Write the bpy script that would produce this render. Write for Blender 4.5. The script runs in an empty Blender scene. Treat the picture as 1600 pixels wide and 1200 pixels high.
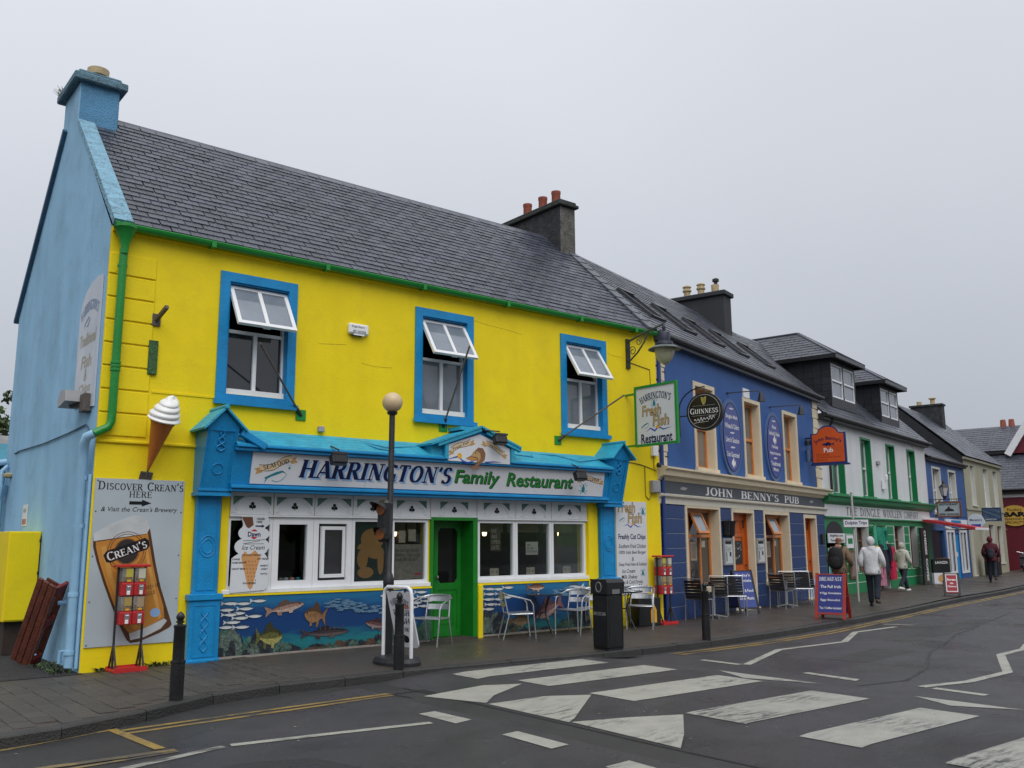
import bpy, math, random
from mathutils import Vector, Matrix
rnd = random.Random(7)
R = math.radians
S = bpy.context.scene
COL = S.collection

# ------------------------------------------------------------------ camera, sky, sun, exposure
cd = bpy.data.cameras.new("camera"); cam = bpy.data.objects.new("camera", cd); COL.objects.link(cam)
fw = Vector((0.62023, 0.76538, 0.17177)).normalized()
rt = Vector((0.77755, -0.62879, -0.00582)).normalized()
up = rt.cross(fw).normalized(); rt = fw.cross(up).normalized()
cam.matrix_world = Matrix(((rt.x, up.x, -fw.x, -3.369), (rt.y, up.y, -fw.y, -13.225), (rt.z, up.z, -fw.z, 1.65), (0, 0, 0, 1)))
cd.sensor_width = 36; cd.lens = 36 * 1420 / 1600; cd.clip_start = .1; cd.clip_end = 3000
S.camera = cam
SUN_EL, SUN_AZ = 52, 205          # high, diffuse, from in front and a little left of the row
W = bpy.data.worlds.new("World"); S.world = W; W.use_nodes = True
nt = W.node_tree; nt.nodes.clear()
wo = nt.nodes.new("ShaderNodeOutputWorld"); bg = nt.nodes.new("ShaderNodeBackground")
sky = nt.nodes.new("ShaderNodeTexSky"); sky.sky_type = 'NISHITA'; sky.sun_disc = False
sky.sun_elevation = R(SUN_EL); sky.sun_rotation = R(SUN_AZ); sky.dust_density = 6
tc = nt.nodes.new("ShaderNodeTexCoord"); sx = nt.nodes.new("ShaderNodeSeparateXYZ")
nt.links.new(tc.outputs['Generated'], sx.inputs[0])
ramp = nt.nodes.new("ShaderNodeValToRGB")        # overcast sky: brightens evenly from the horizon to the zenith
ramp.color_ramp.elements[0].position = 0; ramp.color_ramp.elements[0].color = (.40, .43, .49, 1)
ramp.color_ramp.elements[1].position = 1; ramp.color_ramp.elements[1].color = (1.04, 1.075, 1.14, 1)
nt.links.new(sx.outputs['Z'], ramp.inputs[0])
nz = nt.nodes.new("ShaderNodeTexNoise"); nz.inputs['Scale'].default_value = 1.6; nz.inputs['Detail'].default_value = 3
nt.links.new(tc.outputs['Generated'], nz.inputs['Vector'])
mr = nt.nodes.new("ShaderNodeMapRange"); mr.inputs['From Min'].default_value = .3; mr.inputs['From Max'].default_value = .7
mr.inputs['To Min'].default_value = .95; mr.inputs['To Max'].default_value = 1.05
nt.links.new(nz.outputs['Fac'], mr.inputs['Value'])
vm = nt.nodes.new("ShaderNodeVectorMath"); vm.operation = 'SCALE'
nt.links.new(ramp.outputs[0], vm.inputs[0]); nt.links.new(mr.outputs[0], vm.inputs['Scale'])
sk = nt.nodes.new("ShaderNodeVectorMath"); sk.operation = 'SCALE'; sk.inputs['Scale'].default_value = .06
nt.links.new(sky.outputs[0], sk.inputs[0])
mx = nt.nodes.new("ShaderNodeMixRGB"); mx.inputs[0].default_value = .08
nt.links.new(vm.outputs[0], mx.inputs[1]); nt.links.new(sk.outputs[0], mx.inputs[2])
nt.links.new(mx.outputs[0], bg.inputs[0]); bg.inputs[1].default_value = 1.0
nt.links.new(bg.outputs[0], wo.inputs[0])
sd = bpy.data.lights.new("sun", 'SUN'); sd.energy = 1.45; sd.angle = R(50); sd.color = (1, .985, .96)
sun = bpy.data.objects.new("sun", sd); COL.objects.link(sun)
az, el = R(SUN_AZ), R(SUN_EL)
sdir = Vector((math.sin(az) * math.cos(el), math.cos(az) * math.cos(el), math.sin(el)))   # towards the sun
sun.rotation_euler = sdir.to_track_quat('Z', 'Y').to_euler()
vs = S.view_settings; vs.view_transform = 'Standard'; vs.look = 'None'; vs.exposure = .10; vs.gamma = 1; vs.use_curve_mapping = False

# ------------------------------------------------------------------ materials
MATS = {}
def node_mat(name):
    m = bpy.data.materials.new(name); m.use_nodes = True
    b = m.node_tree.nodes['Principled BSDF']
    return m, m.node_tree, b
def paint(name, rgb, rough=.5, var=.1, scale=3., bump=.02, bscale=60., streak=0., metal=0., spec=.5, island=0., rvar=.0, dirt=None, dirt_amt=0., smap=(2.6, 2.6, .22)):
    """painted, rendered or natural surface: colour that wanders a little, fine relief, optional vertical rain streaks"""
    if name in MATS: return MATS[name]
    m, t, b = node_mat(name); N = t.nodes.new; L = t.links.new
    c = N("ShaderNodeTexCoord"); src = c.outputs['Object']
    n = N("ShaderNodeTexNoise"); n.inputs['Scale'].default_value = scale; n.inputs['Detail'].default_value = 6; n.inputs['Roughness'].default_value = .62
    L(src, n.inputs['Vector'])
    a = N("ShaderNodeMapRange"); a.inputs['From Min'].default_value = .3; a.inputs['From Max'].default_value = .7
    a.inputs['To Min'].default_value = 1 - var; a.inputs['To Max'].default_value = 1 + var
    L(n.outputs['Fac'], a.inputs['Value']); val = a.outputs[0]
    def mul(x, y):
        k = N("ShaderNodeMath"); k.operation = 'MULTIPLY'; L(x, k.inputs[0]); L(y, k.inputs[1]); return k.outputs[0]
    if streak:
        mp = N("ShaderNodeMapping"); mp.inputs['Scale'].default_value = smap; L(src, mp.inputs[0])
        n2 = N("ShaderNodeTexNoise"); n2.inputs['Scale'].default_value = 1; n2.inputs['Detail'].default_value = 4; L(mp.outputs[0], n2.inputs['Vector'])
        a2 = N("ShaderNodeMapRange"); a2.inputs['From Min'].default_value = .35; a2.inputs['From Max'].default_value = .7
        a2.inputs['To Min'].default_value = 1 - streak; a2.inputs['To Max'].default_value = 1 + streak * .5
        L(n2.outputs['Fac'], a2.inputs['Value']); val = mul(val, a2.outputs[0])
    if island:
        g = N("ShaderNodeNewGeometry"); oi = N("ShaderNodeObjectInfo"); ad = N("ShaderNodeMath"); ad.operation = 'ADD'
        L(g.outputs['Random Per Island'], ad.inputs[0]); L(oi.outputs['Random'], ad.inputs[1])
        fr = N("ShaderNodeMath"); fr.operation = 'FRACT'; L(ad.outputs[0], fr.inputs[0])
        a3 = N("ShaderNodeMapRange"); a3.inputs['To Min'].default_value = 1 - island; a3.inputs['To Max'].default_value = 1 + island
        L(fr.outputs[0], a3.inputs['Value']); val = mul(val, a3.outputs[0])
    v = N("ShaderNodeVectorMath"); v.operation = 'SCALE'; v.inputs[0].default_value = rgb; L(val, v.inputs['Scale'])
    out = v.outputs[0]
    if dirt:
        n4 = N("ShaderNodeTexNoise"); n4.inputs['Scale'].default_value = scale * 1.7; n4.inputs['Detail'].default_value = 8; n4.inputs['Roughness'].default_value = .7
        L(src, n4.inputs['Vector'])
        a4 = N("ShaderNodeMapRange"); a4.inputs['From Min'].default_value = .5; a4.inputs['From Max'].default_value = .68; a4.inputs['To Max'].default_value = dirt_amt
        L(n4.outputs['Fac'], a4.inputs['Value'])
        mm = N("ShaderNodeMixRGB"); mm.inputs[2].default_value = (*dirt, 1); L(a4.outputs[0], mm.inputs[0]); L(out, mm.inputs[1]); out = mm.outputs[0]
    L(out, b.inputs['Base Color'])
    b.inputs['Roughness'].default_value = rough; b.inputs['Metallic'].default_value = metal; b.inputs['Specular IOR Level'].default_value = spec
    if rvar:
        a5 = N("ShaderNodeMapRange"); a5.inputs['From Min'].default_value = .35; a5.inputs['From Max'].default_value = .65
        a5.inputs['To Min'].default_value = max(.03, rough - rvar); a5.inputs['To Max'].default_value = min(1, rough + rvar)
        n5 = N("ShaderNodeTexNoise"); n5.inputs['Scale'].default_value = scale * .6; n5.inputs['Detail'].default_value = 5; L(src, n5.inputs['Vector'])
        L(n5.outputs['Fac'], a5.inputs['Value']); L(a5.outputs[0], b.inputs['Roughness'])
    if bump:
        nb = N("ShaderNodeTexNoise"); nb.inputs['Scale'].default_value = bscale; nb.inputs['Detail'].default_value = 5; L(src, nb.inputs['Vector'])
        bp = N("ShaderNodeBump"); bp.inputs['Strength'].default_value = 1; bp.inputs['Distance'].default_value = bump * .3
        L(nb.outputs['Fac'], bp.inputs['Height']); L(bp.outputs[0], b.inputs['Normal'])
    MATS[name] = m; return m
def clear_glass(name, tint=(.86, .9, .9), refl=1.0):
    if name in MATS: return MATS[name]
    m, t, b = node_mat(name); N = t.nodes.new; L = t.links.new; t.nodes.remove(b)
    tr = N("ShaderNodeBsdfTransparent"); tr.inputs[0].default_value = (*tint, 1)
    gl = N("ShaderNodeBsdfGlossy"); gl.inputs['Roughness'].default_value = .02; gl.inputs[0].default_value = (1, 1, 1, 1)
    fr = N("ShaderNodeFresnel"); fr.inputs[0].default_value = 1.5
    k = N("ShaderNodeMath"); k.operation = 'MULTIPLY'; k.inputs[1].default_value = refl; k.use_clamp = True; L(fr.outputs[0], k.inputs[0])
    mx = N("ShaderNodeMixShader"); L(k.outputs[0], mx.inputs[0]); L(tr.outputs[0], mx.inputs[1]); L(gl.outputs[0], mx.inputs[2])
    L(mx.outputs[0], t.nodes['Material Output'].inputs[0]); MATS[name] = m; return m
def glow(name, rgb, st):
    if name in MATS: return MATS[name]
    m, t, b = node_mat(name); b.inputs['Emission Color'].default_value = (*rgb, 1); b.inputs['Emission Strength'].default_value = st
    b.inputs['Base Color'].default_value = (*rgb, 1); MATS[name] = m; return m
def flat(name, rgb, rough=.45, spec=.3): return paint(name, rgb, rough=rough, var=.05, scale=6, bump=0, spec=spec)

YEL = paint("yellow wall paint", (.89, .685, .009), .55, .05, 1.2, .012, 30, streak=.035, spec=.25, dirt=(.58, .40, .03), dirt_amt=.22)
GABLE = paint("pale blue render", (.30, .53, .72), .8, .08, .7, .014, 30, streak=.06, spec=.15, dirt=(.17, .27, .36), dirt_amt=.4)
AZ = paint("azure gloss paint", (.008, .25, .56), .35, .12, 2.5, .02, 30, streak=.08, spec=.4, dirt=(.01, .15, .34), dirt_amt=.4)
AZT = paint("azure weathered boards", (.03, .36, .55), .5, .16, 4, .05, 30, streak=.06, spec=.35, dirt=(.02, .16, .26), dirt_amt=.3)
GRN = paint("green gloss paint", (.012, .235, .035), .32, .10, 3, .015, 30)
DGRN = paint("door green paint", (.010, .20, .018), .33, .12, 3, .015, 30)
SLATE = paint("wet slate", (.050, .056, .077), .33, .24, 2.2, .05, 25, island=.34, rvar=.10, spec=.6, dirt=(.11, .115, .125), dirt_amt=.42)
SLATE2 = paint("plain roof slate", (.058, .063, .082), .34, .16, 1.2, .03, 25, island=.2, rvar=.08, spec=.6)
LEAD = paint("lead flashing", (.12, .13, .15), .45, .2, 4, .03, 20, metal=.3)
DARKR = paint("soot dark render", (.022, .024, .028), .8, .35, 3, .08, 30, dirt=(.12, .12, .11), dirt_amt=.5)
STAIN = paint("stained render", (.13, .125, .115), .85, .4, 4, .08, 30, dirt=(.02, .02, .02), dirt_amt=.8)
TERRA = paint("terracotta", (.30, .075, .045), .7, .2, 8, .03, 40)
BUFF = paint("buff clay", (.50, .39, .22), .7, .2, 8, .03, 40, dirt=(.15, .12, .08), dirt_amt=.5)
WHT = paint("white gloss paint", (.78, .79, .81), .35, .05, 4, .01, 30, dirt=(.55, .55, .53), dirt_amt=.25)
UPVC = paint("white window plastic", (.80, .81, .83), .28, .03, 4, .0)
BOARD = paint("white sign board", (.66, .67, .70), .4, .04, 1.5, .0, streak=.03)
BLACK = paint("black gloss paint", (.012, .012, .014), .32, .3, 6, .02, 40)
IRON = paint("black ironwork", (.016, .016, .02), .42, .3, 8, .03, 60)
RUST = paint("rusted grey iron", (.10, .085, .075), .65, .35, 9, .04, 60)
GREYP = paint("grey metal box", (.33, .33, .34), .5, .1, 6, .01)
ALU = paint("brushed aluminium", (.55, .56, .58), .36, .08, 12, .01, 90, metal=1.)
REDP = paint("red paint", (.42, .018, .022), .38, .12, 6, .01)
REDS = paint("scarlet steel", (.50, .022, .022), .4, .12, 6, .01)
PUB = paint("pub blue paint", (.026, .098, .31), .5, .07, 1.2, .03, 40, streak=.06, spec=.3)
PUBD = paint("pub deep blue paint", (.012, .043, .155), .4, .09, 2, .03, 40, streak=.05)
CREAM = paint("cream masonry paint", (.70, .60, .43), .55, .06, 3, .03, 40, streak=.06)
CHAR = paint("charcoal fascia paint", (.052, .062, .075), .45, .1, 2, .02, 40)
ORNG = paint("orange varnish", (.52, .105, .012), .35, .14, 3, .02, 40)
ORNW = paint("orange timber", (.60, .21, .055), .4, .16, 5, .02, 40)
WHW = paint("white masonry paint", (.66, .67, .69), .6, .05, 1.2, .04, 40, streak=.06)
SHOPG = paint("shop green paint", (.007, .205, .068), .4, .09, 2, .02, 40, streak=.04)
DKSL = paint("black slate hanging", (.014, .015, .02), .45, .3, 3, .04, 30, island=.3)
BLU2 = paint("small house blue paint", (.032, .095, .28), .5, .07, 1.2, .03, 40, streak=.05)
SAND = paint("sand masonry paint", (.36, .345, .25), .6, .07, 1.2, .03, 40, streak=.06)
SANDW = paint("pale reveal paint", (.62, .62, .56), .6, .05, 2, .02, 40)
MAROON = paint("maroon masonry paint", (.125, .007, .018), .5, .1, 1.2, .03, 40, streak=.06)
WOODB = paint("brown stained timber", (.145, .040, .022), .5, .3, 7, .05, 40, streak=.1)
WOODR = paint("red stained timber", (.22, .022, .018), .5, .25, 7, .04, 40)
SKIN = paint("skin", (.48, .26, .18), .55, .08, 10, .0)
GLASS = clear_glass("window glass", refl=.4)
def dark_glass(name, rgb, ior=1.9, rough=.04):
    if name in MATS: return MATS[name]
    m = paint(name, rgb, rough, .25, 1.3, 0, spec=.5); m.node_tree.nodes['Principled BSDF'].inputs['IOR'].default_value = ior; return m
GLD = dark_glass("dark window glass", (.018, .020, .024), 1.75)
GLB = dark_glass("pale grey pane", (.16, .18, .21), 1.7)  # even pale grey pane colour, nothing modelled behind it
GLS = dark_glass("curtain behind glass", (.17, .16, .14), 1.6)
NAVY = flat("navy lettering", (.006, .010, .060)); SKYL = flat("pale blue shadow lettering", (.25, .42, .68))
LGRN = flat("green lettering", (.020, .20, .035)); INK = flat("black lettering", (.008, .008, .010)); WINK = flat("white lettering", (.75, .75, .76))
TEAL = flat("teal print", (.015, .20, .25)); TAN = flat("tan ribbon print", (.52, .30, .12)); TANL = flat("light ribbon print", (.68, .52, .34)); BROWNP = flat("brown print", (.20, .085, .035))
BLUEP = flat("blue wave print", (.012, .06, .36)); SUNP = flat("sun yellow print", (.75, .38, .02)); GOLD = flat("gold lettering", (.46, .32, .14))
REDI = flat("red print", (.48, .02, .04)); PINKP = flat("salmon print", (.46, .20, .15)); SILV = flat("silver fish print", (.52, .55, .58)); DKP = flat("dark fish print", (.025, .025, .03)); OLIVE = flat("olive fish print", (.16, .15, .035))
CONE = flat("wafer print", (.60, .30, .12)); WAFER = paint("wafer cone", (.55, .17, .03), .5, .15, 10, .02, 50); CREAMW = paint("soft white plastic", (.82, .82, .80), .3, .04, 5, .0)

# ------------------------------------------------------------------ object and mesh helpers
def tag(o, label=None, cat=None, group=None, kind=None):
    for k, v in (('label', label), ('category', cat), ('group', group), ('kind', kind)):
        if v: o[k] = v
    return o
def thing(name, label, cat, loc=(0, 0, 0), rz=0., group=None, rot=None):
    o = bpy.data.objects.new(name, None); COL.objects.link(o); o.empty_display_size = .2
    o.location = loc; o.rotation_euler = rot if rot else (0, 0, rz)
    return tag(o, label, cat, group)
class MB:
    def __init__(s): s.v = []; s.f = []; s.m = []; s.tf = None
    def add(s, vs, fs, m=0):
        b = len(s.v)
        s.v += [tuple(s.tf @ Vector(p)) for p in vs] if s.tf else [tuple(p) for p in vs]
        s.f += [tuple(i + b for i in f) for f in fs]; s.m += [m] * len(fs); return s
    def quad(s, a, b, c, d, m=0): return s.add([a, b, c, d], [(0, 1, 2, 3)], m)
    def box(s, x0, x1, y0, y1, z0, z1, m=0, c=0.):
        if x0 > x1: x0, x1 = x1, x0
        if y0 > y1: y0, y1 = y1, y0
        if z0 > z1: z0, z1 = z1, z0
        if c <= 0:
            return s.add([(x0, y0, z0), (x1, y0, z0), (x1, y1, z0), (x0, y1, z0), (x0, y0, z1), (x1, y0, z1), (x1, y1, z1), (x0, y1, z1)],
                         [(0, 3, 2, 1), (4, 5, 6, 7), (0, 1, 5, 4), (1, 2, 6, 5), (2, 3, 7, 6), (3, 0, 4, 7)], m)
        c = min(c, (x1 - x0) * .4, (y1 - y0) * .4, (z1 - z0) * .4)      # small chamfer on every edge
        vs = []
        for sx in (0, 1):
            for sy in (0, 1):
                for sz in (0, 1):
                    X, Y, Z = (x0, x1)[sx], (y0, y1)[sy], (z0, z1)[sz]; dx, dy, dz = (c, -c)[sx], (c, -c)[sy], (c, -c)[sz]
                    vs += [(X, Y + dy, Z + dz), (X + dx, Y, Z + dz), (X + dx, Y + dy, Z)]
        I = lambda sx, sy, sz, a: (sx * 4 + sy * 2 + sz) * 3 + a
        fs = []
        for a in range(3):
            o1, o2 = [i for i in range(3) if i != a]
            for e in (0, 1):
                k = [0, 0, 0]; k[a] = e; L = []
                for (p, q) in ((0, 0), (1, 0), (1, 1), (0, 1)):
                    k[o1] = p; k[o2] = q; L.append(I(*k, a))
                fs.append(tuple(L))
            for p in (0, 1):
                for q in (0, 1):
                    k = [0, 0, 0]; k[o1] = p; k[o2] = q; k2 = list(k); k2[a] = 1
                    fs.append((I(*k, o1), I(*k2, o1), I(*k2, o2), I(*k, o2)))
        for sx in (0, 1):
            for sy in (0, 1):
                for sz in (0, 1): fs.append((I(sx, sy, sz, 0), I(sx, sy, sz, 1), I(sx, sy, sz, 2)))
        return s.add(vs, fs, m)
    def prism(s, poly, y0, y1, m=0):               # outline in (x, z), extruded along y
        n = len(poly); vs = [(x, y0, z) for x, z in poly] + [(x, y1, z) for x, z in poly]
        return s.add(vs, [tuple(range(n)), tuple(range(2 * n - 1, n - 1, -1))] + [(i, i + n, (i + 1) % n + n, (i + 1) % n) for i in range(n)], m)
    def prismx(s, poly, x0, x1, m=0):              # outline in (y, z), extruded along x
        n = len(poly); vs = [(x0, y, z) for y, z in poly] + [(x1, y, z) for y, z in poly]
        return s.add(vs, [tuple(range(n)), tuple(range(2 * n - 1, n - 1, -1))] + [(i, i + n, (i + 1) % n + n, (i + 1) % n) for i in range(n)], m)
    def prismz(s, poly, z0, z1, m=0):
        n = len(poly); vs = [(x, y, z0) for x, y in poly] + [(x, y, z1) for x, y in poly]
        return s.add(vs, [tuple(range(n - 1, -1, -1)), tuple(range(n, 2 * n))] + [(i, (i + 1) % n, (i + 1) % n + n, i + n) for i in range(n)], m)
    def slab(s, P, n, th, m=0):                    # flat outline of 3D points thickened along n
        n = Vector(n).normalized() * th; k = len(P); vs = [tuple(p) for p in P] + [tuple(Vector(p) + n) for p in P]
        return s.add(vs, [tuple(range(k)), tuple(range(2 * k - 1, k - 1, -1))] + [(i, i + k, (i + 1) % k + k, (i + 1) % k) for i in range(k)], m)
    def beam(s, p, q, w, h, m=0, upv=(0, 0, 1)):
        p, q = Vector(p), Vector(q); d = (q - p).normalized(); U = Vector(upv)
        a = d.cross(U); a = (a if a.length > 1e-4 else d.cross(Vector((0, 1, 0)))).normalized(); b = a.cross(d).normalized(); a *= w / 2; b *= h / 2
        return s.add([p - a - b, p + a - b, p + a + b, p - a + b, q - a - b, q + a - b, q + a + b, q - a + b],
                     [(3, 2, 1, 0), (4, 5, 6, 7), (0, 1, 5, 4), (1, 2, 6, 5), (2, 3, 7, 6), (3, 0, 4, 7)], m)
    def tube(s, pts, r, n=8, m=0, cap=True):
        P = [Vector(p) for p in pts]; rr = r if isinstance(r, (list, tuple)) else [r] * len(P)
        prev = None; rings = []
        for i, p in enumerate(P):
            t = (P[min(i + 1, len(P) - 1)] - P[max(i - 1, 0)]).normalized()
            if prev is None:
                a = t.cross(Vector((0, 0, 1)));  a = (a if a.length > .01 else t.cross(Vector((0, 1, 0)))).normalized()
            else:
                a = (prev - t * prev.dot(t)).normalized()
            prev = a; b = t.cross(a)
            rings.append([p + (a * math.cos(2 * math.pi * k / n) + b * math.sin(2 * math.pi * k / n)) * rr[i] for k in range(n)])
        vs = [q for ring in rings for q in ring]
        fs = [(i * n + k, i * n + (k + 1) % n, (i + 1) * n + (k + 1) % n, (i + 1) * n + k) for i in range(len(P) - 1) for k in range(n)]
        if cap: fs += [tuple(range(n - 1, -1, -1)), tuple(range((len(P) - 1) * n, len(P) * n))]
        return s.add(vs, fs, m)
    def lathe(s, prof, c=(0, 0, 0), n=20, m=0):
        vs = []; c = Vector(c)
        for r, z in prof: vs += [c + Vector((r * math.cos(2 * math.pi * k / n), r * math.sin(2 * math.pi * k / n), z)) for k in range(n)]
        fs = [(i * n + k, i * n + (k + 1) % n, (i + 1) * n + (k + 1) % n, (i + 1) * n + k) for i in range(len(prof) - 1) for k in range(n)]
        fs += [tuple(range(n - 1, -1, -1)), tuple(range((len(prof) - 1) * n, len(prof) * n))]
        return s.add(vs, fs, m)
    def disc(s, cx, cz, rx, rz, y0, y1, n=24, m=0, a0=0., a1=360.):
        k = n if a1 - a0 >= 359 else n + 1
        return s.prism([(cx + rx * math.cos(R(a0 + (a1 - a0) * i / n)), cz + rz * math.sin(R(a0 + (a1 - a0) * i / n))) for i in range(k)], y0, y1, m)
    def mesh(s, name, mats, smooth=False):
        me = bpy.data.meshes.new(name); me.from_pydata(s.v, [], s.f)
        for x in (mats if isinstance(mats, (list, tuple)) else [mats]): me.materials.append(x)
        if len(me.materials) > 1: me.polygons.foreach_set('material_index', s.m)
        if smooth: me.polygons.foreach_set('use_smooth', [True] * len(s.f))
        me.update()
        import bmesh
        bm = bmesh.new(); bm.from_mesh(me); bmesh.ops.recalc_face_normals(bm, faces=bm.faces); bm.to_mesh(me); bm.free()
        if smooth:
            try: me.set_sharp_from_angle(angle=R(40))
            except Exception: pass
        return me
    def build(s, name, mats, parent=None, loc=(0, 0, 0), smooth=False, rz=0.):
        o = bpy.data.objects.new(name, s.mesh(name, mats, smooth)); COL.objects.link(o); o.parent = parent; o.location = loc; o.rotation_euler = (0, 0, rz)
        return o
def put(me, name, parent, M):                      # another object on an existing mesh
    o = bpy.data.objects.new(name, me); COL.objects.link(o); o.parent = parent; o.matrix_local = M; return o
def copy_tree(o, parent=None):
    c = o.copy(); COL.objects.link(c); c.parent = parent
    for k in list(o.children): copy_tree(k, c)
    return c
def B(name, x0, x1, y0, y1, z0, z1, m, parent, c=0.): return MB().box(x0, x1, y0, y1, z0, z1, 0, c).build(name, m, parent)

# ------------------------------------------------------------------ lettering
ZOFF = [0]
def bend(pts, bow, W_):                             # bow: rise of the middle above the ends
    if not bow: return pts
    h = W_ / 2; Rr = (h * h + bow * bow) / (2 * abs(bow)); out = []; sg = 1 if bow > 0 else -1
    for x, y in pts:
        a = x / Rr; rr = Rr + sg * y
        out.append((rr * math.sin(a), sg * (rr * math.cos(a) - Rr) + (0)))
    return out
def letter_mesh(tris2d, name, mat, parent, u, z, y, th=.004, rot=0.):
    verts, faces = tris2d; ca, sa = math.cos(rot), math.sin(rot); mb = MB()
    P = [(u + x * ca - yy * sa, z + x * sa + yy * ca) for x, yy in verts]
    n = len(P)
    mb.add([(a, y, b) for a, b in P], faces)
    return mb.build(name, mat, parent)
def txt(parent, s, u, z, w, h, y, mat, bold=.0, shear=0., bow=0., name='lettering', rot=0., spacing=1.):
    """plain letters fitted to a box of w by h centred on (u, z), facing -y"""
    c = bpy.data.curves.new(name, 'FONT'); c.body = s; c.size = 1; c.resolution_u = 2; c.offset = bold; c.shear = shear; c.space_character = spacing
    o = bpy.data.objects.new(name, c); COL.objects.link(o)
    dg = bpy.context.evaluated_depsgraph_get()
    me = bpy.data.meshes.new_from_object(o.evaluated_get(dg)); bpy.data.objects.remove(o)
    vs = [(v.co.x, v.co.y) for v in me.vertices]; fs = [tuple(p.vertices) for p in me.polygons]; bpy.data.meshes.remove(me)
    if not vs: return None
    x0 = min(p[0] for p in vs); x1 = max(p[0] for p in vs); y0 = min(p[1] for p in vs); y1 = max(p[1] for p in vs)
    P = [((p[0] - (x0 + x1) / 2) / (x1 - x0) * w, (p[1] - (y0 + y1) / 2) / (y1 - y0) * h) for p in vs]
    P = bend(P, bow, w)
    return letter_mesh((P, fs), name, mat, parent, u, z, y, rot=rot)
def arc(cx, cy, rx, ry, a0, a1, n=10): return [(cx + rx * math.cos(R(a0 + (a1 - a0) * i / n)), cy + ry * math.sin(R(a0 + (a1 - a0) * i / n))) for i in range(n + 1)]
T_, t_ = .19, .075
def glyphs():
    G = {}
    v = lambda x: ([(x, 0), (x, 1)], T_)
    G['A'] = (.86, [([(.08, 0), (.42, 1)], t_), ([(.40, 1), (.76, 0)], T_), ([(.2, .32), (.62, .32)], t_)], [(.08, 0), (.76, 0)])
    G['B'] = (.74, [v(.16), ([(.16, .97), (.4, .97)] + arc(.4, .75, .2, .22, 90, -90) + [(.16, .53)], None), ([(.16, .53), (.42, .53)] + arc(.42, .28, .23, .25, 90, -90) + [(.16, .03)], None)], [(.1, 0), (.1, 1)])
    G['C'] = (.78, [(arc(.44, .5, .34, .47, 42, 318, 16), None), ([(.70, .82), (.70, .98)], t_), ([(.70, .02), (.70, .18)], t_)], [])
    G['D'] = (.84, [v(.16), ([(.16, .97), (.36, .97)] + arc(.36, .5, .36, .47, 90, -90, 12) + [(.16, .03)], None)], [(.1, 0), (.1, 1)])
    G['E'] = (.70, [v(.16), ([(.16, .965), (.62, .965)], t_), ([(.16, .51), (.5, .51)], t_), ([(.16, .035), (.64, .035)], t_), ([(.6, .8), (.6, .98)], t_), ([(.62, .02), (.62, .22)], t_), ([(.5, .42), (.5, .6)], t_)], [(.1, 0), (.1, 1)])
    G['F'] = (.66, [v(.16), ([(.16, .965), (.6, .965)], t_), ([(.16, .51), (.48, .51)], t_), ([(.58, .8), (.58, .98)], t_), ([(.48, .42), (.48, .6)], t_)], [(.1, 1), (.16, 0)])
    G['G'] = (.84, [(arc(.44, .5, .34, .47, 45, 330, 16), None), ([(.70, .05), (.70, .45)], T_ * .9), ([(.72, .8), (.72, .98)], t_)], [(.70, .45)])
    G['H'] = (.90, [v(.18), v(.72), ([(.18, .51), (.72, .51)], t_)], [(.18, 0), (.18, 1), (.72, 0), (.72, 1)])
    G['I'] = (.40, [v(.20)], [(.2, 0), (.2, 1)])
    G['J'] = (.56, [([(.36, 1), (.36, .25)] + arc(.22, .22, .14, .2, 0, -150, 8), None)], [(.36, 1)])
    G['K'] = (.84, [v(.16), ([(.7, 1), (.22, .45)], t_), ([(.34, .58), (.74, 0)], T_)], [(.16, 0), (.16, 1), (.7, 1), (.74, 0)])
    G['L'] = (.68, [v(.16), ([(.16, .035), (.62, .035)], t_), ([(.6, .02), (.6, .25)], t_)], [(.1, 0), (.16, 1)])
    G['M'] = (1.04, [([(.14, 0), (.14, 1)], t_), ([(.14, 1), (.5, .08)], T_), ([(.5, .08), (.86, 1)], t_), ([(.88, 0), (.88, 1)], T_)], [(.12, 0), (.1, 1), (.88, 0), (.9, 1)])
    G['N'] = (.90, [([(.16, 0), (.16, 1)], t_), ([(.16, 1), (.74, .02)], T_), ([(.74, 0), (.74, 1)], t_)], [(.16, 0), (.12, 1), (.74, 1)])
    G['O'] = (.86, [(arc(.43, .5, .33, .47, 0, 360, 22), None)], [])
    G['P'] = (.70, [v(.16), ([(.16, .97), (.4, .97)] + arc(.4, .72, .22, .25, 90, -90) + [(.16, .47)], None)], [(.16, 0), (.1, 1)])
    G['Q'] = (.86, G['O'][1] + [([(.45, .2), (.75, -.1)], T_)], [])
    G['R'] = (.80, [v(.16), ([(.16, .97), (.4, .97)] + arc(.4, .74, .21, .23, 90, -90) + [(.16, .51)], None), ([(.40, .51), (.70, 0)], T_)], [(.16, 0), (.1, 1), (.72, 0)])
    G['S'] = (.66, [(arc(.33, .74, .2, .23, 30, 250, 10) + arc(.33, .27, .23, .24, 70, -150, 12), None), ([(.52, .8), (.52, .98)], t_), ([(.10, .02), (.10, .22)], t_)], [])
    G['T'] = (.76, [v(.38), ([(.06, .965), (.70, .965)], t_), ([(.07, .78), (.07, .98)], t_), ([(.69, .78), (.69, .98)], t_)], [(.38, 0)])
    G['U'] = (.86, [([(.17, 1), (.17, .3)] + arc(.43, .3, .26, .28, 180, 360, 10) + [(.69, 1)], None)], [(.17, 1), (.69, 1)])
    G['V'] = (.84, [([(.08, 1), (.42, 0)], T_), ([(.42, 0), (.74, 1)], t_)], [(.1, 1), (.74, 1)])
    G['W'] = (1.16, [([(.08, 1), (.34, 0)], T_), ([(.34, 0), (.56, 1)], t_), ([(.56, 1), (.82, 0)], T_), ([(.82, 0), (1.06, 1)], t_)], [(.1, 1), (.56, 1), (1.06, 1)])
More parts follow.
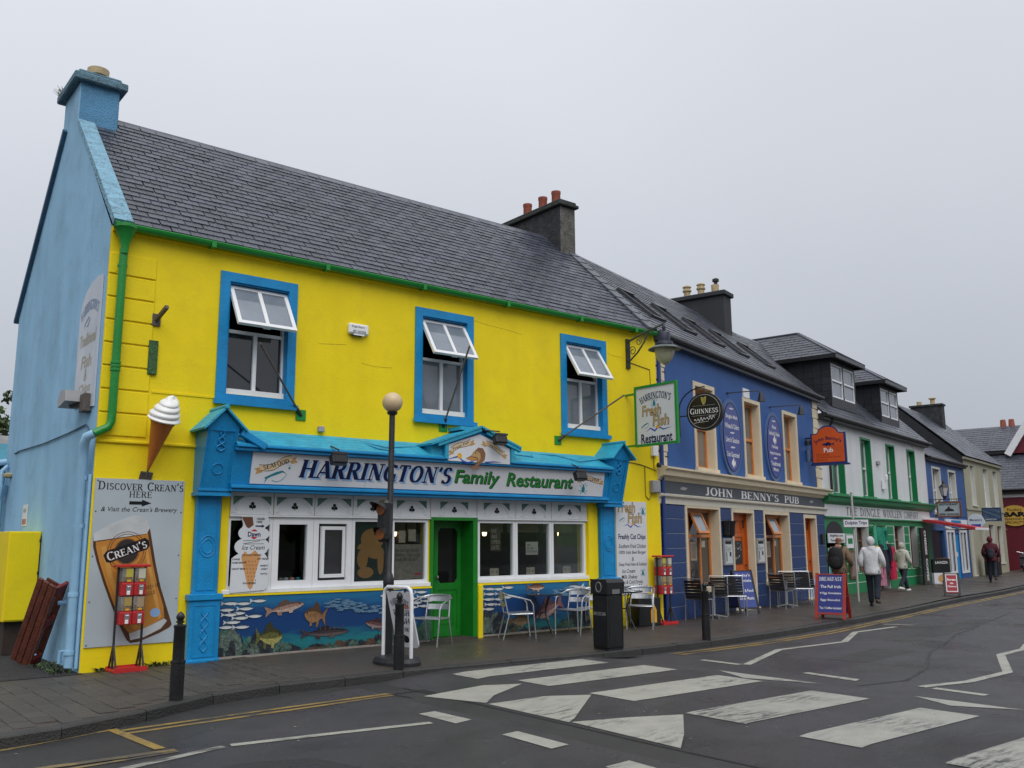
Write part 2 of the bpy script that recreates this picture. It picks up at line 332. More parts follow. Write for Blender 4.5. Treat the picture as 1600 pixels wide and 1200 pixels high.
    G['X'] = (.82, [([(.1, 1), (.72, 0)], T_), ([(.7, 1), (.1, 0)], t_)], [(.1, 1), (.7, 1), (.1, 0), (.72, 0)])
    G['Y'] = (.80, [([(.08, 1), (.4, .45)], T_), ([(.4, .45), (.72, 1)], t_), ([(.4, 0), (.4, .47)], T_)], [(.1, 1), (.72, 1), (.4, 0)])
    G['Z'] = (.74, [([(.08, .965), (.66, .965)], t_), ([(.64, .97), (.1, .03)], T_), ([(.08, .035), (.68, .035)], t_)], [])
    G["'"] = (.26, [([(.14, 1), (.10, .72)], T_ * .8)], [])
    G['&'] = (.86, [(arc(.36, .76, .17, .21, -60, 220, 10) + [(.7, .02)], None), (arc(.34, .26, .25, .24, 60, 350, 10) + [(.66, .5)], None)], [])
    G['.'] = (.3, [([(.14, 0), (.14, .12)], .12)], []); G[' '] = (.42, [], []); G['-'] = (.45, [([(.08, .45), (.37, .45)], .1)], [])
    return G
GL = glyphs()
def serif(parent, s, u, z, w, h, y, mat, shear=0., weight=1., bow=0., name='lettering', small=None, rot=0., ser=1.):
    """Roman capitals drawn with thick and thin strokes and serifs; small: height of all but the first letter of each word"""
    V = []; F = []; x = 0; k = 0; ys = []
    def poly(pts, f):
        b = len(V); V.extend(pts); ys.extend([k * .00006] * len(pts)); F.extend([tuple(i + b for i in q) for q in f])
    first = True
    for ch in s:
        g, st, sr = GL.get(ch.upper(), GL[' '])
        sc = 1 if (small is None or first or ch in " '") else small
        first = ch == ' '
        for pts, wd in st:
            k += 1; P = []; n = len(pts); Lf = []
            for i, (a, b) in enumerate(pts):
                p0 = pts[max(i - 1, 0)]; p1 = pts[min(i + 1, n - 1)]; dx, dy = p1[0] - p0[0], p1[1] - p0[1]; L = math.hypot(dx, dy) or 1
                ww = wd if wd else t_ + (T_ - t_) * abs(dy / L) ** 1.5
                ww *= weight
                if n == 2 and abs(dy) > .5: nx, ny = ww / 2 / max(.35, abs(dy / L)), 0
                else: nx, ny = -dy / L * ww / 2, dx / L * ww / 2
                if n == 2 and abs(dy) > .5: Lf.append(((a - nx) * sc + x, b * sc, (a + nx) * sc + x, b * sc))
                else: Lf.append(((a + nx) * sc + x, (b + ny) * sc, (a - nx) * sc + x, (b - ny) * sc))
            for q in Lf: P += [(q[0], q[1]), (q[2], q[3])]
            poly(P, [(2 * i, 2 * i + 1, 2 * i + 3, 2 * i + 2) for i in range(n - 1)])
        for a, b in sr:
            if not ser: break
            k += 1; hw = .155 * (.6 + .4 * weight) * ser; th = .055 * weight; b0, b1 = (0, th) if b < .5 else ((1 - th, 1) if b > .9 else (b - th, b))
            poly([((a - hw) * sc + x, b0 * sc), ((a + hw) * sc + x, b0 * sc), ((a + hw) * sc + x, b1 * sc), ((a - hw) * sc + x, b1 * sc)], [(0, 1, 2, 3)])
        x += (g + .07) * sc
    V = [(a + b * shear, b) for a, b in V]
    x0 = min(p[0] for p in V); x1 = max(p[0] for p in V)
    P = [((a - (x0 + x1) / 2) / (x1 - x0) * w, (b - .5) * h) for a, b in V]; P = bend(P, bow, w)
    ca, sa = math.cos(rot), math.sin(rot)
    mb = MB(); mb.add([(u + a * ca - b * sa, y - e, z + a * sa + b * ca) for (a, b), e in zip(P, ys)], F)
    return mb.build(name, mat, parent)

# ------------------------------------------------------------------ building helpers (local frame: x along the front, -y to the street, z up)
def wall(mb, u0, u1, z0, z1, ops, y=0., th=.3, m=0, mr=None):
    """front face with real openings (u0, u1, z0, z1) and their reveals"""
    us = sorted(set([u0, u1] + [a for o in ops for a in o[:2]])); zs = sorted(set([z0, z1] + [a for o in ops for a in o[2:4]]))
    for i in range(len(us) - 1):
        for j in range(len(zs) - 1):
            a, b, c, d = us[i], us[i + 1], zs[j], zs[j + 1]; cu, cz = (a + b) / 2, (c + d) / 2
            if any(o[0] < cu < o[1] and o[2] < cz < o[3] for o in ops): continue
            mb.quad((a, y, c), (b, y, c), (b, y, d), (a, y, d), m)
    k = m if mr is None else mr
    for a, b, c, d in [o[:4] for o in ops]:
        Y = y + th
        mb.quad((a, y, c), (a, Y, c), (a, Y, d), (a, y, d), k); mb.quad((b, y, c), (b, y, d), (b, Y, d), (b, Y, c), k)
        mb.quad((a, y, d), (a, Y, d), (b, Y, d), (b, y, d), k); mb.quad((a, y, c), (b, y, c), (b, Y, c), (a, Y, c), k)
    return mb
def frame_rect(mb, a, b, c, d, w, y0, y1, m=0):     # four bars, butted
    mb.box(a, a + w, y0, y1, c, d, m); mb.box(b - w, b, y0, y1, c, d, m); mb.box(a + w, b - w, y0, y1, c, c + w, m); mb.box(a + w, b - w, y0, y1, d - w, d, m); return mb
CAMP = Vector((-3.369, -13.225, 1.65))
def slate_roof(parent, E, ud, wd, length, slope, sw, sh, mat, n_single=0, inside=None, world=None, name='slate', lap=.016, thk=.018):
    """slates laid on a roof plane: E eave corner, ud along the eave, wd up the slope; the nearest n_single as objects, the rest joined"""
    E, ud, wd = Vector(E), Vector(ud).normalized(), Vector(wd).normalized(); nn = ud.cross(wd).normalized()
    if nn.z < 0: nn = -nn
    cells = []
    rows = int(slope / sh)
    for r in range(rows):
        off = (r % 2) * sw / 2
        for k in range(-1, int(length / sw) + 1):
            a = k * sw + off + rnd.uniform(-.006, .006); b = a + sw - .013
            a, b = max(a, 0), min(b, length)
            if b - a < .05: continue
            s0 = r * sh
            if inside:
                q = inside(a, b, s0 + sh * .5)
                if not q: continue
                a, b = q
                if b - a < .05: continue
            cells.append((a, b, s0))
    W0 = world or Matrix.Identity(4)
    key = lambda c: ((W0 @ (E + ud * (c[0] + c[1]) / 2 + wd * c[2])) - CAMP).length
    cells.sort(key=key)
    def corner(a, b, s0, mb, jit):
        h = sh * 1.18; th = thk; x0, x1 = a, b
        lift0, lift1 = lap + th + jit, .002
        P = lambda x, s, l: E + ud * x + wd * s + nn * l
        v = [P(x0, s0 + jit, lift0), P(x1, s0 + jit * .4, lift0), P(x1, s0 + h, lift1 + th), P(x0, s0 + h, lift1 + th), P(x0, s0 + jit, lift0 - th), P(x1, s0 + jit * .4, lift0 - th), P(x1, s0 + h, lift1), P(x0, s0 + h, lift1)]
        mb.add(v, [(0, 1, 2, 3), (0, 4, 5, 1), (0, 3, 7, 4), (1, 5, 6, 2)])
    # singles: one shared mesh for the whole slates, own meshes for cut ones
    base = None
    for (a, b, s0) in cells[:n_single]:
        full = abs((b - a) - (sw - .013)) < .014
        if full:
            if base is None:
                mb = MB(); h = sh * 1.18; th = thk; w_ = sw - .013
                mb.add([(0, 0, lap + th), (w_, 0, lap + th), (w_, h, th + .002), (0, h, th + .002), (0, 0, lap), (w_, 0, lap), (w_, h, .002), (0, h, .002)], [(0, 1, 2, 3), (0, 4, 5, 1), (0, 3, 7, 4), (1, 5, 6, 2)])
                base = mb.mesh(name, mat)
            j = rnd.uniform(-.006, .006); t = rnd.uniform(-.012, .012)
            X = (ud + wd * t).normalized(); Y = (wd - ud * t).normalized()
            o = E + ud * a + wd * (s0 + j) + nn * rnd.uniform(0, .004)
            put(base, name, parent, Matrix(((X.x, Y.x, nn.x, o.x), (X.y, Y.y, nn.y, o.y), (X.z, Y.z, nn.z, o.z), (0, 0, 0, 1))))
        else:
            mb = MB(); corner(a, b, s0, mb, rnd.uniform(-.003, .003)); mb.build(name, mat, parent)
    mb = MB()
    for (a, b, s0) in cells[n_single:]: corner(a, b, s0, mb, rnd.uniform(-.004, .004))
    if mb.v: tag(mb.build('slates', mat, parent), kind='stuff')
    return len(cells)

# ================================================================== ground, road, pavement
cl = lambda x, a, b: max(a, min(b, x))
gz = lambda x: -.005 * cl(x - 2, 0, 20)
pz = lambda x, y: gz(x) + .03 * cl(1 + y / 2.6, 0, 1) * cl((x - .3) / 1.5, 0, 1)      # pavement falls to the kerb
def road_z(x):
    t = 0
    if 2.95 < x < 4.05: t = (x - 2.95) / 1.1
    elif 4.05 <= x <= 6.4: t = 1
    elif 6.4 < x < 7.2: t = (7.2 - x) / .8
    return -.11 + .075 * t + gz(x)
KERB = [(-40, -12), (-14, -5.9), (-4, -4.3), (-1.6, -3.92), (-1.03, -3.80), (-.43, -3.57), (.15, -3.2), (.58, -2.95), (1.28, -2.72), (2.2, -2.72), (3.5, -2.66), (4.66, -2.71), (5.9, -2.83), (7.5, -2.82),
        (9.53, -2.78), (12.07, -2.46), (14.49, -2.02), (15.8, -1.80), (19.47, -1.03), (23.12, -.15), (26.05, .45), (29.43, .98), (33.43, 1.85), (44, 4.1), (70, 9.5)]
def kerb_y(x):
    for (a, b), (c, d) in zip(KERB, KERB[1:]):
        if a <= x <= c: return b + (d - b) * (x - a) / (c - a)
    return KERB[0][1] if x < 0 else KERB[-1][1]
FRONT = [(-40, .4), (0, .4), (11.35, .4), (22.54, 3.5), (70, 13.6)]
def front_y(x):
    for (a, b), (c, d) in zip(FRONT, FRONT[1:]):
        if a <= x <= c: return b + (d - b) * (x - a) / (c - a)
    return FRONT[-1][1]
ASPH = paint("wet asphalt", (.080, .076, .086), .34, .16, .8, .22, 90, streak=.13, smap=(.12, 1.3, 1), rvar=.14, spec=.6, dirt=(.028, .028, .031), dirt_amt=.6)
ASPH_T = paint("darker tar", (.022, .023, .027), .35, .2, 3, .08, 120, rvar=.15)
LANE = paint("dark gravelly lane", (.048, .045, .042), .7, .35, 5, .5, 40, dirt=(.11, .105, .10), dirt_amt=.3)
PAVE = paint("wet pavement", (.060, .050, .042), .42, .14, 1.1, .06, 70, rvar=.16, dirt=(.075, .048, .040), dirt_amt=.7)
PAVER = paint("concrete paver", (.060, .053, .045), .55, .16, 2.0, .06, 60, island=.16, rvar=.12, dirt=(.040, .042, .030), dirt_amt=.5)
KERBM = paint("kerb stone", (.034, .033, .032), .6, .2, 5, .06, 50, island=.12, dirt=(.02, .02, .02), dirt_amt=.5)
def worn(name, rgb, amt, stretch=(1.2, 9, 1)):
    m, t, b = node_mat(name); N = t.nodes.new; L = t.links.new; c = N("ShaderNodeTexCoord")
    mp = N("ShaderNodeMapping"); mp.inputs['Scale'].default_value = stretch; L(c.outputs['Object'], mp.inputs[0])
    n = N("ShaderNodeTexNoise"); n.inputs['Scale'].default_value = 1.7; n.inputs['Detail'].default_value = 10; n.inputs['Roughness'].default_value = .72; L(mp.outputs[0], n.inputs['Vector'])
    a = N("ShaderNodeMapRange"); a.inputs['From Min'].default_value = .56 - amt; a.inputs['From Max'].default_value = .62 - amt * .6; L(n.outputs['Fac'], a.inputs['Value'])
    lf = N("ShaderNodeTexNoise"); lf.inputs['Scale'].default_value = 1.1; lf.inputs['Detail'].default_value = 3; L(c.outputs['Object'], lf.inputs['Vector'])
    lm = N("ShaderNodeMapRange"); lm.inputs['From Min'].default_value = .50 - amt; lm.inputs['From Max'].default_value = .72 - amt; L(lf.outputs['Fac'], lm.inputs['Value'])
    pm = N("ShaderNodeMath"); pm.operation = 'MULTIPLY'; L(a.outputs[0], pm.inputs[0]); L(lm.outputs[0], pm.inputs[1]); a = pm
    n2 = N("ShaderNodeTexNoise"); n2.inputs['Scale'].default_value = 5; n2.inputs['Detail'].default_value = 8; L(c.outputs['Object'], n2.inputs['Vector'])
    a2 = N("ShaderNodeMapRange"); a2.inputs['To Min'].default_value = .72; a2.inputs['To Max'].default_value = 1.15; L(n2.outputs['Fac'], a2.inputs['Value'])
    v = N("ShaderNodeVectorMath"); v.operation = 'SCALE'; v.inputs[0].default_value = rgb; L(a2.outputs[0], v.inputs['Scale'])
    k = N("ShaderNodeMixRGB"); L(a.outputs[0], k.inputs[0]); L(v.outputs[0], k.inputs[1]); k.inputs[2].default_value = (.06, .06, .06, 1)
    L(k.outputs[0], b.inputs['Base Color']); b.inputs['Roughness'].default_value = .5
    nb = N("ShaderNodeTexNoise"); nb.inputs['Scale'].default_value = 120; L(c.outputs['Object'], nb.inputs['Vector'])
    bp = N("ShaderNodeBump"); bp.inputs['Distance'].default_value = .02; L(nb.outputs['Fac'], bp.inputs['Height']); L(bp.outputs[0], b.inputs['Normal'])
    return m
RW = worn("road white", (.45, .445, .39), .05, (2.2, 12, 1)); RW2 = worn("road white worn", (.43, .425, .38), .10, (2.0, 11, 1)); RY = worn("road yellow", (.40, .26, .055), .10, (2, 2, 2)); RYF = worn("faded road yellow", (.33, .24, .08), .13, (2, 2, 2))

tag(MB().box(-1200, 1200, -1200, 1200, -.6, -.42).build("ground", LANE), kind='structure')
xs = sorted(set([x for x, _ in KERB] + [2.95, 4.05, 6.4, 7.2, 3.2, 3.4, 3.6, 3.8, 5, 6, 8.5, 10.5, 11, 12.5, 13.5, 17, 21, 25, 28, 37]))
mb = MB()
for a, b in zip(xs, xs[1:]):
    ya, yb = kerb_y(a) + .12, kerb_y(b) + .12
    for p, q in ((0., .25), (.25, .5), (.5, 1.)):
        A = lambda x, y, t: (x, y + (-46 - y) * t, road_z(x))
        mb.quad(A(a, ya, q), A(b, yb, q), A(b, yb, p), A(a, ya, p))
tag(mb.build("road", ASPH), kind='structure')
mb = MB()
for a, b in zip(xs, xs[1:]):
    if b <= -.01: continue
    a = max(a, 0)
    for p, q in ((0., .3), (.3, .65), (.65, 1.)):
        P = lambda x, t: (x, kerb_y(x) + .14 + (front_y(x) - kerb_y(x) - .14) * t)
        F3 = lambda x, t: (*P(x, t), pz(*P(x, t)) - (.012 if x < 2.25 else 0))
        mb.quad(F3(a, p), F3(b, p), F3(b, q), F3(a, q))
pavement = tag(mb.build("pavement", PAVE), kind='structure')
mb = MB()                                            # left of the corner: bedding under the pavers and the lane behind
for a, b in ((-40, -14), (-14, -4), (-4, -1.6), (-1.6, 0)):
    mb.quad((a, kerb_y(a) + .14, -.012), (b, kerb_y(b) + .14, -.012), (b, .4, -.012), (a, .4, -.012))
mb.build("paver_bed", PAVE, pavement)
tag(MB().quad((-40, -.32, -.006), (0.02, -.12, -.006), (.02, 60, -.006), (-40, 60, -.006)).build("lane", LANE), kind='structure')
SPILL = paint("damp stain", (.030, .029, .030), .22, .3, 2, .03, 60)
# block pavers, the nearest 300 as pieces
cells = []
bw, bl = .205, .305
for i in range(-19, 11):
    for j in range(-20, 3):
        x = i * bw; y = j * bl + (i % 2) * bl / 2 - .35
        if y < kerb_y(x + .1) + .17 or y + bl > (-.33 if x < -.1 else -.02): continue
        cells.append((x, y))
cells.sort(key=lambda c: math.hypot(c[0] + 3.4, c[1] + 13.2))
def paver_box(mb): mb.box(.005, bw - .005, .005, bl - .005, -.05, 0, 0, .006)
me = None
mbs = MB()
for k, (x, y) in enumerate(cells):
    z = pz(x, y) + rnd.uniform(-.003, .003); M = Matrix.Translation((x, y, z)) @ Matrix.Rotation(rnd.uniform(-.012, .012), 4, 'X') @ Matrix.Rotation(rnd.uniform(-.012, .012), 4, 'Y') @ Matrix.Rotation(rnd.uniform(-.012, .012), 4, 'Z')
    if k < 300:
        if me is None: q = MB(); paver_box(q); me = q.mesh("paver", PAVER)
        put(me, "paver", pavement, M)
    else:
        mbs.tf = M; paver_box(mbs)
if mbs.v: tag(mbs.build("pavers", PAVER, pavement), kind='stuff')
# kerb stones
x = -9.; n = 0
while x < 38:
    y = kerb_y(x); x2 = x + .88; y2 = kerb_y(x2); z0, z1 = gz(x), gz(x2); d = Vector((x2 - x, y2 - y, 0)); nrm = Vector((-d.y, d.x, 0)).normalized() * .15; g = d * .006
    a, b = Vector((x, y, 0)) + g, Vector((x2, y2, 0)) - g; j = rnd.uniform(-.004, .004)
    mb = MB(); vs = []
    for z_ in (-.25, None):
        for p, zz in ((a, z0), (b, z1), (b + nrm, z1), (a + nrm, z0)):
            vs.append((p.x, p.y, z_ if z_ is not None else zz + .004 + j))
    for i in (4, 5): vs[i] = (vs[i][0], vs[i][1], vs[i][2] - .018)
    vs2 = [Vector(vs[4]) * .85 + Vector(vs[7]) * .15 + Vector((0, 0, .012)), Vector(vs[5]) * .85 + Vector(vs[6]) * .15 + Vector((0, 0, .012))]
    mb.add(vs + vs2, [(0, 1, 5, 4), (4, 5, 9, 8), (8, 9, 6, 7), (1, 2, 6, 9, 5), (3, 0, 4, 8, 7), (2, 3, 7, 6)])
    mb.build("kerb_stone", KERBM, pavement); x = x2
# painted markings lie on the road
road = bpy.data.objects['road']
ASPH2 = paint("greyer asphalt", (.062, .062, .063), .42, .18, 1.0, .22, 90, streak=.12, smap=(.15, 1.6, 1), rvar=.12, dirt=(.03, .03, .032), dirt_amt=.5)
def mark(name, pts, m, th=.005):
    mb = MB(); mb.add([(x, y, road_z(x) + th) for x, y in pts], [tuple(range(len(pts)))]); return mb.build(name, m, road)
def split_x(x0, x1, y0, y1, m, name='zebra_stripe', th=.005):
    br = [x0] + [b for b in (2.95, 4.05, 6.4, 7.2) if x0 < b < x1] + [x1]; mb = MB()
    for a, b in zip(br, br[1:]): mb.quad((a, y0, road_z(a) + th), (b, y0, road_z(b) + th), (b, y1, road_z(b) + th), (a, y1, road_z(a) + th))
    return mb.build(name, m, road)
mb = MB(); L0 = [(x, kerb_y(x) + .02) for x in (-14, -4, -1.6, -.43, .15, .58, 1.28, 2.2, 2.93)]; mb.add([(x, y, road_z(x) + .002) for x, y in L0 + [(2.91, -14), (-14, -14)]], [tuple(range(len(L0) + 2))]); mb.build('road_patch', ASPH2, road)
mark('road_patch', [(9.4, -5.0), (11.4, -4.7), (11.6, -5.3), (9.6, -5.6)], ASPH2, .002); mark('road_patch', [(14, -3.9), (19, -2.9), (19.2, -3.3), (14.1, -4.4)], ASPH2, .002)
split_x(3.84, 6.18, -3.60, -3.04, RW); split_x(4.08, 6.38, -4.71, -4.10, RW); split_x(4.08, 6.36, -6.09, -5.39, RW)
split_x(3.98, 6.18, -7.62, -6.89, RW2); split_x(3.90, 6.05, -8.85, -8.25, RW2); split_x(3.9, 6.05, -10.2, -9.55, RW2)
mark('ramp_triangle', [(2.77, -3.97), (3.04, -4.83), (3.34, -4.58), (3.97, -4.33), (3.62, -3.99)], RW)
mark('ramp_triangle', [(3.02, -4.89), (3.0, -6.23), (3.15, -6.15), (4.03, -5.48), (3.66, -5.1)], RW)
mark('ramp_triangle', [(3.02, -6.24), (2.96, -7.7), (3.36, -7.4), (3.92, -6.91), (3.52, -6.57)], RW)
mark('ramp_triangle', [(7.2, -4.75), (6.42, -5.77), (7.19, -6.45), (7.19, -5.55)], RW2)
mark('ramp_triangle', [(7.14, -7.60), (6.42, -8.38), (7.19, -8.8), (7.19, -8.08)], RW2)
for p in ([(2.11, -4.88), (2.11, -5.55), (2.35, -5.49), (2.33, -4.86)], [(2.13, -6.26), (2.09, -7.0), (2.32, -6.97), (2.34, -6.23)], [(1.99, -7.76), (1.96, -8.5), (2.24, -8.5), (2.29, -7.73)], [(7.85, -5.66), (7.74, -6.52), (7.92, -6.47), (7.98, -5.66)], [(7.86, -7.45), (7.8, -8.1), (7.95, -8.1), (7.99, -7.45)]):
    mark('give_way_dash', p, RW)
def line(name, pts, w, m, th=.005):
    mb = MB(); P = [Vector((x, y, 0)) for x, y in pts]; L = []; Rr = []
    for i, p in enumerate(P):
        t = (P[min(i + 1, len(P) - 1)] - P[max(i - 1, 0)]).normalized(); n = Vector((-t.y, t.x, 0)) * w / 2
        L.append(p + n); Rr.append(p - n)
    for i in range(len(P) - 1):
        mb.quad(*[(q.x, q.y, road_z(q.x) + th) for q in (Rr[i], Rr[i + 1], L[i + 1], L[i])])
    return mb.build(name, m, road)
line('zigzag_line', [(.02, -5.05), (.9, -5.18), (1.95, -5.36)], .105, RW); line('zigzag_line', [(-2.2, -5.62), (-.95, -5.32), (-.05, -5.06)], .10, RW2); line('zigzag_line', [(-6.5, -6.7), (-4.3, -6.15)], .1, RW2)
line('zigzag_line', [(7.95, -3.83), (7.94, -4.55)], .13, RW); line('zigzag_line', [(8.0, -4.62), (10.0, -3.78), (12.0, -3.78), (13.8, -2.92), (15.6, -2.8)], .12, RW, .006); line('zigzag_line', [(16.3, -2.82), (16.0, -2.3)], .11, RW)
line('zigzag_line', [(15.5, -5.6), (13.24, -6.34), (12.1, -6.45), (10.1, -7.4), (8.8, -7.47), (7.9, -7.3)], .13, RW, .006)
for o in (0, .17):
    line('yellow_line', [(-.55, -3.74 - o), (.87, -3.64 - o), (1.7, -3.60 - o * .9), (2.55, -3.55 - o * .7)], .075, RY)
    line('yellow_line', [(8.21, -3.02 - o), (10.69, -2.9 - o), (13.31, -2.56 - o), (17.58, -1.62 - o), (22.62, -.45 - o), (31.9, 1.25 - o), (45, 4.2 - o)], .075, RY)
line('yellow_line', [(-.59, -3.62), (-.51, -4.80)], .095, RY, .007); line('yellow_line', [(-9, -5.7), (-1.6, -3.93), (-.6, -3.62)], .10, RYF, .005)
line('yellow_line', [(-9, -6.3), (-1.5, -4.9), (-.42, -4.93)], .10, RYF, .009); line('yellow_line', [(-9, -6.45), (-1.3, -5.05), (-.42, -4.99)], .06, RYF, .006)
line('tar_seam', [(2.93, -3.3), (2.95, -4.9), (2.93, -6.3), (2.90, -7.8), (2.92, -9.6)], .045, ASPH_T, .007)
for p in ([(2.55, -3.62), (3.02, -3.6)], [(3.02, -3.6), (3.0, -3.93)], [(2.55, -3.62), (2.62, -3.97)]): line('cover_edge', p, .03, ASPH_T, .006)
mark('tar_patch', [(-.9, -6.0), (-.2, -5.75), (.35, -5.95), (.5, -6.5), (.25, -7.6), (-1.2, -7.4)], ASPH_T, .004)
mark('tar_patch', [(4.2, -2.76), (5.2, -2.80), (6.3, -2.9), (7.3, -2.86), (7.6, -2.95), (6.6, -3.02), (5.2, -2.93)], ASPH_T, .004)
line('road_crack', [(7.4, -6.75), (8.3, -6.9), (9.6, -6.5), (11.5, -5.6), (15, -4.4), (22, -2.5)], .05, ASPH_T, .004)

mb = MB()
for i in range(90):
    x, y = rnd.uniform(-2, 12), rnd.uniform(-9, -3.3); r = rnd.uniform(.006, .018)
    mb.add([(x + r * math.cos(k * 1.26 + i), y + r * math.sin(k * 1.26 + i) * .7, road_z(x) + .0045) for k in range(5)], [tuple(range(5))])
tag(mb.build("pale_flecks", paint("pale grit", (.30, .29, .27), .7, .3, 9, 0), road), kind='stuff')

# ================================================================== yellow restaurant
EZ = 6.15
house = thing("restaurant_building", "bright yellow two storey building with azure shopfront, pale blue gable and slate roof", "building")
OP = [(1.77, 2.76, 3.88, 5.64), (5.30, 6.29, 3.88, 5.64), (8.74, 9.73, 3.88, 5.64), (1.90, 5.47, .98, 2.06), (5.50, 6.49, .02, 2.09), (6.53, 9.19, 1.0, 2.06)]
mb = MB(); wall(mb, 0, 11.4, -.3, EZ, OP, 0, .24); mb.build("front_wall", YEL, house)
mb = MB(); mb.add([(0, .006, -.3), (0, 6.1, -.3), (0, 6.1, 6.0), (0, 2.98, 9.12), (0, .006, 6.16)], [(4, 3, 2, 1, 0)])
mb.add([(11.38, .02, -.3), (11.38, 6.1, -.3), (11.38, 6.1, 6.0), (11.38, 2.98, 9.0), (11.38, .02, 6.1)], [(0, 1, 2, 3, 4)]); mb.quad((0, 6.1, -.3), (11.38, 6.1, -.3), (11.38, 6.1, 6.0), (0, 6.1, 6.0))
mb.build("gable_wall", GABLE, house)
# inside: plain dark rooms
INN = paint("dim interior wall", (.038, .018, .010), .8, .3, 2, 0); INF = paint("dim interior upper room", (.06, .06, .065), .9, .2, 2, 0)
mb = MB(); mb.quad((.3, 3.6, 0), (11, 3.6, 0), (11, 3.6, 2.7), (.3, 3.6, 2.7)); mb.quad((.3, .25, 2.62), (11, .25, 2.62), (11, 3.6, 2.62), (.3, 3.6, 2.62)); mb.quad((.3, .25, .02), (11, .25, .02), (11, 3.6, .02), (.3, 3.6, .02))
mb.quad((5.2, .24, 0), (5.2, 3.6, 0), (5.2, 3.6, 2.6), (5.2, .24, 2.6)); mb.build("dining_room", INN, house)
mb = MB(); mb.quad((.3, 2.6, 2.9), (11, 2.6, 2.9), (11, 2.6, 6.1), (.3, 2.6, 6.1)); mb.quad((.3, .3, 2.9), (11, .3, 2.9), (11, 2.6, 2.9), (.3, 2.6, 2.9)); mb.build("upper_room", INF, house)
LAMP = glow("warm lamp", (1, .70, .36), 5)
for x, y, z in ((7.60, 1.2, 1.87), (9.50, 1.2, 1.87), (5.13, .55, 1.86)):
    lm = MB(); lm.lathe([(.03, -.09), (.045, -.05), (.045, .05), (.02, .09)], (x, y, z), 10); lm.build("wall_lamp", LAMP, house)
# corner blocks with sunk joints, and string courses
for k in range(9):
    z = 3.13 + .33 * k + (.0 if k else 0)
    if z + .3 > 6.05: break
    B("corner_block", .012, .66, -.022, 0, z + .012, z + .318, YEL, house, .008)
B("string_course", .0, 1.42, -.035, 0, 3.04, 3.085, YEL, house, .01)
B("string_course", .70, 1.62, -.012, 0, 3.795, 3.825, YEL, house); 
CRK = paint("crack shadow line", (.30, .2, .02), .9, .2, 9, 0)
for p in ([(3.3, 4.86), (3.5, 4.88), (3.8, 4.91)], [(6.45, 5.72), (6.8, 5.68), (7.2, 5.66), (7.6, 5.62)], [(9.85, 5.55), (10.1, 5.51), (10.4, 5.5)], [(4.1, 4.63), (4.35, 4.6), (4.7, 4.62)]):
    MB().tube([(x, -.001, z) for x, z in p], .0024, 4).build("hairline_crack", CRK, house)
# eaves: fascia, gutter, brackets, downpipe
B("eaves_board", .02, 11.3, -.045, .0, 6.07, 6.19, YEL, house)
mb = MB(); n = 8; prof = [(-.13 + .068 * math.cos(R(180 + 180 * i / n)), 6.155 + .075 * math.sin(R(180 + 180 * i / n))) for i in range(n + 1)]
prof += [(y * .88 - .0156, z + .010) for y, z in prof[::-1]]
mb.prismx(prof, .0, 11.3); mb.build("gutter", GRN, house, smooth=True)
for x in (1.4, 3.3, 5.2, 7.1, 9.0, 10.6): mb = MB(); mb.box(x, x + .05, -.205, -.06, 6.06, 6.10, 0); mb.box(x - .01, x + .06, -.208, -.195, 6.06, 6.165, 0); mb.build("gutter_bracket", GRN, house)
B("eave_shadow_strip", .25, 11.2, -.13, -.05, 6.135, 6.17, BLACK, house)  # black strip put in as the shadow line under the slates
mb = MB(); mb.lathe([(.05, 0), (.055, .06), (.06, .14), (.10, .26), (.145, .36), (.155, .37), (.155, .42), (.14, .42)], (.16, -.15, 5.72), 16)
mb.build("rainwater_head", GRN, house, smooth=True)
mb = MB(); mb.tube([(.16, -.12, 5.8), (.16, -.10, 3.45), (.155, -.10, 3.32), (.12, -.10, 3.24), (-.06, -.10, 3.14)], .058, 12)
for z in (5.55, 4.1, 4.05, 4.15): mb.lathe([(.068, -.02), (.07, 0), (.068, .02)], (.16, -.105, z), 12)
mb.build("downpipe", GRN, house, smooth=True)
mb = MB(); mb.tube([(-.05, -.10, 3.145), (-.13, -.05, 3.10), (-.14, .03, 3.0), (-.12, .10, 2.8), (-.10, .12, .06)], .062, 12)
for z in (2.55, 1.9, 1.0, .25): mb.lathe([(.074, -.03), (.076, 0), (.074, .03)], (-.105, .12, z), 12)
mb.tube([(-.06, .30, 3.12), (-.10, .22, 2.75), (-.10, .13, 2.66)], .03, 8); mb.tube([(-.03, .03, 2.6), (-.03, .04, .05)], .022, 8)
mb.build("drainpipe", paint("pale blue pipe paint", (.28, .50, .70), .4, .1, 5, .01), house, smooth=True)
MB().tube([(-.012, 5.33, 3.296), (-.02, 4.9, 3.31), (-.02, 3.0, 3.28), (-.02, 1.4, 3.30), (-.02, .5, 3.33), (-.03, .22, 3.2)], .012, 5).build("wall_cable", paint("dark blue cable", (.05, .11, .16), .6, .1, 9, 0), house)
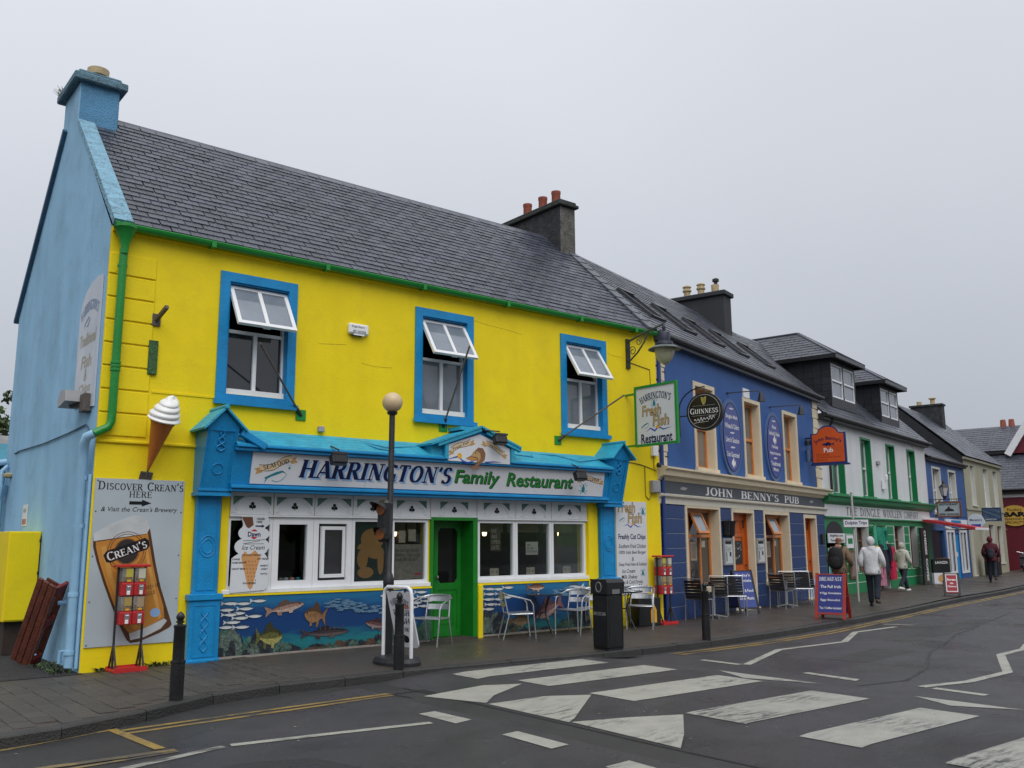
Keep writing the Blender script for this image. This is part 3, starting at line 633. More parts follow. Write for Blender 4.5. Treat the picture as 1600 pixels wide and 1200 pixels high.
# roof
slp = math.hypot(3.1, 2.93); wd = Vector((0, 3.1, 2.93)).normalized()
mb = MB(); mb.add([(.0, -.10, 6.15), (11.2, -.10, 6.15), (11.2, 3.0, 9.08), (.0, 3.0, 9.08)], [(0, 1, 2, 3)]); mb.add([(0, 3.0, 9.08), (11.2, 3.0, 9.08), (11.2, 6.2, 5.9), (0, 6.2, 5.9)], [(0, 1, 2, 3)])
mb.build("roof_deck", SLATE2, house)
def in_roof(a, b, s):
    f = s / slp; y = -.1 + 3.1 * f
    a = max(a, .24)
    if 2.5 < y: a = max(a, .62)
    return (a, b) if b > a else None
slate_roof(house, (.0, -.135, 6.165), (1, 0, 0), wd, 11.15, slp - .02, .272, .166, SLATE, 300, in_roof)
for k in range(24):
    x = .66 + k * .44
    if x > 10.75: break
    mb = MB(); mb.prismx([(2.90, 9.04), (2.96, 9.115), (3.0, 9.13), (3.04, 9.115), (3.14, 9.0), (3.14, 8.97), (2.90, 8.97)], x + .004, min(x + .436, 10.8)); mb.build("ridge_tile", SLATE2, house)
# raised gable coping
mb = MB(); nn = Vector((0, -2.93, 3.1)).normalized()
P = lambda f, l: Vector((0, -.12 + 3.12 * f, 6.13 + 2.95 * f)) + nn * l
q = [P(0, 0), P(.86, 0), P(.86, .10), P(0, .10)]
mb.add([(x, p.y, p.z) for x in (-.012, .25) for p in q], [(3, 2, 1, 0), (4, 5, 6, 7), (0, 1, 5, 4), (1, 2, 6, 5), (2, 3, 7, 6), (3, 0, 4, 7)])
mb.build("gable_coping", paint("weathered coping paint", (.22, .42, .55), .8, .2, 5, .15, 25, dirt=(.09, .12, .12), dirt_amt=.8), house)
mb = MB(); mb.beam((-.01, 3.3, 8.82), (-.01, 6.22, 5.92), .12, .08); mb.build("rear_verge", paint("verge blue", (.05, .12, .2), .6, .2, 5, .02), house)
# blue chimney
st = MB().box(.001, .64, 2.6, 3.62, 8.2, 9.46, 0, .012).build("chimney", GABLE, house)
MB().box(.02, .635, 2.585, 2.60, 8.3, 9.46).box(.64, .645, 2.6, 3.6, 8.3, 9.46).build("chimney_face", paint("deeper chimney blue", (.085, .26, .45), .65, .12, 2, .05, 40, streak=.08, dirt=(.05, .10, .15), dirt_amt=.5), st)  # front and right faces a deeper blue than the stack
CAPM = paint("mossy chimney cap", (.13, .24, .31), .85, .25, 6, .12, 40, dirt=(.06, .07, .06), dirt_amt=.9)
mb = MB().box(-.12, .75, 2.48, 3.75, 9.46, 9.60, 0, .02).box(-.05, .66, 2.55, 3.66, 9.60, 9.68, 0, .025); mb.build("chimney_cap", CAPM, st)
MB().lathe([(.175, 0), (.18, .12), (.165, .13), (.15, .13)], (.30, 2.74, 9.70), 18).build("chimney_pot", BUFF, st, smooth=True)
mb = MB()
for i in range(40):
    a = rnd.uniform(0, 6.28); l = rnd.uniform(.03, .11); b = (-.1 + rnd.uniform(-.03, .05), 3.5 + rnd.uniform(-.12, .12), 9.56); t = (b[0] + math.cos(a) * l * .6 - .05, b[1] + math.sin(a) * l * .6, b[2] + l)
    mb.beam(b, t, .008, .003)
WEED = paint("weed green", (.05, .085, .022), .7, .4, 20, 0, island=.5)
tag(mb.build("weed", WEED), "tuft of weeds growing on the corner of the blue chimney cap", "plant")
# dark chimney on the party wall
st = MB().box(10.78, 11.26, 2.35, 5.3, 8.2, 9.72, 0, .012).build("chimney", DARKR, house)
MB().box(10.784, 11.262, 2.342, 2.35, 8.2, 9.70).build("chimney_face", STAIN, st)
MB().box(10.70, 11.34, 2.26, 5.4, 9.72, 9.80, 0, .015).box(10.74, 11.30, 2.31, 5.34, 9.80, 9.88, 0, .02).build("chimney_cap", paint("mossy dark cap", (.04, .045, .04), .9, .4, 6, .12, 40), st)
for y in (2.75, 3.25, 3.85): MB().lathe([(.115, 0), (.11, .28), (.12, .30), (.12, .36), (.09, .36)], (11.02, y, 9.88), 14).build("chimney_pot", TERRA, st, smooth=True)
# stepped lead and verge tiles along the party wall
vd = Vector((0, 2.64, 2.46)).normalized()
for k in range(11):
    p = Vector((11.18, -.16, 6.20)) + vd * (.33 * k); q = p + vd * .36; mb = MB(); mb.beam(p + Vector((0, 0, .02)), q + Vector((0, 0, .0)), .26, .05, 0, (0, -.7, .7)); mb.build("verge_tile", LEAD, house)

# upper windows: surround, frame, lower light, top-hung casement open
def upper_window(u):
    w = MB(); frame_rect(w, u - .15, u + 1.12, 3.74, 5.78, .145, -.035, -.001)
    w.box(u - .18, u + 1.17, -.085, -.03, 3.72, 3.80); w.box(u + .002, u + .022, -.001, .098, 3.882, 5.638); w.box(u + .968, u + .988, -.001, .098, 3.882, 5.638); w.box(u + .022, u + .968, -.001, .098, 5.615, 5.638); s = w.build("window_surround", AZ, house)
    a, b, c, d = u, u + .99, 3.88, 5.63
    m = MB(); frame_rect(m, a, b, c, d, .055, .10, .18); m.box(a + .055, b - .055, .10, .18, 4.86, 4.91); m.box((a + b) / 2 - .03, (a + b) / 2 + .03, .10, .18, c + .055, 4.86); m.box(a - .02, b + .02, .04, .10, c - .01, c + .10)
    f = m.build("window_frame", UPVC, s)
    for p, q in ((a + .055, (a + b) / 2 - .03), ((a + b) / 2 + .03, b - .055)): B("pane", p, q, .14, .148, c + .06, 4.86, GLD if u < 3 else GLB, s)
    # casement hinged at the top, pushed out at the bottom
    k = MB(); k.tf = Matrix.Translation((0, .10, 5.57)) @ Matrix.Rotation(R(-33), 4, 'X')
    frame_rect(k, a + .02, b - .02, -.80, 0, .06, -.05, 0); k.box((a + b) / 2 - .03, (a + b) / 2 + .03, -.05, 0, -.74, -.06); k.build("casement", UPVC, s)
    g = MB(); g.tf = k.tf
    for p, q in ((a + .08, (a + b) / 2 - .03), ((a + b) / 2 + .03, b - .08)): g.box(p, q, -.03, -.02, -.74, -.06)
    g.build("casement_pane", dark_glass("casement glass", (.19, .22, .265), 1.75), s)  # pale pane colour stands in for part of the sky reflection
    h = MB(); h.tf = k.tf; h.box((a + b) / 2 - .06, (a + b) / 2 + .06, .0, .03, -.79, -.765); h.build("handle", UPVC, s)
for u in (1.77, 5.30, 8.74): upper_window(u)

# ------------------------------------------------------------------ shopfront
def pilaster(x0, x1, mir):
    m = MB(); m.box(x0 + .03, x1 - .03, -.10, 0, .92, 2.36, 0, .008); m.box(x0 - .04, x1 + .04, -.16, 0, .86, .95, 0, .01); m.box(x0 - .015, x1 + .015, -.13, 0, 0, .86, 0, .008); m.box(x0 - .035, x1 + .035, -.155, 0, 0, .05, 0, .01)
    p = m.build("pilaster", AZ, house); c = (x0 + x1) / 2
    o = MB()
    for r in (.10, .15): o.tube([(c + r * .8 * math.cos(t * .3142), -.104, 1.62 + r * math.sin(t * .3142)) for t in range(21)], .007, 6)
    frame_rect(o, x0 + .07, x1 - .07, 1.0, 2.30, .014, -.108, -.10); frame_rect(o, x0 + .05, x1 - .05, .08, .80, .014, -.138, -.13)
    o.tube([(c + .05 * math.sin(t * .55), -.134, .15 + .028 * t) for t in range(21)], .011, 6); o.tube([(c - .05 * math.sin(t * .55), -.134, .15 + .028 * t) for t in range(21)], .011, 6); o.build("moulding", AZ, p)
    # house-shaped console leaning out over the pilaster
    zt, zb, yt, yb = 3.32, 2.36, -.50, -.24
    k = MB(); A, Bx = x0 - .01, x1 + .03
    k.add([(A, yb, zb), (Bx, yb, zb), (Bx, yt, zt), (c, yt - .03, zt + .22), (A, yt, zt), (A, .0, zb), (Bx, .0, zb), (Bx, .0, zt), (c, .0, zt + .22), (A, .0, zt)],
          [(0, 1, 2, 3, 4), (5, 9, 8, 7, 6), (0, 4, 9, 5), (1, 6, 7, 2), (4, 3, 8, 9), (3, 2, 7, 8), (0, 5, 6, 1)])
    k.box(A - .03, Bx + .03, yb - .035, yb + .02, zb + .05, zb + .085); k.box(A - .02, Bx + .02, yb - .02, 0, zb - .02, zb + .03); kk = k.build("console", AZ, house)
    r = MB()
    for s_ in (-1, 1):
        ex = A - .08 if s_ < 0 else Bx + .08
        r.slab([(ex, yt - .10, zt - .06), (ex, .0, zt - .06), (c, .0, zt + .25), (c, yt - .10, zt + .25)], (s_ * .5, 0, .9), .03)
    r.tube([(c, yt - .12, zt + .285), (c, -.0, zt + .285)], .035, 8); r.build("console_roof", AZT, kk)
    d = MB(); d.tf = Matrix.Translation((c, (yt + yb) / 2 - .006, (zt + zb) / 2)) @ Matrix.Rotation(math.atan2(yt - yb, zt - zb), 4, 'X').inverted()
    d.tube([(.08 * math.cos(t * .3142), 0, -.12 + .08 * math.sin(t * .3142)) for t in range(21)], .008, 6); d.tube([(.07 * math.sin(t * .6) * (1 - t / 24), 0, .14 + .02 * t) for t in range(15)], .012, 6); d.tube([(-.07 * math.sin(t * .6) * (1 - t / 24), 0, .14 + .02 * t) for t in range(15)], .012, 6)
    frame_rect(d, -.19, .19, -.42, .45, .014, -.006, .008); d.build("console_moulding", AZ, kk)
pilaster(1.38, 1.80, 0); pilaster(9.50, 9.96, 1)
# canopy boards between the consoles
FX0, FX1 = 1.80, 9.52
for a, b, nm in ((FX0, 5.44, 0), (6.95, FX1, 1)):
    for k in range(5):
        z0, z1 = 3.10 + .052 * k, 3.10 + .052 * (k + 1); y0, y1 = -.50 + .10 * k, -.50 + .10 * (k + 1)
        MB().add([(a, y0 - .008, z0), (b, y0 - .008, z0), (b, y1, z1), (a, y1, z1), (a, y0 - .008, z0 - .02), (b, y0 - .008, z0 - .02), (b, y1, z1 - .02), (a, y1, z1 - .02)], [(0, 1, 2, 3), (7, 6, 5, 4), (0, 4, 5, 1), (1, 5, 6, 2), (2, 6, 7, 3), (3, 7, 4, 0)]).build("canopy_board", AZT, house)
m = MB()
for a, b in ((FX0, 5.50), (6.90, FX1)):
    m.box(a, b, -.53, -.42, 3.045, 3.085, 0, .008); m.box(a, b, -.49, -.40, 2.995, 3.045, 0, .008)
m.box(FX0, FX1, -.37, -.22, 2.455, 2.50, 0, .008); m.box(FX0, FX1, -.33, -.2, 2.41, 2.455, 0, .008); m.box(FX0, FX1, -.345, 0, 2.50, 2.515)
m.build("cornice", AZ, house)
m = MB(); m.tf = Matrix.Translation((0, -.30, 2.52)) @ Matrix.Rotation(R(11), 4, 'X')
m.box(FX0, FX1, 0, .04, 0, .49); m.build("fascia", AZ, house)
mb = MB()
for p in ([(2.3, -.02, 3.33), (3.2, -.1, 3.30), (4.0, -.08, 3.31), (4.4, -.35, 3.20), (5.3, -.12, 3.29)], [(7.0, -.2, 3.27), (7.6, -.3, 3.22), (7.7, -.1, 3.3), (8.3, -.15, 3.3), (8.7, -.4, 3.18), (9.4, -.2, 3.27)], [(4.0, -.08, 3.31), (4.2, -.4, 3.17), (4.5, -.46, 3.13)]):
    mb.tube(p, .010, 5)
mb.build("cable", paint("blue cable", (.02, .2, .35), .5, .1, 9, 0), house)
# pediment in the middle
PX0, PX1, PC = 5.44, 6.95, 6.195
m = MB(); m.prism([(PX0, 3.0), (PX1, 3.0), (PX1, 3.34), (PC, 3.60), (PX0, 3.34)], -.50, 0.); pd = m.build("pediment", AZ, house)
m = MB()
for a, b in (((PX0 - .30, 3.29), (PC, 3.655)), ((PC, 3.655), (PX1 + .14, 3.335))):
    m.beam((a[0], -.28, a[1]), (b[0], -.28, b[1]), .62, .035)
    m.beam((a[0] * .86 + b[0] * .14, -.54, a[1] * .86 + b[1] * .14 - .05), (b[0], -.54, b[1] - .05), .07, .06)
m.box(PX0 - .22, PX0, -.46, 0, 3.10, 3.31); m.box(PC - .32, PC + .22, -.40, 0, 3.60, 3.66)
m.box(PX0, PX0 + .07, -.55, -.5, 3.06, 3.34); m.box(PX1 - .07, PX1, -.55, -.5, 3.06, 3.34); m.build("pediment_roof", AZT, pd)

# ------------------------------------------------------------------ frieze, shop windows, door, murals
def face(mb, pts, y, m=0): return mb.add([(a, y, b) for a, b in pts], [tuple(range(len(pts)))], m)
def ell(cx, cz, rx, rz, n=20, rot=0.):
    c, s = math.cos(rot), math.sin(rot); return [(cx + rx * math.cos(t) * c - rz * math.sin(t) * s, cz + rx * math.cos(t) * s + rz * math.sin(t) * c) for t in [2 * math.pi * i / n for i in range(n)]]
FRZ = [1.93, 2.62, 3.31, 3.99, 4.73, 5.50, 6.50, 7.40, 8.28, 9.22]
FGRN = paint("dull green paint", (.10, .20, .15), .5, .1, 6, 0)
for a, b in zip(FRZ, FRZ[1:]):
    m = MB(); m.box(a + .006, b - .006, -.03, 0, 2.085, 2.42, 0, .006); c = (a + b) / 2; w = min(.27, (b - a) / 2 - .06)
    p = m.build("frieze_panel", WHT, house)
    A = [(c + w * math.cos(R(t)), 2.14 + .21 * math.sin(R(t))) for t in range(0, 181, 12)]
    o = MB(); o.tube([(x, -.034, z) for x, z in A], .011, 6); o.tube([(x * .86 + c * .14, -.033, 2.14 + (z - 2.14) * .82) for x, z in A], .006, 5); o.box(c - w - .05, c - w + .02, -.042, -.03, 2.12, 2.145); o.box(c + w - .02, c + w + .05, -.042, -.03, 2.12, 2.145); o.build("arch_moulding", WHT, p)
    for s in (-1, 1): g = MB(); face(g, [(c + s * (w + .03), 2.36), (c + s * (w + .03), 2.22), (c + s * w * .78, 2.30), (c + s * w * .45, 2.36)][::s], -.0315); g.build("corner_inlay", FGRN, p)
    k = MB()
    for dx, dz in ((-.028, 2.205), (.028, 2.205), (0, 2.25)): k.disc(c + dx, dz, .027, .027, -.036, -.031, 10)
    k.box(c - .006, c + .006, -.035, -.031, 2.16, 2.21); k.build("shamrock", INK, p)
B("frieze_rail", 1.93, 5.5, -.045, 0, 2.055, 2.083, WHT, house); B("frieze_rail", 6.5, 9.22, -.045, 0, 2.055, 2.083, WHT, house)
def shop_light(a, b, c, d, fw=.05, nm="shop_window", pane=None):
    m = MB(); frame_rect(m, a, b, c, d, fw, .0, .09); f = m.build(nm, UPVC, house); B("pane", a + fw, b - fw, .045, .05, c + fw, d - fw, pane or GLASS, f); return f
shop_light(1.915, 2.625, .99, 2.05); 
h1 = shop_light(2.63, 3.31, .99, 2.05, .105, "serving_hatch"); 
h2 = shop_light(3.315, 3.995, .99, 2.05, .09, "serving_hatch", dark_glass("hatch glass", (.03, .03, .034), 1.6))
m = MB(); m.tf = Matrix.Translation((3.44, .0, 1.12)) @ Matrix.Rotation(R(9), 4, 'Z'); frame_rect(m, 0, .46, 0, .80, .055, -.03, .02); m.build("tilted_casement", UPVC, h2)
g = MB(); g.tf = m.tf; g.box(.055, .405, -.01, 0, .055, .745); g.build("casement_pane", dark_glass("hatch glass 2", (.035, .035, .04), 1.6), h2)
w3 = shop_light(4.0, 4.74, .99, 2.05); w4 = shop_light(4.745, 5.47, .99, 2.05)
for a, b in ((6.535, 7.405), (7.41, 8.295), (8.30, 9.185)): shop_light(a, b, 1.005, 2.05)
B("window_sill", 1.86, 5.52, -.05, .0, .925, .99, WHT, house, .008); B("window_sill", 6.50, 9.24, -.05, .0, .94, 1.003, WHT, house, .008)
B("yellow_band", 1.86, 5.52, -.06, .0, .895, .922, YEL, house); B("yellow_band", 6.5, 9.3, -.06, .0, .905, .937, YEL, house)
# posters and notices behind the glass
def poster(x0, x1, z0, z1, mat, y=.075, nm="poster"): return B(nm, x0, x1, y, y + .004, z0, z1, mat, house)
PD = flat("dark green poster", (.020, .035, .030)); p = poster(4.06, 4.68, 1.05, 1.99, PD)
m = MB()
for e in (ell(4.42, 1.72, .22, .17), ell(4.26, 1.62, .13, .05, rot=.4), ell(4.45, 1.52, .2, .12, rot=-.2), ell(4.24, 1.40, .10, .16), ell(4.30, 1.18, .15, .09), ell(4.58, 1.36, .06, .22)): face(m, e, .073 - .0004 * len(m.f))
m.build("food_print", flat("fried food print", (.36, .17, .055)), p)
MENU = paint("printed notice", (.20, .16, .13), .6, .3, 14, 0); p = poster(4.81, 5.41, 1.05, 1.63, MENU); poster(4.93, 5.06, 1.66, 1.86, paint("paper notice", (.34, .27, .2), .6, .2, 18, 0)); poster(5.12, 5.27, 1.68, 1.88, MATS["paper notice"])
txt(p, "SEAFOOD CHIPS BURGERS\nCHOWDER  STEAK  SALADS\nDINNER SPECIALS DAILY", 5.11, 1.45, .5, .20, .0735, INK)
B("red_strip", 5.25, 5.38, .072, .0745, 1.12, 1.145, REDI, p)
for x in (6.97, 7.83, 8.75): poster(x - .10, x + .10, 1.06, 1.19, MATS["paper notice"]); 
for x in (6.97, 7.83, 8.75): txt(house, "12 - 6", x + .0, 1.125, .14, .05, .073, INK, name="notice_lettering")
poster(7.72, 8.02, 1.42, 1.66, paint("pale notice", (.42, .38, .33), .6, .1, 10, 0)); txt(house, "MENU\nFISH & CHIPS\nSOUP OF THE DAY", 7.87, 1.54, .24, .16, .073, INK, name="notice_lettering")
p = poster(6.88, 7.12, 1.5, 1.92, flat("brown poster", (.07, .05, .035))); txt(p, "WE\nARE\nOPEN\nLATE", 7.0, 1.71, .2, .36, .073, paint("dull print", (.3, .24, .18), .6, .2, 9, 0), .01)
B("curtain", 8.62, 8.9, .5, .53, 1.2, 1.95, paint("brown curtain", (.09, .035, .02), .8, .3, 8, .05), house)
for a, b in ((4.8, 5.42), (6.6, 7.35), (7.46, 8.24), (8.36, 9.13)): B("valance", a, b, .3, .32, 1.84, 2.05, paint("beige valance", (.22, .16, .10), .8, .1, 5, .03), house)
# paper cups in the hatch
for k, (x, mm) in enumerate(((2.77, GREYP), (2.86, MENU), (2.95, GREYP), (3.05, PINKP), (3.15, TEAL))):
    q = MB(); q.lathe([(.033, 0), (.038, .14), (.034, .15)], (x, .16, .985), 10); o = q.build("cup", mm, None, smooth=True)
    tag(o, ["small grey cup at the left end of the serving hatch sill", "brown printed cup second in the row in the serving hatch", "plain grey cup in the middle of the row in the serving hatch", "pink cup fourth in the row in the serving hatch", "teal cup at the right end of the serving hatch sill"][k], "cup", group="cups standing in the serving hatch")
# door, standing ajar, with its frame
m = MB(); m.box(5.50, 5.555, -.05, .2, .02, 2.09); m.box(6.40, 6.50, -.05, .42, .02, 2.09); m.box(5.555, 6.40, -.05, .2, 2.035, 2.09); fr = m.build("door_frame", DGRN, house)
m = MB(); m.tf = Matrix.Translation((6.40, .36, .03)) @ Matrix.Rotation(R(-6), 4, 'Z') @ Matrix.Diagonal((.66, 1, 1, 1))
frame_rect(m, -.83, 0, 0, 2.0, .12, -.045, 0); m.box(-.71, -.12, -.045, 0, .80, .92); m.box(-.71, -.12, -.03, -.012, .12, .80); frame_rect(m, -.62, -.21, .21, .74, .03, -.04, -.03)
for x, s in ((-.71, 1), (-.12, -1)):
    for z, t in ((.92, 1), (1.88, -1)): m.prism([(x, z), (x + s * .07, z), (x, z + t * .07)][::s * t], -.045, 0)
d = m.build("door", DGRN, house); g = MB(); g.tf = m.tf; g.box(-.71, -.12, -.025, -.02, .92, 1.88); g.build("door_pane", dark_glass("dark door glass", (.010, .010, .011), 1.45), d)
h = MB(); h.tf = m.tf; h.lathe([(.025, 0), (.03, .02), (.02, .05)], (-.76, -.09, 1.0), 10); h.build("door_knob", ALU, d)
B("doorstep", 5.50, 6.50, -.06, .24, -.05, .035, PAVE, house)
m = MB()
for k in range(6): m.box(5.56, 5.84, .55, .72, .70 + .19 * k, .715 + .19 * k); m.box(5.58, 5.80, .57, .575, .715 + .19 * k, .86 + .19 * k)
tag(m.build("leaflet_rack", paint("leaflet card", (.12, .12, .13), .6, .5, 20, 0)), "dark rack of leaflets inside the open green door", "rack")
B("door_return", 6.50, 6.60, -.075, 0., .0, .905, YEL, house); B("window_post", 9.22, 9.36, -.06, 0., 0., 2.42, YEL, house, .01); B("window_post", 9.36, 9.50, -.02, 0., 0., 2.42, YEL, house); B("window_post", 1.80, 1.92, -.03, .0, .9, 2.42, YEL, house)
# sea murals under the windows
def sea_mat():
    m, t, b = node_mat("painted sea"); N = t.nodes.new; L = t.links.new; c = N("ShaderNodeTexCoord"); s = N("ShaderNodeSeparateXYZ"); L(c.outputs['Object'], s.inputs[0])
    n = N("ShaderNodeTexNoise"); n.inputs['Scale'].default_value = 3.5; n.inputs['Detail'].default_value = 8; mp = N("ShaderNodeMapping"); mp.inputs['Scale'].default_value = (.7, 1, 3); L(c.outputs['Object'], mp.inputs[0]); L(mp.outputs[0], n.inputs['Vector'])
    ma = N("ShaderNodeMath"); ma.operation = 'MULTIPLY_ADD'; L(n.outputs['Fac'], ma.inputs[0]); ma.inputs[1].default_value = .34; L(s.outputs['Z'], ma.inputs[2])
    r = N("ShaderNodeValToRGB"); e = r.color_ramp.elements; e[0].position = .14; e[0].color = (.010, .12, .12, 1); e[1].position = 1.05; e[1].color = (.012, .14, .30, 1)
    for p, q in ((.36, (.012, .17, .20)), (.52, (.004, .045, .16)), (.80, (.004, .040, .16))): k = e.new(p); k.color = (*q, 1)
    L(ma.outputs[0], r.inputs[0]); L(r.outputs[0], b.inputs['Base Color']); b.inputs['Roughness'].default_value = .4; return m
SEA = sea_mat()
REEF = paint("painted reef", (.055, .11, .085), .5, .95, 22, 0, dirt=(.006, .010, .016), dirt_amt=1.0); REEFD = paint("painted dark reef", (.012, .016, .026), .5, .9, 16, 0, dirt=(.09, .12, .11), dirt_amt=.5)
def fish(mb, cx, cz, L, H, d=1, rot=0., mb_=0, ml=1, mo=2, y=0., tail=.28, fins=True, mk=None):
    """outline, body, darker back, pale belly, fins and eye of a painted fish, as flat print"""
    c, s = math.cos(rot), math.sin(rot); mk = mb_ if mk is None else mk
    T = lambda pts: [(cx + x * L * d * c - z * H * s, cz + x * L * d * s + z * H * c) for x, z in pts]
    top = [(.5, .0), (.46, .12), (.38, .26), (.25, .39), (.12, .46), (-.04, .47), (-.18, .36), (-.30, .20), (-.38, .10)]; bot = [(-.38, -.10), (-.28, -.20), (-.14, -.36), (.04, -.45), (.20, -.42), (.34, -.32), (.46, -.14)]
    if mo is not None and fins is False: face(mb, T([(x * 1.03, z * 1.14) for x, z in top + bot]), y - .0004, mo)
    if fins:
        face(mb, T([(.12, .42), (.08, .66), (.0, .82), (-.06, .70), (-.16, .60), (-.17, .34)]), y - .0002, mk); face(mb, T([(-.12, -.36), (-.12, -.68), (-.22, -.62), (-.24, -.26)]), y - .0002, mb_); face(mb, T([(.2, -.38), (.16, -.66), (.07, -.62), (.08, -.44)]), y - .0002, ml)
    face(mb, T([(-.34, .1), (-.44, .30), (-.5 - tail * .14, .54), (-.52, .22), (-.49, .0), (-.52, -.22), (-.5 - tail * .14, -.54), (-.44, -.3), (-.34, -.1)]), y - .0006, mb_)
    face(mb, T(top + bot), y - .0008, mb_); face(mb, T(top + [(-.36, .04), (-.2, .15), (0, .22), (.2, .20), (.4, .10)]), y - .0010, mk)
    face(mb, T([(.47, -.06), (.3, -.08), (.1, -.12), (-.1, -.12), (-.36, -.06)] + bot), y - .0012, ml)
    face(mb, T([(.37 + .028 * math.cos(t), .08 + .07 * math.sin(t)) for t in [i * .785 for i in range(8)]]), y - .0016, mo if mo is not None else mk)
def fish_mats(n, body, belly, k=.35):
    sp = lambda nm, c: paint(nm, c, .45, .45, 38, 0, dirt=tuple(v * .45 for v in c), dirt_amt=.7)
    return [sp(n + " print", body), sp(n + " belly print", belly), DKP, sp(n + " back print", tuple(v * k for v in body))]
def mural(x0, x1, z0, z1, seed):
    rr = random.Random(seed); p = B("mural_panel", x0, x1, -.045, 0, z0, z1, SEA, house); Y = -.046; W_ = x1 - x0
    B("mural_skirt", x0, x1, -.05, 0, z0 - .035, z0, paint("pale skirting", (.30, .27, .24), .7, .2, 6, .03), house)
    q = MB(); lay = [0]
    def clump(cx, n, h, w, mm):
        for k in range(max(5, n // 4)):
            lay[0] += 1; c_ = cx + rr.uniform(-w, w) * .75; hh = h * rr.uniform(.22, 1.0) * (1.05 - abs(c_ - cx) / (w * 1.1)); ww = rr.uniform(.05, .17); x_, base = c_, z0 + rr.uniform(0, .5) * max(0, h - hh) * (1 if rr.random() < .4 else 0)
            top = []; steps = 14
            for i in range(steps + 1):
                f = i / steps; xx = cl(x_ - ww + 2 * ww * f, x0 + .005, x1 - .005); top.append((xx, cl(base + hh * (math.sin(math.pi * f) ** .6) * rr.uniform(.72, 1.08) + .01, z0 + .01, z1 - .02)))
            face(q, top + [(p_[0], base) for p_ in (top[-1], top[0])], Y - .0002 - .00008 * lay[0], rr.choice(mm))
    return p, q, Y, clump
REEFM = [REEF, REEFD, paint("reef green print", (.035, .11, .075), .5, .9, 30, 0, dirt=(.20, .27, .20), dirt_amt=.8), paint("reef pale print", (.10, .14, .115), .5, .9, 34, 0, dirt=(.012, .02, .03), dirt_amt=1), paint("reef rust print", (.09, .05, .03), .5, .8, 30, 0, dirt=(.015, .02, .025), dirt_amt=.9)]
SILM = [SILV, flat("pale belly print", (.60, .61, .60)), DKP, flat("steel back print", (.05, .08, .12))]
p, q, Y, clump = mural(1.84, 5.52, .05, .895, 3)
clump(1.95, 170, .50, .62, [0, 0, 1, 1, 2, 3]); clump(2.6, 90, .24, .6, [1, 1, 0, 3]); clump(3.9, 90, .12, .8, [1, 4, 4, 0]); clump(5.1, 110, .42, .5, [0, 1, 2, 3]); clump(4.6, 50, .2, .4, [1, 0, 4]); clump(5.45, 70, .5, .2, [0, 1, 2])
tag(q.build("reef_print", REEFM, p), kind='stuff')
F = MB()
for (cx, cz) in ((1.98, .80), (2.18, .79), (2.42, .82), (1.93, .71), (2.22, .715), (1.99, .64), (2.10, .655), (2.15, .585), (2.36, .60), (2.03, .53), (1.93, .465), (2.17, .455), (5.05, .82), (5.3, .84), (5.1, .74), (5.35, .76), (5.2, .67), (5.42, .69), (5.12, .60), (5.36, .61)): F = MB(); fish(F, cx, cz, .25, .062, 1, 0, 0, 1, 2, Y - .009, fins=False, mk=3); F.build("silver_fish_print", SILM, p)
F = MB()
for bx, bz in ((3.80, .70), (4.32, .62)):
    for i in range(30): a, b = rnd.uniform(-.24, .24), rnd.uniform(-.09, .09); fish(F, bx + a, bz + b * (1 - abs(a)) - a * .12, .12, .028, 1, 0, 0, 0, 1, Y - .009 - i * .0002, fins=False)
tag(F.build("distant_shoal_print", [flat("hazy fish print", (.12, .23, .34)), flat("hazy dark print", (.02, .07, .2))], p), kind="stuff")
F = MB(); fish(F, 2.86, .70, .62, .15, 1, .16, 0, 1, 2, Y - .010, mk=3); F.build("trout_print", fish_mats("trout", (0.3, 0.18, 0.14), (0.46, 0.34, 0.29)), p)
F = MB(); fish(F, 3.35, .56, .36, .26, -1, -.15, 0, 1, 2, Y - .010, .5, mk=3); F.build("flatfish_print", fish_mats("flatfish", (0.24, 0.12, 0.05), (0.28, 0.15, 0.07)), p)
F = MB(); fish(F, 2.62, .29, .42, .27, 1, .0, 0, 1, 2, Y - .010, mk=3); F.build("striped_fish_print", fish_mats("striped fish", (0.11, 0.11, 0.03), (0.33, 0.31, 0.1)), p)
F = MB(); fish(F, 3.55, .29, .80, .13, 1, .0, 0, 1, 2, Y - .010, mk=3); 
for i in range(6): face(F, [(3.45 + .08 * i, .33), (3.44 + .075 * i, .40 + .02 * (i % 2)), (3.465 + .08 * i, .33)], Y - .0125, 1)
F.build("anglerfish_print", fish_mats("anglerfish", (0.045, 0.03, 0.04), (0.11, 0.08, 0.08)), p)
F = MB(); fish(F, 4.72, .81, .42, .13, -1, .0, 0, 1, 2, Y - .010, mk=3); F.build("grey_fish_print", SILM, p)
F = MB(); fish(F, 4.45, .36, .42, .14, -1, -.2, 0, 1, 2, Y - .010, mk=3); F.build("red_fish_print", fish_mats("red fish", (0.13, 0.05, 0.05), (0.24, 0.18, 0.18)), p)
p, q, Y, clump = mural(6.60, 9.30, .05, .905, 5)
clump(6.75, 170, .52, .5, [0, 1, 1, 2, 3]); clump(7.2, 60, .25, .4, [1, 4, 4, 0]); clump(7.9, 50, .10, .7, [1, 0, 4]); clump(9.0, 120, .45, .5, [0, 1, 1, 2, 3]); clump(8.6, 60, .22, .4, [1, 0, 2])
tag(q.build("reef_print", REEFM, p), kind='stuff')
F = MB()
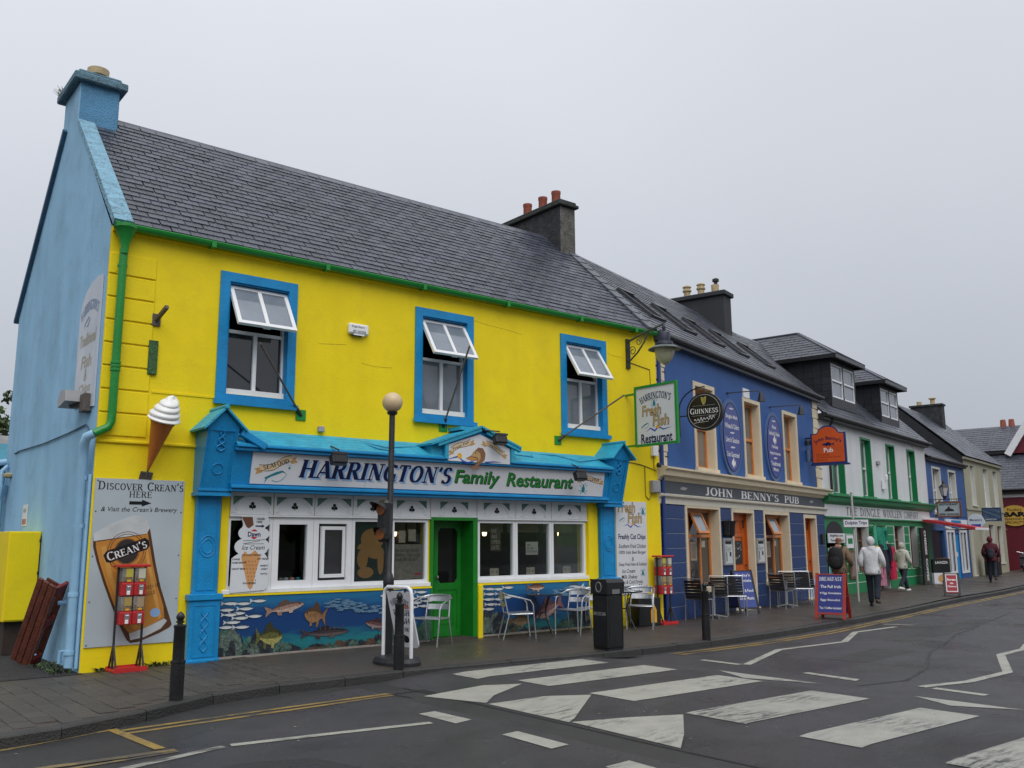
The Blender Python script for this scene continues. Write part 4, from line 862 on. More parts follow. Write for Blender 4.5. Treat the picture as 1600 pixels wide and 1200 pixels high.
for (cx, cz) in ((6.74, .84), (6.95, .83), (7.18, .85), (6.76, .75), (7.02, .745), (6.72, .66), (6.95, .655), (7.15, .68), (6.78, .57), (7.02, .56), (6.74, .49), (9.2, .78), (9.1, .70)): F = MB(); fish(F, cx, cz, .25, .065, 1, 0, 0, 1, 2, Y - .009, fins=False, mk=3); F.build("silver_fish_print", SILM, p)
F = MB()
for i in range(26): a, b = rnd.uniform(-.24, .24), rnd.uniform(-.09, .09); fish(F, 8.55 + a, .72 + b, .13, .03, 1, 0, 0, 0, 1, Y - .009 - i * .0002, fins=False)
tag(F.build("distant_shoal_print", [MATS.get("hazy fish print"), MATS.get("hazy dark print")], p), kind="stuff")
F = MB(); fish(F, 7.85, .83, .42, .13, 1, 0, 0, 1, 2, Y - .010, mk=3); F.build("brown_fish_print", fish_mats("brown fish", (0.24, 0.1, 0.06), (0.5, 0.38, 0.3)), p)
F = MB(); fish(F, 8.82, .80, .48, .13, -1, 0, 0, 1, 2, Y - .010, mk=3); F.build("salmon_print", SILM, p)
F = MB(); fish(F, 8.15, .42, .70, .28, -1, .35, 0, 1, 2, Y - .010, mk=3); F.build("bream_print", fish_mats("bream", (0.2, 0.085, 0.085), (0.38, 0.26, 0.24)), p)
F = MB(); fish(F, 7.45, .25, .5, .2, 1, 0, 0, 1, 2, Y - .010, mk=3); F.build("brown_flatfish_print", fish_mats("cod", (0.12, 0.08, 0.04), (0.22, 0.16, 0.09)), p)

# ------------------------------------------------------------------ signs on the yellow building
def ribbon(parent, x0, z0, x1, z1, w, y, bowl=.03, word=None, light=TANL, serif_h=.05):
    n = 8; d = Vector((x1 - x0, z1 - z0)); L = d.length; t = d / L; nn = Vector((-t.y, t.x)); q = MB()
    C = [Vector((x0, z0)) + d * (i / n) + nn * (bowl * math.sin(2 * math.pi * i / n - .6)) for i in range(n + 1)]
    for off, yy, mi in ((.008, y + .0006, 1), (0, y, 0)):
        U = [c + nn * (w / 2 + off) for c in C]; D_ = [c - nn * (w / 2 + off) for c in C]
        face(q, [(a.x, a.y) for a in U] + [(a.x, a.y) for a in D_[::-1]], yy, mi)
    for e, s in ((0, -1), (n, 1)):
        c = C[e] - nn * w * .45; k = [c + t * (-s * .03) + nn * w * .5, c + t * (s * .085) + nn * w * .55, c + t * (s * .05), c + t * (s * .085) - nn * w * .5, c + t * (-s * .03) - nn * w * .5]
        face(q, [(a.x, a.y) for a in k], y + .0012, 2)
    o = q.build("ribbon", [light, INK, TAN], parent)
    if word: serif(o, word, (x0 + x1) / 2, (z0 + z1) / 2, L * .78, serif_h, y - .001, INK, rot=math.atan2(d.y, d.x)) if word.isupper() else txt(o, word, (x0 + x1) / 2, (z0 + z1) / 2, L * .82, serif_h, y - .001, INK, .01, rot=math.atan2(d.y, d.x))
    return o
def wave(parent, pts, th, y, mat):
    q = MB(); n = len(pts); U = [(x, z + th * math.sin(math.pi * i / (n - 1))) for i, (x, z) in enumerate(pts)]; face(q, U + pts[::-1], y); return q.build("wave_print", mat, parent)
def crab(parent, cx, cz, s, y):
    q = MB(); face(q, [(cx, cz + s * .5), (cx + s * .22, cz), (cx + s * .2, cz - s * .28), (cx, cz - s * .4), (cx - s * .2, cz - s * .28), (cx - s * .22, cz)], y)
    for a in (35, 65, 120, 150, 205, 235, 305, 335):
        x0, z0 = cx + s * .36 * math.cos(R(a)), cz + s * .40 * math.sin(R(a)); x1, z1 = cx + s * .6 * math.cos(R(a)), cz + s * .62 * math.sin(R(a)); q.beam((x0, y, z0), (x1, y, z1), .004, s * .05)
    return q.build("crab_print", TEAL, parent)
def dolphin(parent, x0, z0, L, y, mat=TEAL):
    q = MB(); P = [(0, .02), (.18, .12), (.5, .28), (.78, .36), (1, .22), (.8, .28), (.52, .16), (.3, .08), (.16, .0), (.02, -.22), (.08, -.02)]
    face(q, [(x0 + a * L, z0 + b * L) for a, b in P], y); q.tube([(x0 + L * (.35 + .65 * i / 8), y, z0 + L * (-.06 - .10 * math.sin(math.pi * i / 8) + .26 * (i / 8) ** 2)) for i in range(9)], L * .010, 4); return q.build("dolphin_print", mat, parent)
sg = thing("shop_sign", "long white shopfront sign with dark blue name and green lettering above the windows", "sign", (0, -.30, 2.52), rot=(R(11), 0, 0))
for a, b in ((2.09, 4.02), (4.024, 5.64), (5.644, 7.6), (7.604, 9.36)): B("sign_panel", a, b, -.022, -.002, .012, .485, BOARD, sg, .003)
LS = "HARRINGTON'S"; kw = dict(shear=.20, weight=1.22)
serif(sg, LS, 4.27, .275, 2.84, .275, -.026, NAVY, name="name_lettering", **kw); serif(sg, LS, 4.31, .250, 2.84, .275, -.0245, SKYL, name="lettering_shadow", **kw)
for wd_, u, w, h in (("Family", 6.25, .98, .30), ("Restaurant", 7.72, 1.62, .25)):
    z = .24 if wd_ == "Family" else .265
    txt(sg, wd_, u, z, w, h, -.026, LGRN, .022, .12, name="green_lettering"); txt(sg, wd_, u + .018, z - .012, w, h, -.0245, INK, .026, .12, name="lettering_shadow")
ribbon(sg, 2.22, .24, 2.72, .40, .085, -.0245, -.03, "SEAFOOD", serif_h=.068); dolphin(sg, 2.30, .10, .36, -.0245)
k = MB()
for e in (ell(2.69, .27, .018, .02, 10), ell(2.70, .305, .008, .009, 8), ell(2.665, .31, .006, .006, 8)): face(k, e, -.0245)
k.build("bubble_print", TEAL, sg)
ribbon(sg, 8.72, .35, 9.27, .33, .075, -.0245, .02, "SHELLFISH", serif_h=.055); crab(sg, 8.82, .155, .20, -.0245)
# pediment picture
sp = thing("pediment_sign", "white gabled sign panel with painted fish, waves and ribbons in the middle of the shopfront", "sign", (0, -.50, 3.0))
m = MB(); m.prism([(5.515, .03), (6.87, .03), (6.87, .31), (6.19, .525), (5.515, .31)], -.02, -.002); m.build("sign_panel", BOARD, sp)
ribbon(sp, 5.58, .22, 5.99, .39, .075, -.0225, .015, "Fresh Fish", TANL, .04); ribbon(sp, 6.32, .39, 6.74, .22, .075, -.0225, .015, "Freshly Cut Chips", TANL, .036)
wave(sp, [(5.48, .045), (5.62, .075), (5.74, .10), (5.82, .02), (5.92, -.005), (6.02, .03), (6.08, .05)], .035, -.0225, BLUEP); wave(sp, [(6.26, .05), (6.34, .03), (6.5, .045), (6.7, .055)], .025, -.0225, BLUEP)
k = MB(); face(k, ell(5.755, .125, .048, .05, 18), -.0235); k.build("sun_print", SUNP, sp)
px_ = lambda L: [(6.06 + (a - 680) * .00125, .38 - (b - 240) * .00098) for a, b in L]
F = MB(); face(F, px_([(690, 400), (760, 330), (840, 340), (885, 430), (872, 540), (810, 610), (755, 655), (768, 690), (752, 730), (700, 716), (636, 716), (640, 682), (700, 650), (722, 605), (735, 562), (640, 570), (540, 540), (620, 492), (652, 460), (670, 420)]), -.0235, 0)
face(F, px_([(690, 405), (660, 460), (630, 495), (735, 505), (770, 550), (735, 560), (760, 590), (800, 520), (790, 430), (740, 400)]), -.0240, 1); face(F, px_([(545, 538), (630, 512), (735, 532), (730, 548), (640, 562)]), -.0243, 2); face(F, px_([(700, 425), (720, 420), (722, 440), (702, 445)]), -.0243, 3)
F.build("fish_print", [paint("leaping fish print", (.22, .10, .05), .45, .4, 40, 0), flat("leaping fish belly print", (.46, .30, .13)), flat("fish mouth print", (.55, .25, .06)), INK], sp)
# wafer cone
ic = thing("ice_cream_sign", "large moulded ice cream cone with white swirl leaning out from the yellow wall", "sign", (.69, -.03, 2.60), rot=(R(24), R(6), 0))
B("bracket_plate", -.085, .085, -.01, .02, -.10, .06, RUST, ic, .004)
m = MB(); m.tube([(0, -.01, -.02), (0, 0, .14)], .014, 8); m.build("bracket_rod", RUST, ic)
m = MB(); m.lathe([(.018, .10), (.15, .78), (.165, .80), (.17, .86), (.15, .86)], (0, 0, 0), 22); m.build("cone", WAFER, ic, smooth=True)
m = MB(); V = []; NR, NT = 40, 36
for i in range(NR + 1):
    f = i / NR; z = .84 + .34 * f
    for k in range(NT):
        a = 2 * math.pi * k / NT; ph = (f * 4.0 - a / (2 * math.pi)) % 1.0; rib = .055 * abs(math.sin(math.pi * ph)) ** .6 - .02
        r = (.205 * (1 - f) ** .42 + .0) * (1 if f > .06 else .86 + 2.3 * f) + rib * (1 - f * .75); r = max(r, .004)
        V.append((r * math.cos(a) + .05 * f ** 2, r * math.sin(a), z + .03 * f * math.sin(a * 1)))
m.add(V, [(i * NT + k, i * NT + (k + 1) % NT, (i + 1) * NT + (k + 1) % NT, (i + 1) * NT + k) for i in range(NR) for k in range(NT)] + [tuple(range(NT))[::-1], tuple(range(NR * NT, NR * NT + NT))]); m.build("swirl", CREAMW, ic, smooth=True)
# beer poster
bp = thing("beer_poster", "tall white poster board with a tilted glass of amber beer left of the shopfront", "sign", (0, -.002, 0))
B("board", .03, 1.24, -.018, -.002, .31, 2.55, paint("pale grey poster board", (.42, .48, .52), .4, .05, 1.5, 0, streak=.04), bp)
serif(bp, "DISCOVER CREAN'S", .645, 2.455, 1.16, .115, -.0205, INK, weight=.8, small=.78); serif(bp, "HERE", .635, 2.34, .30, .085, -.0205, INK, weight=.7)
m = MB(); face(m, [(.49, 2.245), (.66, 2.245), (.66, 2.27), (.79, 2.222), (.66, 2.175), (.66, 2.20), (.49, 2.20)], -.0205); m.build("arrow_print", INK, bp)
txt(bp, "& Visit the Crean's Brewery", .64, 2.125, 1.03, .085, -.0205, INK, shear=.25)
AMB = paint("amber beer print", (.50, .21, .035), .35, .18, 2.2, 0); AMBD = paint("dark glass edge print", (.085, .036, .014), .35, .2, 4, 0); HEAD = paint("beer head print", (.50, .53, .54), .4, .12, 5, 0)
Lf = [(.045, 1.80), (.06, 1.62), (.12, 1.42), (.22, 1.15), (.33, .88), (.45, .60), (.57, .38)]; Rg = [(1.17, .55), (1.08, .80), (.98, 1.08), (.90, 1.38), (.84, 1.65), (.79, 1.88)]
m = MB(); face(m, Lf + [(.62, .335), (.72, .34), (1.0, .44), (1.14, .51)] + Rg, -.0203); m.build("glass_print", AMBD, bp)
m = MB(); face(m, [(x + .035, z + .0) for x, z in Lf[:-1]] + [(.60, .465), (.80, .52), (1.06, .64)] + [(x - .04, z) for x, z in Rg[1:]] + [(.74, 1.79), (.1, 1.69)], -.0209); bm_ = m.build("beer_print", AMB, bp); m = MB(); face(m, [(.16, 1.62), (.22, 1.64), (.34, 1.22), (.52, .80), (.72, .53), (.66, .50), (.46, .78), (.28, 1.2)], -.0212); face(m, [(.70, 1.72), (.74, 1.73), (.93, 1.0), (1.02, .66), (.98, .63), (.88, 1.0)], -.0212); m.build("glass_gleam_print", paint("amber gleam print", (.60, .30, .07), .35, .15, 3, 0), bp)
m = MB(); face(m, [(.045, 1.80), (.06, 1.70), (.75, 1.80), (.79, 1.88), (.72, 2.04), (.55, 2.05), (.3, 1.95)], -.0215); m.build("foam_print", HEAD, bp); m = MB(); face(m, [(.60, .46), (.62, .37), (.80, .40), (1.02, .50), (1.10, .60), (1.06, .635), (.80, .52)], -.0215); m.build("foam_print", HEAD, bp)
m = MB()
for r in (.255, .225, .165): m.tube([(.50 + r * math.cos(t * .2618), -.0215, 1.56 + r * 1.05 * math.sin(t * .2618)) for t in range(25)], .004, 4)
m.build("ring_print", flat("dark brown ring print", (.12, .04, .015)), bp); m = MB(); face(m, ell(.50, 1.56, .155, .165), -.0216); m.build("badge_print", flat("dark badge print", (.03, .028, .025)), bp)
m = MB(); face(m, [(.22 + a_ * .94 - b_ * .34 + .0, 1.475 + a_ * .34 + b_ * .94) for a_, b_ in [(0, -.06), (.05, -.085), (.3, -.075), (.55, -.085), (.60, -.05), (.61, .03), (.57, .08), (.3, .075), (.05, .085), (-.01, .04)]], -.0222); m.build("name_bar_print", INK, bp); serif(bp, "CREAN'S", .50, 1.575, .54, .115, -.024, WINK, weight=.95, rot=.347, small=.82)
txt(bp, "BREWED IN", .80, 1.06, .36, .05, -.0218, AMBD, rot=.25); txt(bp, "DINGLE", .80, .975, .24, .05, -.0218, AMBD, rot=.25); m = MB(); face(m, ell(.93, .72, .07, .06, 18), -.0218); m.build("round_badge_print", SKYL, bp)
m = MB()
for x in (.06, 1.21):
    for z in (.34, .9, 1.5, 2.1, 2.52): m.disc(x, z, .009, .009, -.022, -.018, 8)
m.build("screw", IRON, bp)
# cut-out ice cream board
ib = thing("ice_cream_board", "white cloud shaped ice cream menu board with printed cone in the left shop window", "sign", (0, -.055, 0))
out = [(1.965, .945), (2.50, .97), (2.555, 1.02), (2.555, 1.40), (2.50, 1.49)] + ell(2.30, 1.60, .25, .14, 16)[14:16] + arc(2.32, 1.62, .235, .13, -40, 45, 6) + arc(2.32, 1.80, .23, .11, -35, 50, 6) + [(2.55, 1.95), (2.52, 2.055), (2.10, 2.055), (2.13, 1.93)] + arc(2.22, 1.81, .16, .11, 130, 235, 6) + arc(2.20, 1.61, .19, .13, 120, 230, 6) + [(2.02, 1.475), (1.975, 1.44)]
m = MB(); m.prism(out, -.012, 0); m.build("board", paint("white cut board", (.66, .68, .71), .4, .04, 4, 0), ib)
m = MB(); face(m, [(2.12, 1.46), (2.17, 1.55), (2.22, 1.5), (2.27, 1.51), (2.33, 1.56), (2.42, 1.46), (2.36, 1.25), (2.31, 1.02), (2.28, .985), (2.24, 1.02), (2.17, 1.27)], -.0135); m.build("cone_print", CONE, ib)
m = MB()
for i in range(7):
    for j in range(4 - i // 3): x = 2.18 + .05 * j + .012 * i; face(m, [(x, 1.40 - .055 * i), (x + .018, 1.405 - .055 * i), (x + .016, 1.38 - .055 * i)], -.0145)
m.build("cone_dimple_print", BROWNP, ib)
m = MB(); face(m, [(2.10, 2.05), (2.27, 2.05), (2.29, 1.93), (2.22, 1.88), (2.18, 1.90)], -.0135); cb = m.build("chocolate_print", flat("chocolate print", (.15, .06, .035)), ib)
txt(ib, "ORDER\nHERE", 2.40, 2.0, .13, .075, -.0145, INK, .02); m = MB(); face(m, [(2.32, 1.925), (2.42, 1.925), (2.42, 1.94), (2.465, 1.915), (2.42, 1.89), (2.42, 1.905), (2.32, 1.905)], -.0145); m.build("arrow_print", NAVY, ib)
m = MB(); face(m, ell(2.305, 1.795, .060, .072, 18), -.014); m.build("red_ball_print", REDI, ib); m = MB(); face(m, [(2.20, 1.835), (2.41, 1.835), (2.41, 1.755), (2.20, 1.755)], -.0148); m.build("white_band_print", MATS["white cut board"], ib); txt(ib, "Dawn", 2.305, 1.795, .20, .075, -.0158, NAVY, .03)
m = MB()
for a, b in (((2.14, 1.70), (2.48, 1.715)), ((2.14, 1.655), (2.40, 1.70)), ((2.16, 1.65), (2.46, 1.655))): m.beam((*a[:1], -.0145, a[1]), (b[0], -.0145, b[1]), .002, .005)
m.build("swash_print", INK, ib); txt(ib, "Ice Cream", 2.30, 1.60, .36, .065, -.0145, INK, shear=.35)
for s, u, z, w in (("ICE COLD DRINKS", 2.28, 1.488, .30), ("CAKES", 2.04, 1.43, .12), ("HOT DRINKS", 2.46, 1.43, .18), ("HOME BAKING", 2.09, 1.38, .22), ("SWEETS", 2.48, 1.33, .12), ("CRAFT BEER", 2.085, 1.29, .21), ("CANDY", 2.485, 1.28, .11), ("TAYTOS", 2.48, 1.21, .11), ("SOUVENIRS", 2.26, 1.08, .20)): txt(ib, s, u, z, w, .026, -.0155, INK, .015)
# tall menu board, alarm boxes, plates, poles, floodlights, camera
mbz = thing("menu_board", "tall white board listing fish and chips beside the right azure pilaster", "sign", (0, -.004, 0))
B("board", 10.03, 10.94, -.018, -.002, .60, 2.47, BOARD, mbz)
def fresh_fish(parent, u, z, s, y):
    for a, b in (("Fresh", (u - .12 * s, z + .13 * s)), ("Fish", (u + .13 * s, z - .10 * s))):
        w = (.52 if a == "Fresh" else .44) * s; txt(parent, a, b[0], b[1], w, .22 * s, y, GOLD, .02, .1); txt(parent, a, b[0], b[1], w * 1.03, .235 * s, y + .0014, INK, .035, .1, name="lettering_shadow")
fresh_fish(mbz, 10.46, 2.23, .95, -.022); crab(mbz, 10.83, 2.27, .17, -.0205); dolphin(mbz, 10.13, 2.08, .17, -.0205)
wave(mbz, [(10.24, 1.97), (10.36, 1.99), (10.46, 1.93), (10.54, 2.0), (10.66, 1.95), (10.78, 1.955)], .03, -.0205, BLUEP); k = MB(); face(k, ell(10.51, 2.01, .035, .03, 12), -.0212); k.build("sun_print", SUNP, mbz)
for s, u, z, w, h, mt in (("Freshly Cut Chips", 10.49, 1.74, .80, .14, NAVY), ("Southern Fried Chicken", 10.49, 1.565, .80, .085, INK), ("100% Irish Beef Burger", 10.49, 1.43, .80, .085, INK), ("&", 10.49, 1.305, .06, .08, INK), ("Deep Fried Ham & Scallops", 10.49, 1.19, .82, .085, INK), ("Ice Cream", 10.36, 1.065, .38, .08, INK), ("Milk Shakes", 10.38, .95, .46, .08, INK), ("Hot & Cold Drinks", 10.45, .845, .64, .075, INK), ("Vegetarian Menu", 10.50, .735, .82, .115, NAVY), ("Available", 10.45, .64, .3, .045, INK)):
    txt(mbz, s, u, z, w, h, -.0205, mt, .02 if mt is NAVY else .004, .0 if mt is NAVY else .22)
crab(mbz, 10.78, 1.02, .14, -.0205)
al = thing("alarm_box", "white alarm box with small print high on the yellow wall between two windows", "alarm box", (4.0, -.02, 5.18)); m = MB(); m.box(-.19, .19, -.06, .02, -.08, .10, 0, .025); m.box(-.10, .10, -.055, .02, -.10, -.08, 0); m.build("case", UPVC, al); txt(al, "Dingle Electric", -.02, .04, .24, .045, -.063, INK); txt(al, "087 2442908", .0, -.035, .24, .04, -.063, INK)
B("strobe", -.12, .06, -.05, .0, -.108, -.098, IRON, al)
sb = thing("sensor_box", "small grey sensor box on the yellow wall above the canopy cables", "sensor", (3.37, -.02, 3.46)); B("case", -.05, .05, -.05, .02, -.045, .045, GREYP, sb, .008)
vt = thing("wall_vent", "narrow peeling green plate on the yellow wall above the ice cream cone", "wall plate", (.68, 0, 4.30)); B("plate", -.065, .065, -.045, 0, -.25, .25, paint("peeling green", (.05, .14, .04), .6, .6, 20, .1, dirt=(.01, .01, .01), dirt_amt=1), vt, .006)
br = thing("bracket_stub", "rusty angle bracket stub high on the yellow wall left of the windows", "bracket", (.70, 0, 4.86)); B("plate", -.06, .06, -.03, 0, -.09, .09, RUST, br, .004); m = MB(); m.beam((0, -.02, 0), (.02, -.40, .12), .05, .05); m.build("arm", RUST, br)
for (x, z, tip, lab) in ((3.02, 3.66, (-.98, -.62, .92), "bare flagpole slanting across the left blue window from a green plate"), (5.76, 3.68, (.0, -.80, 1.33), "bare flagpole standing nearly upright under the middle blue window from a green plate"), (8.49, 3.62, (1.08, -.80, .90), "bare flagpole reaching far right below the right blue window from a green plate")):
    t = thing("flagpole", lab, "flagpole", (x, 0, z), 0, "flagpoles on green wall plates"); B("wall_plate", -.085, .085, -.022, 0, -.085, .085, GRN, t, .004)
    m = MB(); m.tube([(0, -.02, -.01), (tip[0] * .1, tip[1] * .1 - .01, tip[2] * .1)], .028, 10); m.build("socket", IRON, t); m = MB(); m.tube([(tip[0] * .06, tip[1] * .06 - .01, tip[2] * .06), tip], .016, 8); m.build("pole", RUST, t)
for (x, y, z, arm, lab) in ((3.34, -.72, 2.93, (0, .28, .22), "black floodlight over the left end of the long shop sign"), (6.50, -.72, 3.44, (-.42, .25, .17), "black floodlight on a long arm above the pediment sign"), (8.42, -.72, 2.88, (0, .26, .24), "black floodlight over the right end of the long shop sign")):
    t = thing("floodlight", lab, "floodlight", (x, y, z), 0, "floodlights over the shop sign"); m = MB(); m.tf = Matrix.Rotation(R(-18), 4, 'X'); m.box(-.13, .13, -.05, .09, -.085, .085, 0, .02); m.box(-.14, .14, -.06, -.045, .06, .095); m.build("lamp_head", BLACK, t)
    m = MB(); m.tube([(0, .03, .06), (0, .02, .14), arm], .012, 6); m.build("arm", IRON, t)
cv = thing("security_camera", "azure painted security camera beside the left console pointing down at the sign", "camera", (1.88, -.34, 3.10)); m = MB(); m.tf = Matrix.Translation((.16, -.15, .06)) @ Matrix.Rotation(R(28), 4, 'Y'); m.box(-.20, .22, -.06, .06, -.055, .055, 0, .012); m.build("housing", AZ, cv); m = MB(); m.tube([(-.1, .1, .02), (0, -.08, .0), (.06, -.14, .03)], .035, 8); m.build("arm", AZ, cv)
# gable sign and lamp
gs = thing("gable_sign", "weathered white sign with arched top on the pale blue gable", "sign", (-.004, 1.28, 0), R(-90))
m = MB(); m.prism([(0, 3.66), (1.10, 3.56), (1.10, 5.46), (.9, 5.49), (.6, 5.47), (.3, 5.38), (.08, 5.22), (0, 5.05)], -.02, 0)
m.build("board", paint("faded white sign", (.56, .60, .66), .5, .1, 2, .0, streak=.1), gs)
FD = flat("faded blue lettering", (.14, .24, .42)); FT = flat("faded tan lettering", (.38, .34, .25))
serif(gs, "HARRINGTON'S", .56, 5.12, .98, .15, -.0225, FD, bow=.14)
for s, z, w in (("Traditional", 4.62, .86), ("Fish", 4.28, .55), ("&", 4.08, .14), ("Chips", 3.86, .62)): txt(gs, s, .56, z, w, .19, -.0225, FT, .025, .1)
dolphin(gs, .3, 4.85, .3, -.0225, FD)
gl = thing("gable_lamp", "grey metal floodlight on the pale blue gable below the weathered sign", "floodlight", (0, .75, 3.62)); B("wall_box", -.11, 0, -.42, -.18, -.12, .14, RUST, gl, .01); m = MB(); m.tube([(-.05, -.2, 0), (-.16, .05, 0), (-.16, .10, .08)], .035, 8); m.build("arm", RUST, gl)
m = MB(); m.prismx([(-.18, .04), (.22, -.02), (.26, .08), (.12, .22), (-.14, .20)], -.30, -.04); m.build("lamp_head", GREYP, gl)

# ================================================================== street furniture
def aluminium_chair():
    t = thing("cafe_armchair", "x", "chair")
    m = MB(); arc_ = [(.27 * math.cos(R(a)), .20 + .10 * math.sin(R(a)), .74 + .05 * math.sin(R(a))) for a in range(0, 181, 20)]
    P = [(.25, -.27, 0), (.265, -.24, .30), (.272, -.22, .58), (.275, -.17, .655), (.275, 0, .70)] + arc_ + [(-.275, 0, .70), (-.275, -.17, .655), (-.272, -.22, .58), (-.265, -.24, .30), (-.25, -.27, 0)]
    m.tube(P, .0135, 8); m.build("arm_tube", ALU, t, smooth=True)
    for s in (-1, 1):
        m = MB(); m.tube([(s * .235, .30, 0), (s * .225, .20, .40), (s * .215, .22, .46), (s * .20, .285, .79)], .0125, 8); m.build("leg", ALU, t, smooth=True)
    m = MB(); m.tube([(.27, -.23, .43), (.0, -.255, .43), (-.27, -.23, .43)], .012, 8); m.tube([(.225, .2, .42), (-.225, .2, .42)], .012, 8); m.tube([(.265, -.23, .43), (.225, .2, .42)], .012, 8); m.tube([(-.265, -.23, .43), (-.225, .2, .42)], .012, 8); m.build("seat_frame", ALU, t, smooth=True)
    base = None
    for k in range(7):
        q = MB().box(-.25, .25, 0, .055, -.004, .004, 0, .003)
        if base is None: base = q.mesh("seat_slat", ALU)
        put(base, "seat_slat", t, Matrix.Translation((0, -.24 + .064 * k, .445 - .002 * k)))
    for z in (.55, .68):
        m = MB(); n = 6
        for i in range(n):
            a0, a1 = -1 + 2 * i / n, -1 + 2 * (i + 1) / n; y0 = .255 + .04 * (1 - a0 * a0) + (z - .55) * .2; y1 = .255 + .04 * (1 - a1 * a1) + (z - .55) * .2
            m.add([(a0 * .20, y0, z), (a1 * .20, y1, z), (a1 * .20, y1 + .015, z + .085), (a0 * .20, y0 + .015, z + .085), (a0 * .20, y0 + .006, z), (a1 * .20, y1 + .006, z), (a1 * .20, y1 + .021, z + .085), (a0 * .20, y0 + .021, z + .085)], [(0, 1, 2, 3), (7, 6, 5, 4), (3, 2, 6, 7), (0, 4, 5, 1)])
        m.build("back_slat", ALU, t)
    return t
ch0 = aluminium_chair()
for i, (x, y, rz, lab) in enumerate(((5.24, -.46, -62, "aluminium armchair in front of the open green door"), (7.04, -.50, 62, "aluminium armchair left of the round table under the right mural"), (8.38, -.50, -68, "aluminium armchair right of the round table under the right mural, its back to the bin"), (9.02, -.38, -58, "aluminium armchair half hidden behind the black litter bin"), (10.12, -.55, -52, "aluminium armchair below the tall white menu board"))):
    o = ch0 if i == 0 else copy_tree(ch0)
    o.location = (x, y, pz(x, y) + .001); o.rotation_euler = (0, 0, R(rz)); tag(o, lab, "chair", "aluminium armchairs outside the yellow building")
def cafe_table(x, y, lab):
    t = thing("cafe_table", lab, "table", (x, y, pz(x, y) + .001), .4, "dark round tables outside the yellow building"); m = MB(); m.lathe([(.33, 0), (.345, .008), (.345, .022), (.33, .03)], (0, 0, .705), 28); m.build("table_top", dark_glass("smoked glass top", (.02, .03, .035), 1.6), t)
    for k in range(3):
        a = k * 2.094; c, s = math.cos(a), math.sin(a); m = MB(); m.tube([(c * .3, s * .3, .012), (c * .06, s * .06, .36), (c * .06, s * .06, .45), (c * .20, s * .20, .705)], .011, 7); m.build("leg", IRON, t, smooth=True)
    m = MB(); m.tube([(.06 * math.cos(a * .5236), .06 * math.sin(a * .5236), .40) for a in range(13)], .008, 5); m.build("leg_ring", IRON, t)
cafe_table(7.72, -.42, "dark round table between two armchairs under the right mural"); cafe_table(9.62, -.62, "dark round table partly hidden behind the black litter bin")
# bollards
def bollard():
    t = thing("bollard", "x", "bollard"); m = MB(); m.lathe([(.072, -.02), (.074, .42), (.080, .425), (.080, .45), (.062, .455), (.060, .82), (.066, .83), (.066, .85), (.05, .86)], (0, 0, 0), 20); m.build("post", BLACK, t, smooth=True)
    m = MB(); m.lathe([(.03, .86), (.028, .875), (.045, .885), (.045, .90), (.03, .905), (.042, .93), (.046, .95), (.035, .98), (.012, 1.005), (.005, 1.01)], (0, 0, 0), 16); m.build("finial", BLACK, t, smooth=True); return t
b0 = bollard()
for i, (x, y, s, lab) in enumerate(((.23, -3.02, .92, "black bollard at the kerb in front of the tall beer poster"), (3.34, -2.52, 1.0, "black bollard at the kerb in front of the white hooped sign"), (9.46, -2.70, .98, "black bollard at the kerb in front of the blue pub"))):
    o = b0 if i == 0 else copy_tree(b0); o.location = (x, y, pz(x, y)); o.scale = (1, 1, s); tag(o, lab, "bollard", "black bollards along the kerb")
# belisha beacon with amber signal head
bx, by = 3.80, -1.46; z0 = pz(bx, by)
bc = thing("crossing_beacon", "tall black crossing pole with pale globe and amber signal lamps", "beacon", (bx, by, z0)); bc.rotation_euler = (0, R(.35), 0)
m = MB(); m.lathe([(.078, -.01), (.078, 1.05), (.082, 1.06), (.08, 1.12), (.058, 1.20), (.046, 1.22), (.044, 3.56), (.07, 3.57), (.085, 3.60), (.06, 3.62)], (0, 0, 0), 18); m.build("pole", IRON, bc, smooth=True)
m = MB(); m.lathe([(max(.004, .155 * math.sin(math.pi * i / 14)), 3.755 - .155 * math.cos(math.pi * i / 14)) for i in range(15)], (0, 0, 0), 24); m.build("globe", paint("cream globe plastic", (.62, .47, .28), .35, .06, 5, 0), bc, smooth=True)
sh = MB(); sh.tf = Matrix.Rotation(R(-74), 4, 'Z'); sh.box(-.11, .11, -.20, -.06, 1.66, 2.28, 0, .05); sh.box(-.05, .05, -.08, .0, 1.72, 1.78); sh.box(-.05, .05, -.08, .0, 2.16, 2.22); head = sh.build("signal_head", BLACK, bc)
AMBL = paint("unlit amber lens", (.24, .07, .012), .25, .15, 20, 0); L_ = MB(); L_.tf = sh.tf
for z in (1.78, 2.14):
    L_ = MB(); L_.tf = sh.tf; L_.disc(0, z, .085, .085, -.212, -.20, 18); L_.build("amber_lens", AMBL, head); V_ = MB(); V_.tf = sh.tf; n = 10
    for i in range(n):
        a0, a1 = R(-10 + 200 * i / n), R(-10 + 200 * (i + 1) / n); p = lambda a, y, r: (r * math.cos(a), y, z + r * math.sin(a)); l = .06 + (.16 if z > 2 else .05)
        V_.add([p(a0, -.19, .10), p(a1, -.19, .10), p(a1, -.2 - l * abs(math.sin(a1)), .104), p(a0, -.2 - l * abs(math.sin(a0)), .104)], [(0, 1, 2, 3)])
    V_.build("visor", BLACK, head)
